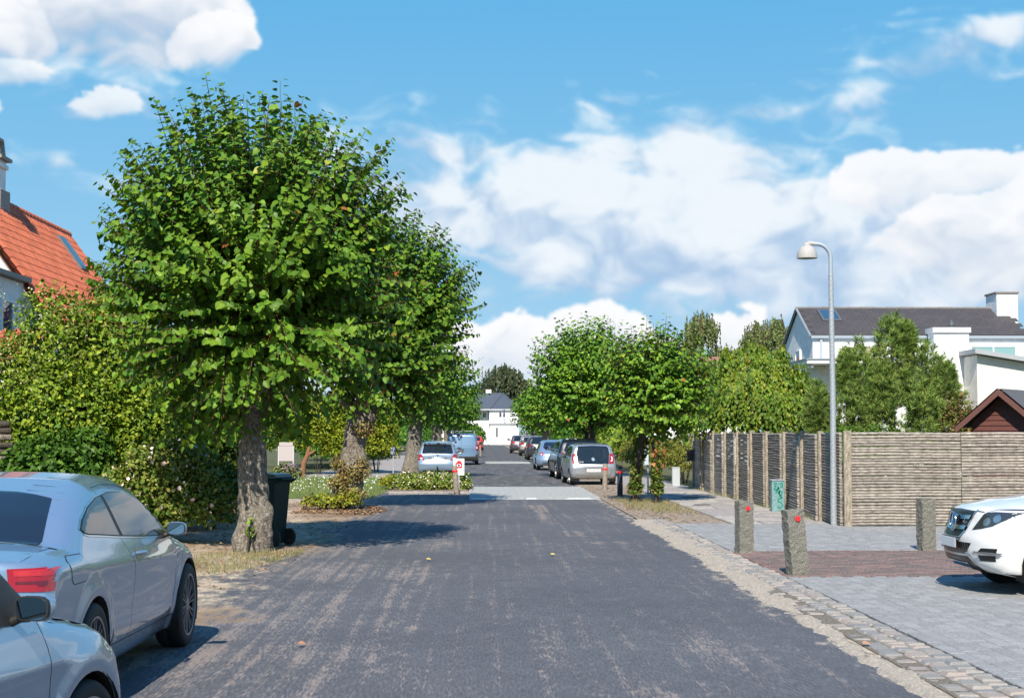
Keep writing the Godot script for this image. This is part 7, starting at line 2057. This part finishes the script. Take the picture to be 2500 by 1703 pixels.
func build_furniture() -> void:
	# stone bollards
	for q in [[4.03, 22.5, 0.81, 0.0, true, "upright rough granite bollard with a red dot at the brick band's corner"], [4.09, 19.0, 0.86, 4.8, true, "leaning rough granite bollard with a red dot, nearest of three"], [6.94, 22.9, 0.83, 0.0, false, "plain rough granite bollard without a dot, beside the white car"]]:
		var o := thing("granite_bollard", q[5], "bollard", Vector3(q[0], 0, -q[1]), 12.0, "granite bollards of the drive")
		part(o, "stone", rock(0.23, q[2], 0.20, int(q[1] * 7.0)), M.granite)
		o.rotation_degrees.z = q[3]
		if q[4]:
			var d := part(o, "red_dot", disc(0.034, 0.004), M.red)
			d.position = Vector3(0.02, q[2] - 0.11, 0.112)
	# wooden bollards with a red band
	for q in [[-0.70, 44.35, 0.87, 4.0, M.wood, "weathered wooden post with a red band in front of the watch sign"], [4.05, 47.9, 0.84, -1.0, M.wood, "weathered wooden post with a red band by the small silver car"], [4.05, 42.7, 0.88, 0.0, M.darkwood, "dark painted wooden post with a red band beside the ivy stems"], [0.05, 117.0, 0.85, 3.0, M.wood, "small wooden post far up the left kerb beyond the van"]]:
		var o := thing("wooden_post", q[5], "bollard", Vector3(q[0], 0, -q[1]), 0.0, "wooden posts with red bands")
		o.rotation_degrees.z = q[3]
		var b := MB.new()
		b.lathe([Vector2(0.082, -0.1), Vector2(0.080, 0.3), Vector2(0.077, q[2] - 0.03), Vector2(0.068, q[2]), Vector2(0.0, q[2] + 0.004)], 14)
		part(o, "post", b, q[4])
		b = MB.new()
		b.lathe([Vector2(0.079, q[2] - 0.21), Vector2(0.0815, q[2] - 0.205), Vector2(0.0815, q[2] - 0.145), Vector2(0.078, q[2] - 0.14)], 14)
		part(o, "red_band", b, M.red)
	# watch sign: a white plate with a red house holding an eye
	var s := thing("watch_sign", "white neighbourhood watch sign with a red house and eye", "sign", Vector3(-0.66, 0, -46.2))
	part(s, "plate", plank(Vector3(0, 0.78, 0), Vector3(0.34, 0.52, 0.012), 0.004), M.white)
	part(s, "pole", plank(Vector3(0, 0.5, -0.03), Vector3(0.05, 1.0, 0.04), 0.005), M.galv)
	var b := MB.new()
	b.prism(P2([-0.10, 0.74, 0.10, 0.74, 0.10, 0.86, 0.13, 0.86, 0.08, 0.915, 0.08, 0.965, 0.05, 0.965, 0.05, 0.945, 0.0, 0.99, -0.13, 0.86, -0.10, 0.86]), 0.007, 0.010)
	part(s, "red_house", b, M.red)
	var ey := disc(0.052, 0.0)
	for k in ey.v.size(): ey.v[k] = Vector3(ey.v[k].x * 1.3, ey.v[k].y * 0.85 + 0.83, 0.0115)
	part(s, "eye", ey, M.white)
	var pu := disc(0.034, 0.0)
	for k in pu.v.size(): pu.v[k] = Vector3(pu.v[k].x, pu.v[k].y + 0.83, 0.0130)
	part(s, "pupil", pu, mat(Color(0.01, 0.02, 0.06), 0.4))
	text3d(s, "lettering", "NABOHJÆLP", 0.045, Vector3(0, 0.66, 0.009), M.black, Basis.IDENTITY, 0.95, 0.002)
	# street lamp
	s = thing("street_lamp", "tall galvanised street lamp with a dirty white dome, arm to the left", "street lamp", Vector3(6.98, 0, -29.07))
	b = MB.new()
	b.tube([Vector3(0, -0.05, 0), Vector3(0.01, 2.5, 0), Vector3(0.0, 5.0, 0)], [0.066, 0.058, 0.048], 16)
	part(s, "post", b, M.galv)
	b = MB.new()
	var pts := [Vector3(0, 4.95, 0)]; var rr := [0.043]
	for k in 11:
		var a := PI / 2 * k / 10.0
		pts.append(Vector3(-0.28 + 0.28 * cos(a), 5.32 + 0.28 * sin(a), 0)); rr.append(0.041)
	pts.append(Vector3(-0.37, 5.605, 0)); rr.append(0.041)
	b.tube(pts, rr, 14)
	part(s, "arm", b, mat(Color(0.36, 0.42, 0.48), 0.5, 0.3))
	var dm := mottled("lampdome", [[0.3, Color(0.24, 0.225, 0.22)], [0.5, Color(0.38, 0.365, 0.355)], [0.7, Color(0.50, 0.485, 0.47)]], 0.05, 0.4, 0.7, 3.0)
	b = MB.new()
	b.xf.origin = Vector3(-0.47, 5.31, 0)
	b.lathe([Vector2(0.185, 0.03), Vector2(0.198, 0.0), Vector2(0.203, 0.0), Vector2(0.202, 0.05), Vector2(0.188, 0.12), Vector2(0.155, 0.19), Vector2(0.10, 0.245), Vector2(0.07, 0.258), Vector2(0.068, 0.275), Vector2(0.05, 0.31), Vector2(0.0, 0.325)], 28)
	var hd := part(s, "lamp_head", b, dm)
	b = MB.new()
	b.tube([Vector3(-0.47, 5.61, 0), Vector3(-0.34, 5.607, 0)], [0.045, 0.05], 12)
	part(hd, "socket", b, dm)
	b = MB.new()
	b.xf.origin = Vector3(-0.47, 5.32, 0)
	b.lathe([Vector2(0.0, 0.0), Vector2(0.185, 0.006)], 28)
	part(hd, "diffuser", b, mat(Color(0.16, 0.17, 0.10), 0.3))
	# wheelie bin
	s = thing("wheelie_bin", "dark green wheelie bin behind the nearest lime's trunk", "bin", Vector3(-3.48, 0, -24.4), -112.0)
	s.scale = Vector3(0.94, 1.09, 0.94)
	var gm := mat(Color(0.005, 0.022, 0.021), 0.4)
	gm.metallic_specular = 0.25
	b = MB.new()
	var lv := [[0.04, 0.20, 0.22], [0.5, 0.235, 0.255], [0.98, 0.27, 0.285]]
	for k in 2:
		var a: Array = lv[k]; var c: Array = lv[k + 1]
		var P := func(e: Array, sx: float, sz: float) -> Vector3: return Vector3(sx * e[1], e[0], sz * e[2])
		for q in [[-1, 1, 1, 1], [1, 1, 1, -1], [1, -1, -1, -1], [-1, -1, -1, 1]]:
			b.quad(P.call(a, q[0], q[1]), P.call(a, q[2], q[3]), P.call(c, q[2], q[3]), P.call(c, q[0], q[1]))
	part(s, "body", b, gm)
	part(s, "rim", plank(Vector3(0, 0.985, 0), Vector3(0.58, 0.05, 0.61), 0.015), gm)
	b = MB.new()
	b.prism(P2([-0.30, 1.012, 0.30, 1.012, 0.32, 1.03, 0.28, 1.075, 0.1, 1.09, -0.28, 1.06]), -0.285, 0.285)
	b.xf = Transform3D(Basis(Vector3(0, 1, 0), PI / 2), Vector3.ZERO)
	var lid := part(s, "lid", b, mat(Color(0.010, 0.030, 0.032), 0.3))
	lid.rotation.y = PI / 2
	b = MB.new()
	b.tube([Vector3(-0.26, 0.95, -0.30), Vector3(-0.25, 1.0, -0.40), Vector3(0.25, 1.0, -0.40), Vector3(0.26, 0.95, -0.30)], [0.018, 0.018, 0.018, 0.018], 8)
	part(s, "handle", b, gm)
	for sx in [-1.0, 1.0]:
		b = MB.new()
		b.xf = Transform3D(Basis(Vector3(0, 0, 1), -PI / 2), Vector3(sx * 0.265, 0.13, -0.27))
		b.lathe([Vector2(0.0, -0.025), Vector2(0.06, -0.025), Vector2(0.095, -0.03), Vector2(0.13, -0.022), Vector2(0.13, 0.022), Vector2(0.095, 0.03), Vector2(0.06, 0.025), Vector2(0.0, 0.025)], 20)
		part(s, "wheel", b, M.rubber)
	# graffitied cabinet
	s = thing("street_cabinet", "pale grey street cabinet with green graffiti against the pole fence", "cabinet", Vector3(6.88, 0, -34.1), 0.0)
	var cm := mottled("cabm", [[0.3, Color(0.12, 0.25, 0.26)], [0.7, Color(0.22, 0.34, 0.35)]], 0.02, 0.8, 0.5, 0.0)
	part(s, "housing", plank(Vector3(0, 0.37, 0), Vector3(0.29, 0.74, 0.22), 0.008), cm)
	part(s, "cap", plank(Vector3(0, 0.755, 0), Vector3(0.31, 0.03, 0.25), 0.006), M.galv)
	b = MB.new()
	b.cbox(Vector3(0, 0.37, 0.1115), Vector3(0.004, 0.70, 0.003))
	part(s, "door_gap", b, M.trim)
	var gg := mat(Color(0.0, 0.22, 0.16), 0.5)
	var strokes := [[-0.02, 0.66, -0.06, 0.69, -0.09, 0.64, -0.05, 0.61, -0.09, 0.56, -0.04, 0.53, 0.02, 0.58], [-0.05, 0.45, 0.0, 0.60, 0.03, 0.44, -0.02, 0.50], [0.05, 0.40, 0.02, 0.48, 0.07, 0.50, 0.08, 0.41, 0.03, 0.40, 0.10, 0.33], [0.09, 0.36, 0.03, 0.33, 0.0, 0.27, 0.06, 0.24, 0.09, 0.18, 0.04, 0.12, -0.02, 0.15], [0.03, 0.66, 0.08, 0.69, 0.10, 0.62, 0.05, 0.60]]
	for k in strokes:
		b = MB.new()
		var pp := P2(k)
		var cv := Curve2D.new()
		for e in pp.size():
			var t := (pp[mini(e + 1, pp.size() - 1)] - pp[maxi(e - 1, 0)]) * 0.22
			cv.add_point(pp[e], -t, t)
		var bk := cv.tessellate(3, 6.0)
		for e in bk.size() - 1:
			var dv := (bk[e + 1] - bk[e]).normalized().orthogonal() * 0.013
			b.quad(Vector3(bk[e].x - dv.x, bk[e].y - dv.y, 0.1150), Vector3(bk[e + 1].x - dv.x, bk[e + 1].y - dv.y, 0.1150), Vector3(bk[e + 1].x + dv.x, bk[e + 1].y + dv.y, 0.1150), Vector3(bk[e].x + dv.x, bk[e].y + dv.y, 0.1150))
		part(s, "graffiti", b, gg)
	s = thing("utility_box", "slim pale grey utility box at the foot of the olive hedge", "cabinet", Vector3(6.72, 0, -50.6))
	part(s, "housing", plank(Vector3(0, 0.32, 0), Vector3(0.26, 0.64, 0.2), 0.01), mat(Color(0.42, 0.45, 0.47), 0.5))
	part(s, "lid", plank(Vector3(0, 0.65, 0), Vector3(0.28, 0.03, 0.22), 0.006), mat(Color(0.46, 0.48, 0.5), 0.5))
	s = thing("letter_box", "dark letter box hung on the far end of the pole fence", "letter box", Vector3(6.98, 0.9, -49.0))
	part(s, "case", plank(Vector3(0, 0.19, 0), Vector3(0.20, 0.38, 0.14), 0.01), mat(grey(0.03), 0.5))
	part(s, "flap", plank(Vector3(0, 0.31, 0.075), Vector3(0.17, 0.05, 0.01), 0.003), mat(grey(0.06), 0.4))
	# blank notice board on two posts
	s = thing("notice_board", "blank grey notice board on two metal posts above the lavender", "sign", Vector3(-7.62, 0, -58.2))
	part(s, "panel", plank(Vector3(0, 1.10, 0), Vector3(0.54, 0.74, 0.03), 0.005), mat(Color(0.46, 0.40, 0.40), 0.6))
	part(s, "top_rail", plank(Vector3(0, 1.33, 0.017), Vector3(0.54, 0.012, 0.008)), mat(Color(0.30, 0.26, 0.26), 0.6))
	for sx in [-0.29, 0.29]: part(s, "post", plank(Vector3(sx, 0.66, 0.0), Vector3(0.05, 1.32, 0.05), 0.005), mat(Color(0.62, 0.64, 0.68), 0.4, 0.3))
	s = thing("mail_box", "small grey mail box on a post by the third left lime", "letter box", Vector3(-3.75, 0, -64.0))
	part(s, "case", plank(Vector3(0, 1.05, 0), Vector3(0.22, 0.32, 0.16), 0.01), mat(Color(0.26, 0.28, 0.32), 0.5))
	part(s, "post", plank(Vector3(0, 0.45, 0), Vector3(0.05, 0.9, 0.05), 0.005), M.galv)
	s = thing("sign_post", "thin pale sign post seen edge-on beside the right-hand lime", "sign", Vector3(4.95, 0, -43.5))
	part(s, "pole", plank(Vector3(0, 0.75, 0), Vector3(0.05, 1.5, 0.05), 0.008), M.galv)
	part(s, "plate", plank(Vector3(-0.05, 1.15, 0), Vector3(0.12, 0.5, 0.25), 0.004), mat(Color(0.45, 0.52, 0.58), 0.5))
	for q in [[5.6, 37.2, 0.20, "dark oval manhole cover, nearest of two in the right pavement slabs"], [5.9, 41.5, 0.24, "dark round manhole cover farther along the right pavement slabs"]]:
		b = MB.new()
		b.lathe([Vector2(q[2] * 1.15, 0.0), Vector2(q[2] * 1.15, 0.006), Vector2(q[2], 0.006), Vector2(q[2] - 0.01, 0.002), Vector2(q[2] - 0.02, 0.006), Vector2(0.0, 0.007)], 24)
		var mh := part(self, "manhole_cover", b, mottled("iron", [[0.3, Color(0.05, 0.045, 0.042)], [0.7, Color(0.10, 0.09, 0.085)]], 0.1, 0.5, 0.7, 6.0))
		mh.position = Vector3(q[0], 0.034, -q[1])
		tag(mh, q[3], "manhole cover")
	# stacked logs at the left edge
	s = thing("log_stack", "stacked weathered logs half covered by ivy at the left edge", "log stack", Vector3(-8.85, 0, -25.6))
	var y := 0.08
	var row := 0
	while y < 2.1:
		var x := -0.75
		while x < 0.75:
			var l := minf(R.randf_range(0.35, 0.75), 0.86 - x)
			b = MB.new()
			b.tube([Vector3(x, y, 0.1 + R.randf_range(-0.03, 0.05)), Vector3(x + l * 0.5, y + R.randf_range(-0.02, 0.02), 0.14), Vector3(x + l, y + R.randf_range(-0.015, 0.015), 0.1)], [R.randf_range(0.045, 0.065), R.randf_range(0.055, 0.075), R.randf_range(0.04, 0.06)], 7)
			part(s, "log", b, M.bark_dark if R.randf() < 0.5 else M.bark)
			x += l + 0.01
		y += 0.12
		row += 1
	# reddish trunk and a green compost bin among the left shrubs
	s = thing("bare_pine", "bare orange-brown trunk just right of the nearest lime", "tree", Vector3(-7.75, 0, -52.0))
	b = trunk_mesh([Vector3(0, 0, 0), Vector3(0.05, 1.2, 0), Vector3(0, 3.4, 0)], [0.15, 0.13, 0.10], 12, 0.2)
	part(s, "trunk", b, mottled("redbark", [[0.3, Color(0.18, 0.08, 0.04)], [0.7, Color(0.36, 0.18, 0.09)]], 0.04, 0.5, 0.9, 8.0))
	bush(s, "crown", [[Vector3(0, 4.0, 0), Vector3(1.4, 1.2, 1.2)]], 2500, 0.14, LIME, leaf_small)
	s = thing("forked_branch", "reddish forked branch stump behind the notice board", "tree", Vector3(-7.3, 0, -61.0))
	b = MB.new()
	b.tube([Vector3(0, 0, 0), Vector3(0.05, 0.6, 0), Vector3(0.2, 0.95, 0), Vector3(0.28, 1.3, 0)], [0.12, 0.10, 0.09, 0.07], 8)
	b.tube([Vector3(0.2, 0.9, 0), Vector3(0.36, 1.02, 0.02), Vector3(0.5, 1.1, 0.02)], [0.07, 0.06, 0.05], 8)
	part(s, "trunk", b, mottled("redbark", [], 0.04, 0.5, 0.9, 8.0))

func _ready() -> void:
	R.seed = 4242
	var cam := Camera3D.new()
	cam.name = "camera"
	add_child(cam)
	cam.position = Vector3(0, 1.85, 0)
	cam.rotation_degrees = Vector3(3.2425, -1.2412, 0)
	cam.fov = 26.615
	cam.near = 0.1
	cam.far = 3000.0
	cam.current = true
	var env := Environment.new()
	env.background_mode = Environment.BG_SKY
	var sm := PanoramaSkyMaterial.new()
	sm.panorama = make_sky()
	env.sky = Sky.new()
	env.sky.sky_material = sm
	env.background_energy_multiplier = 0.74
	env.tonemap_mode = Environment.TONE_MAPPER_LINEAR
	env.tonemap_exposure = 1.48
	env.sdfgi_enabled = true
	env.ssao_enabled = true
	env.ssil_enabled = true
	var we := WorldEnvironment.new()
	we.name = "environment"
	we.environment = env
	add_child(we)
	var sun := DirectionalLight3D.new()
	sun.name = "sun"
	add_child(sun)
	sun.look_at_from_position(Vector3(-0.15, 1.0, 1.0), Vector3.ZERO)
	sun.light_energy = 1.6
	sun.light_color = Color(1.0, 0.965, 0.905)
	sun.light_angular_distance = 0.53
	sun.shadow_enabled = true
	setup_materials()
	var t0 := Time.get_ticks_msec()
	build_ground()
	print("ground ", Time.get_ticks_msec() - t0)
	setup_cars()
	t0 = Time.get_ticks_msec()
	build_coupe()
	build_near_hatch()
	build_suv()
	print("near cars ", Time.get_ticks_msec() - t0)
	simple_cars()
	print("all cars ", Time.get_ticks_msec() - t0)
	M.glassblue = mat(Color(0.03, 0.07, 0.12), 0.05)
	M.glassblue.metallic_specular = 0.8
	M.glassteal = mat(Color(0.20, 0.34, 0.34), 0.08)
	M.glassdim = mat(Color(0.07, 0.075, 0.085), 0.2)
	build_right_house()
	build_shed()
	build_left_house()
	build_far_house()
	build_fence()
	build_furniture()
	print("built ", Time.get_ticks_msec() - t0)
	setup_plants()
	sand_drift()
	plant_street()
	print("trees ", Time.get_ticks_msec() - t0)
	plant_ground()
	print("plants ", Time.get_ticks_msec() - t0)
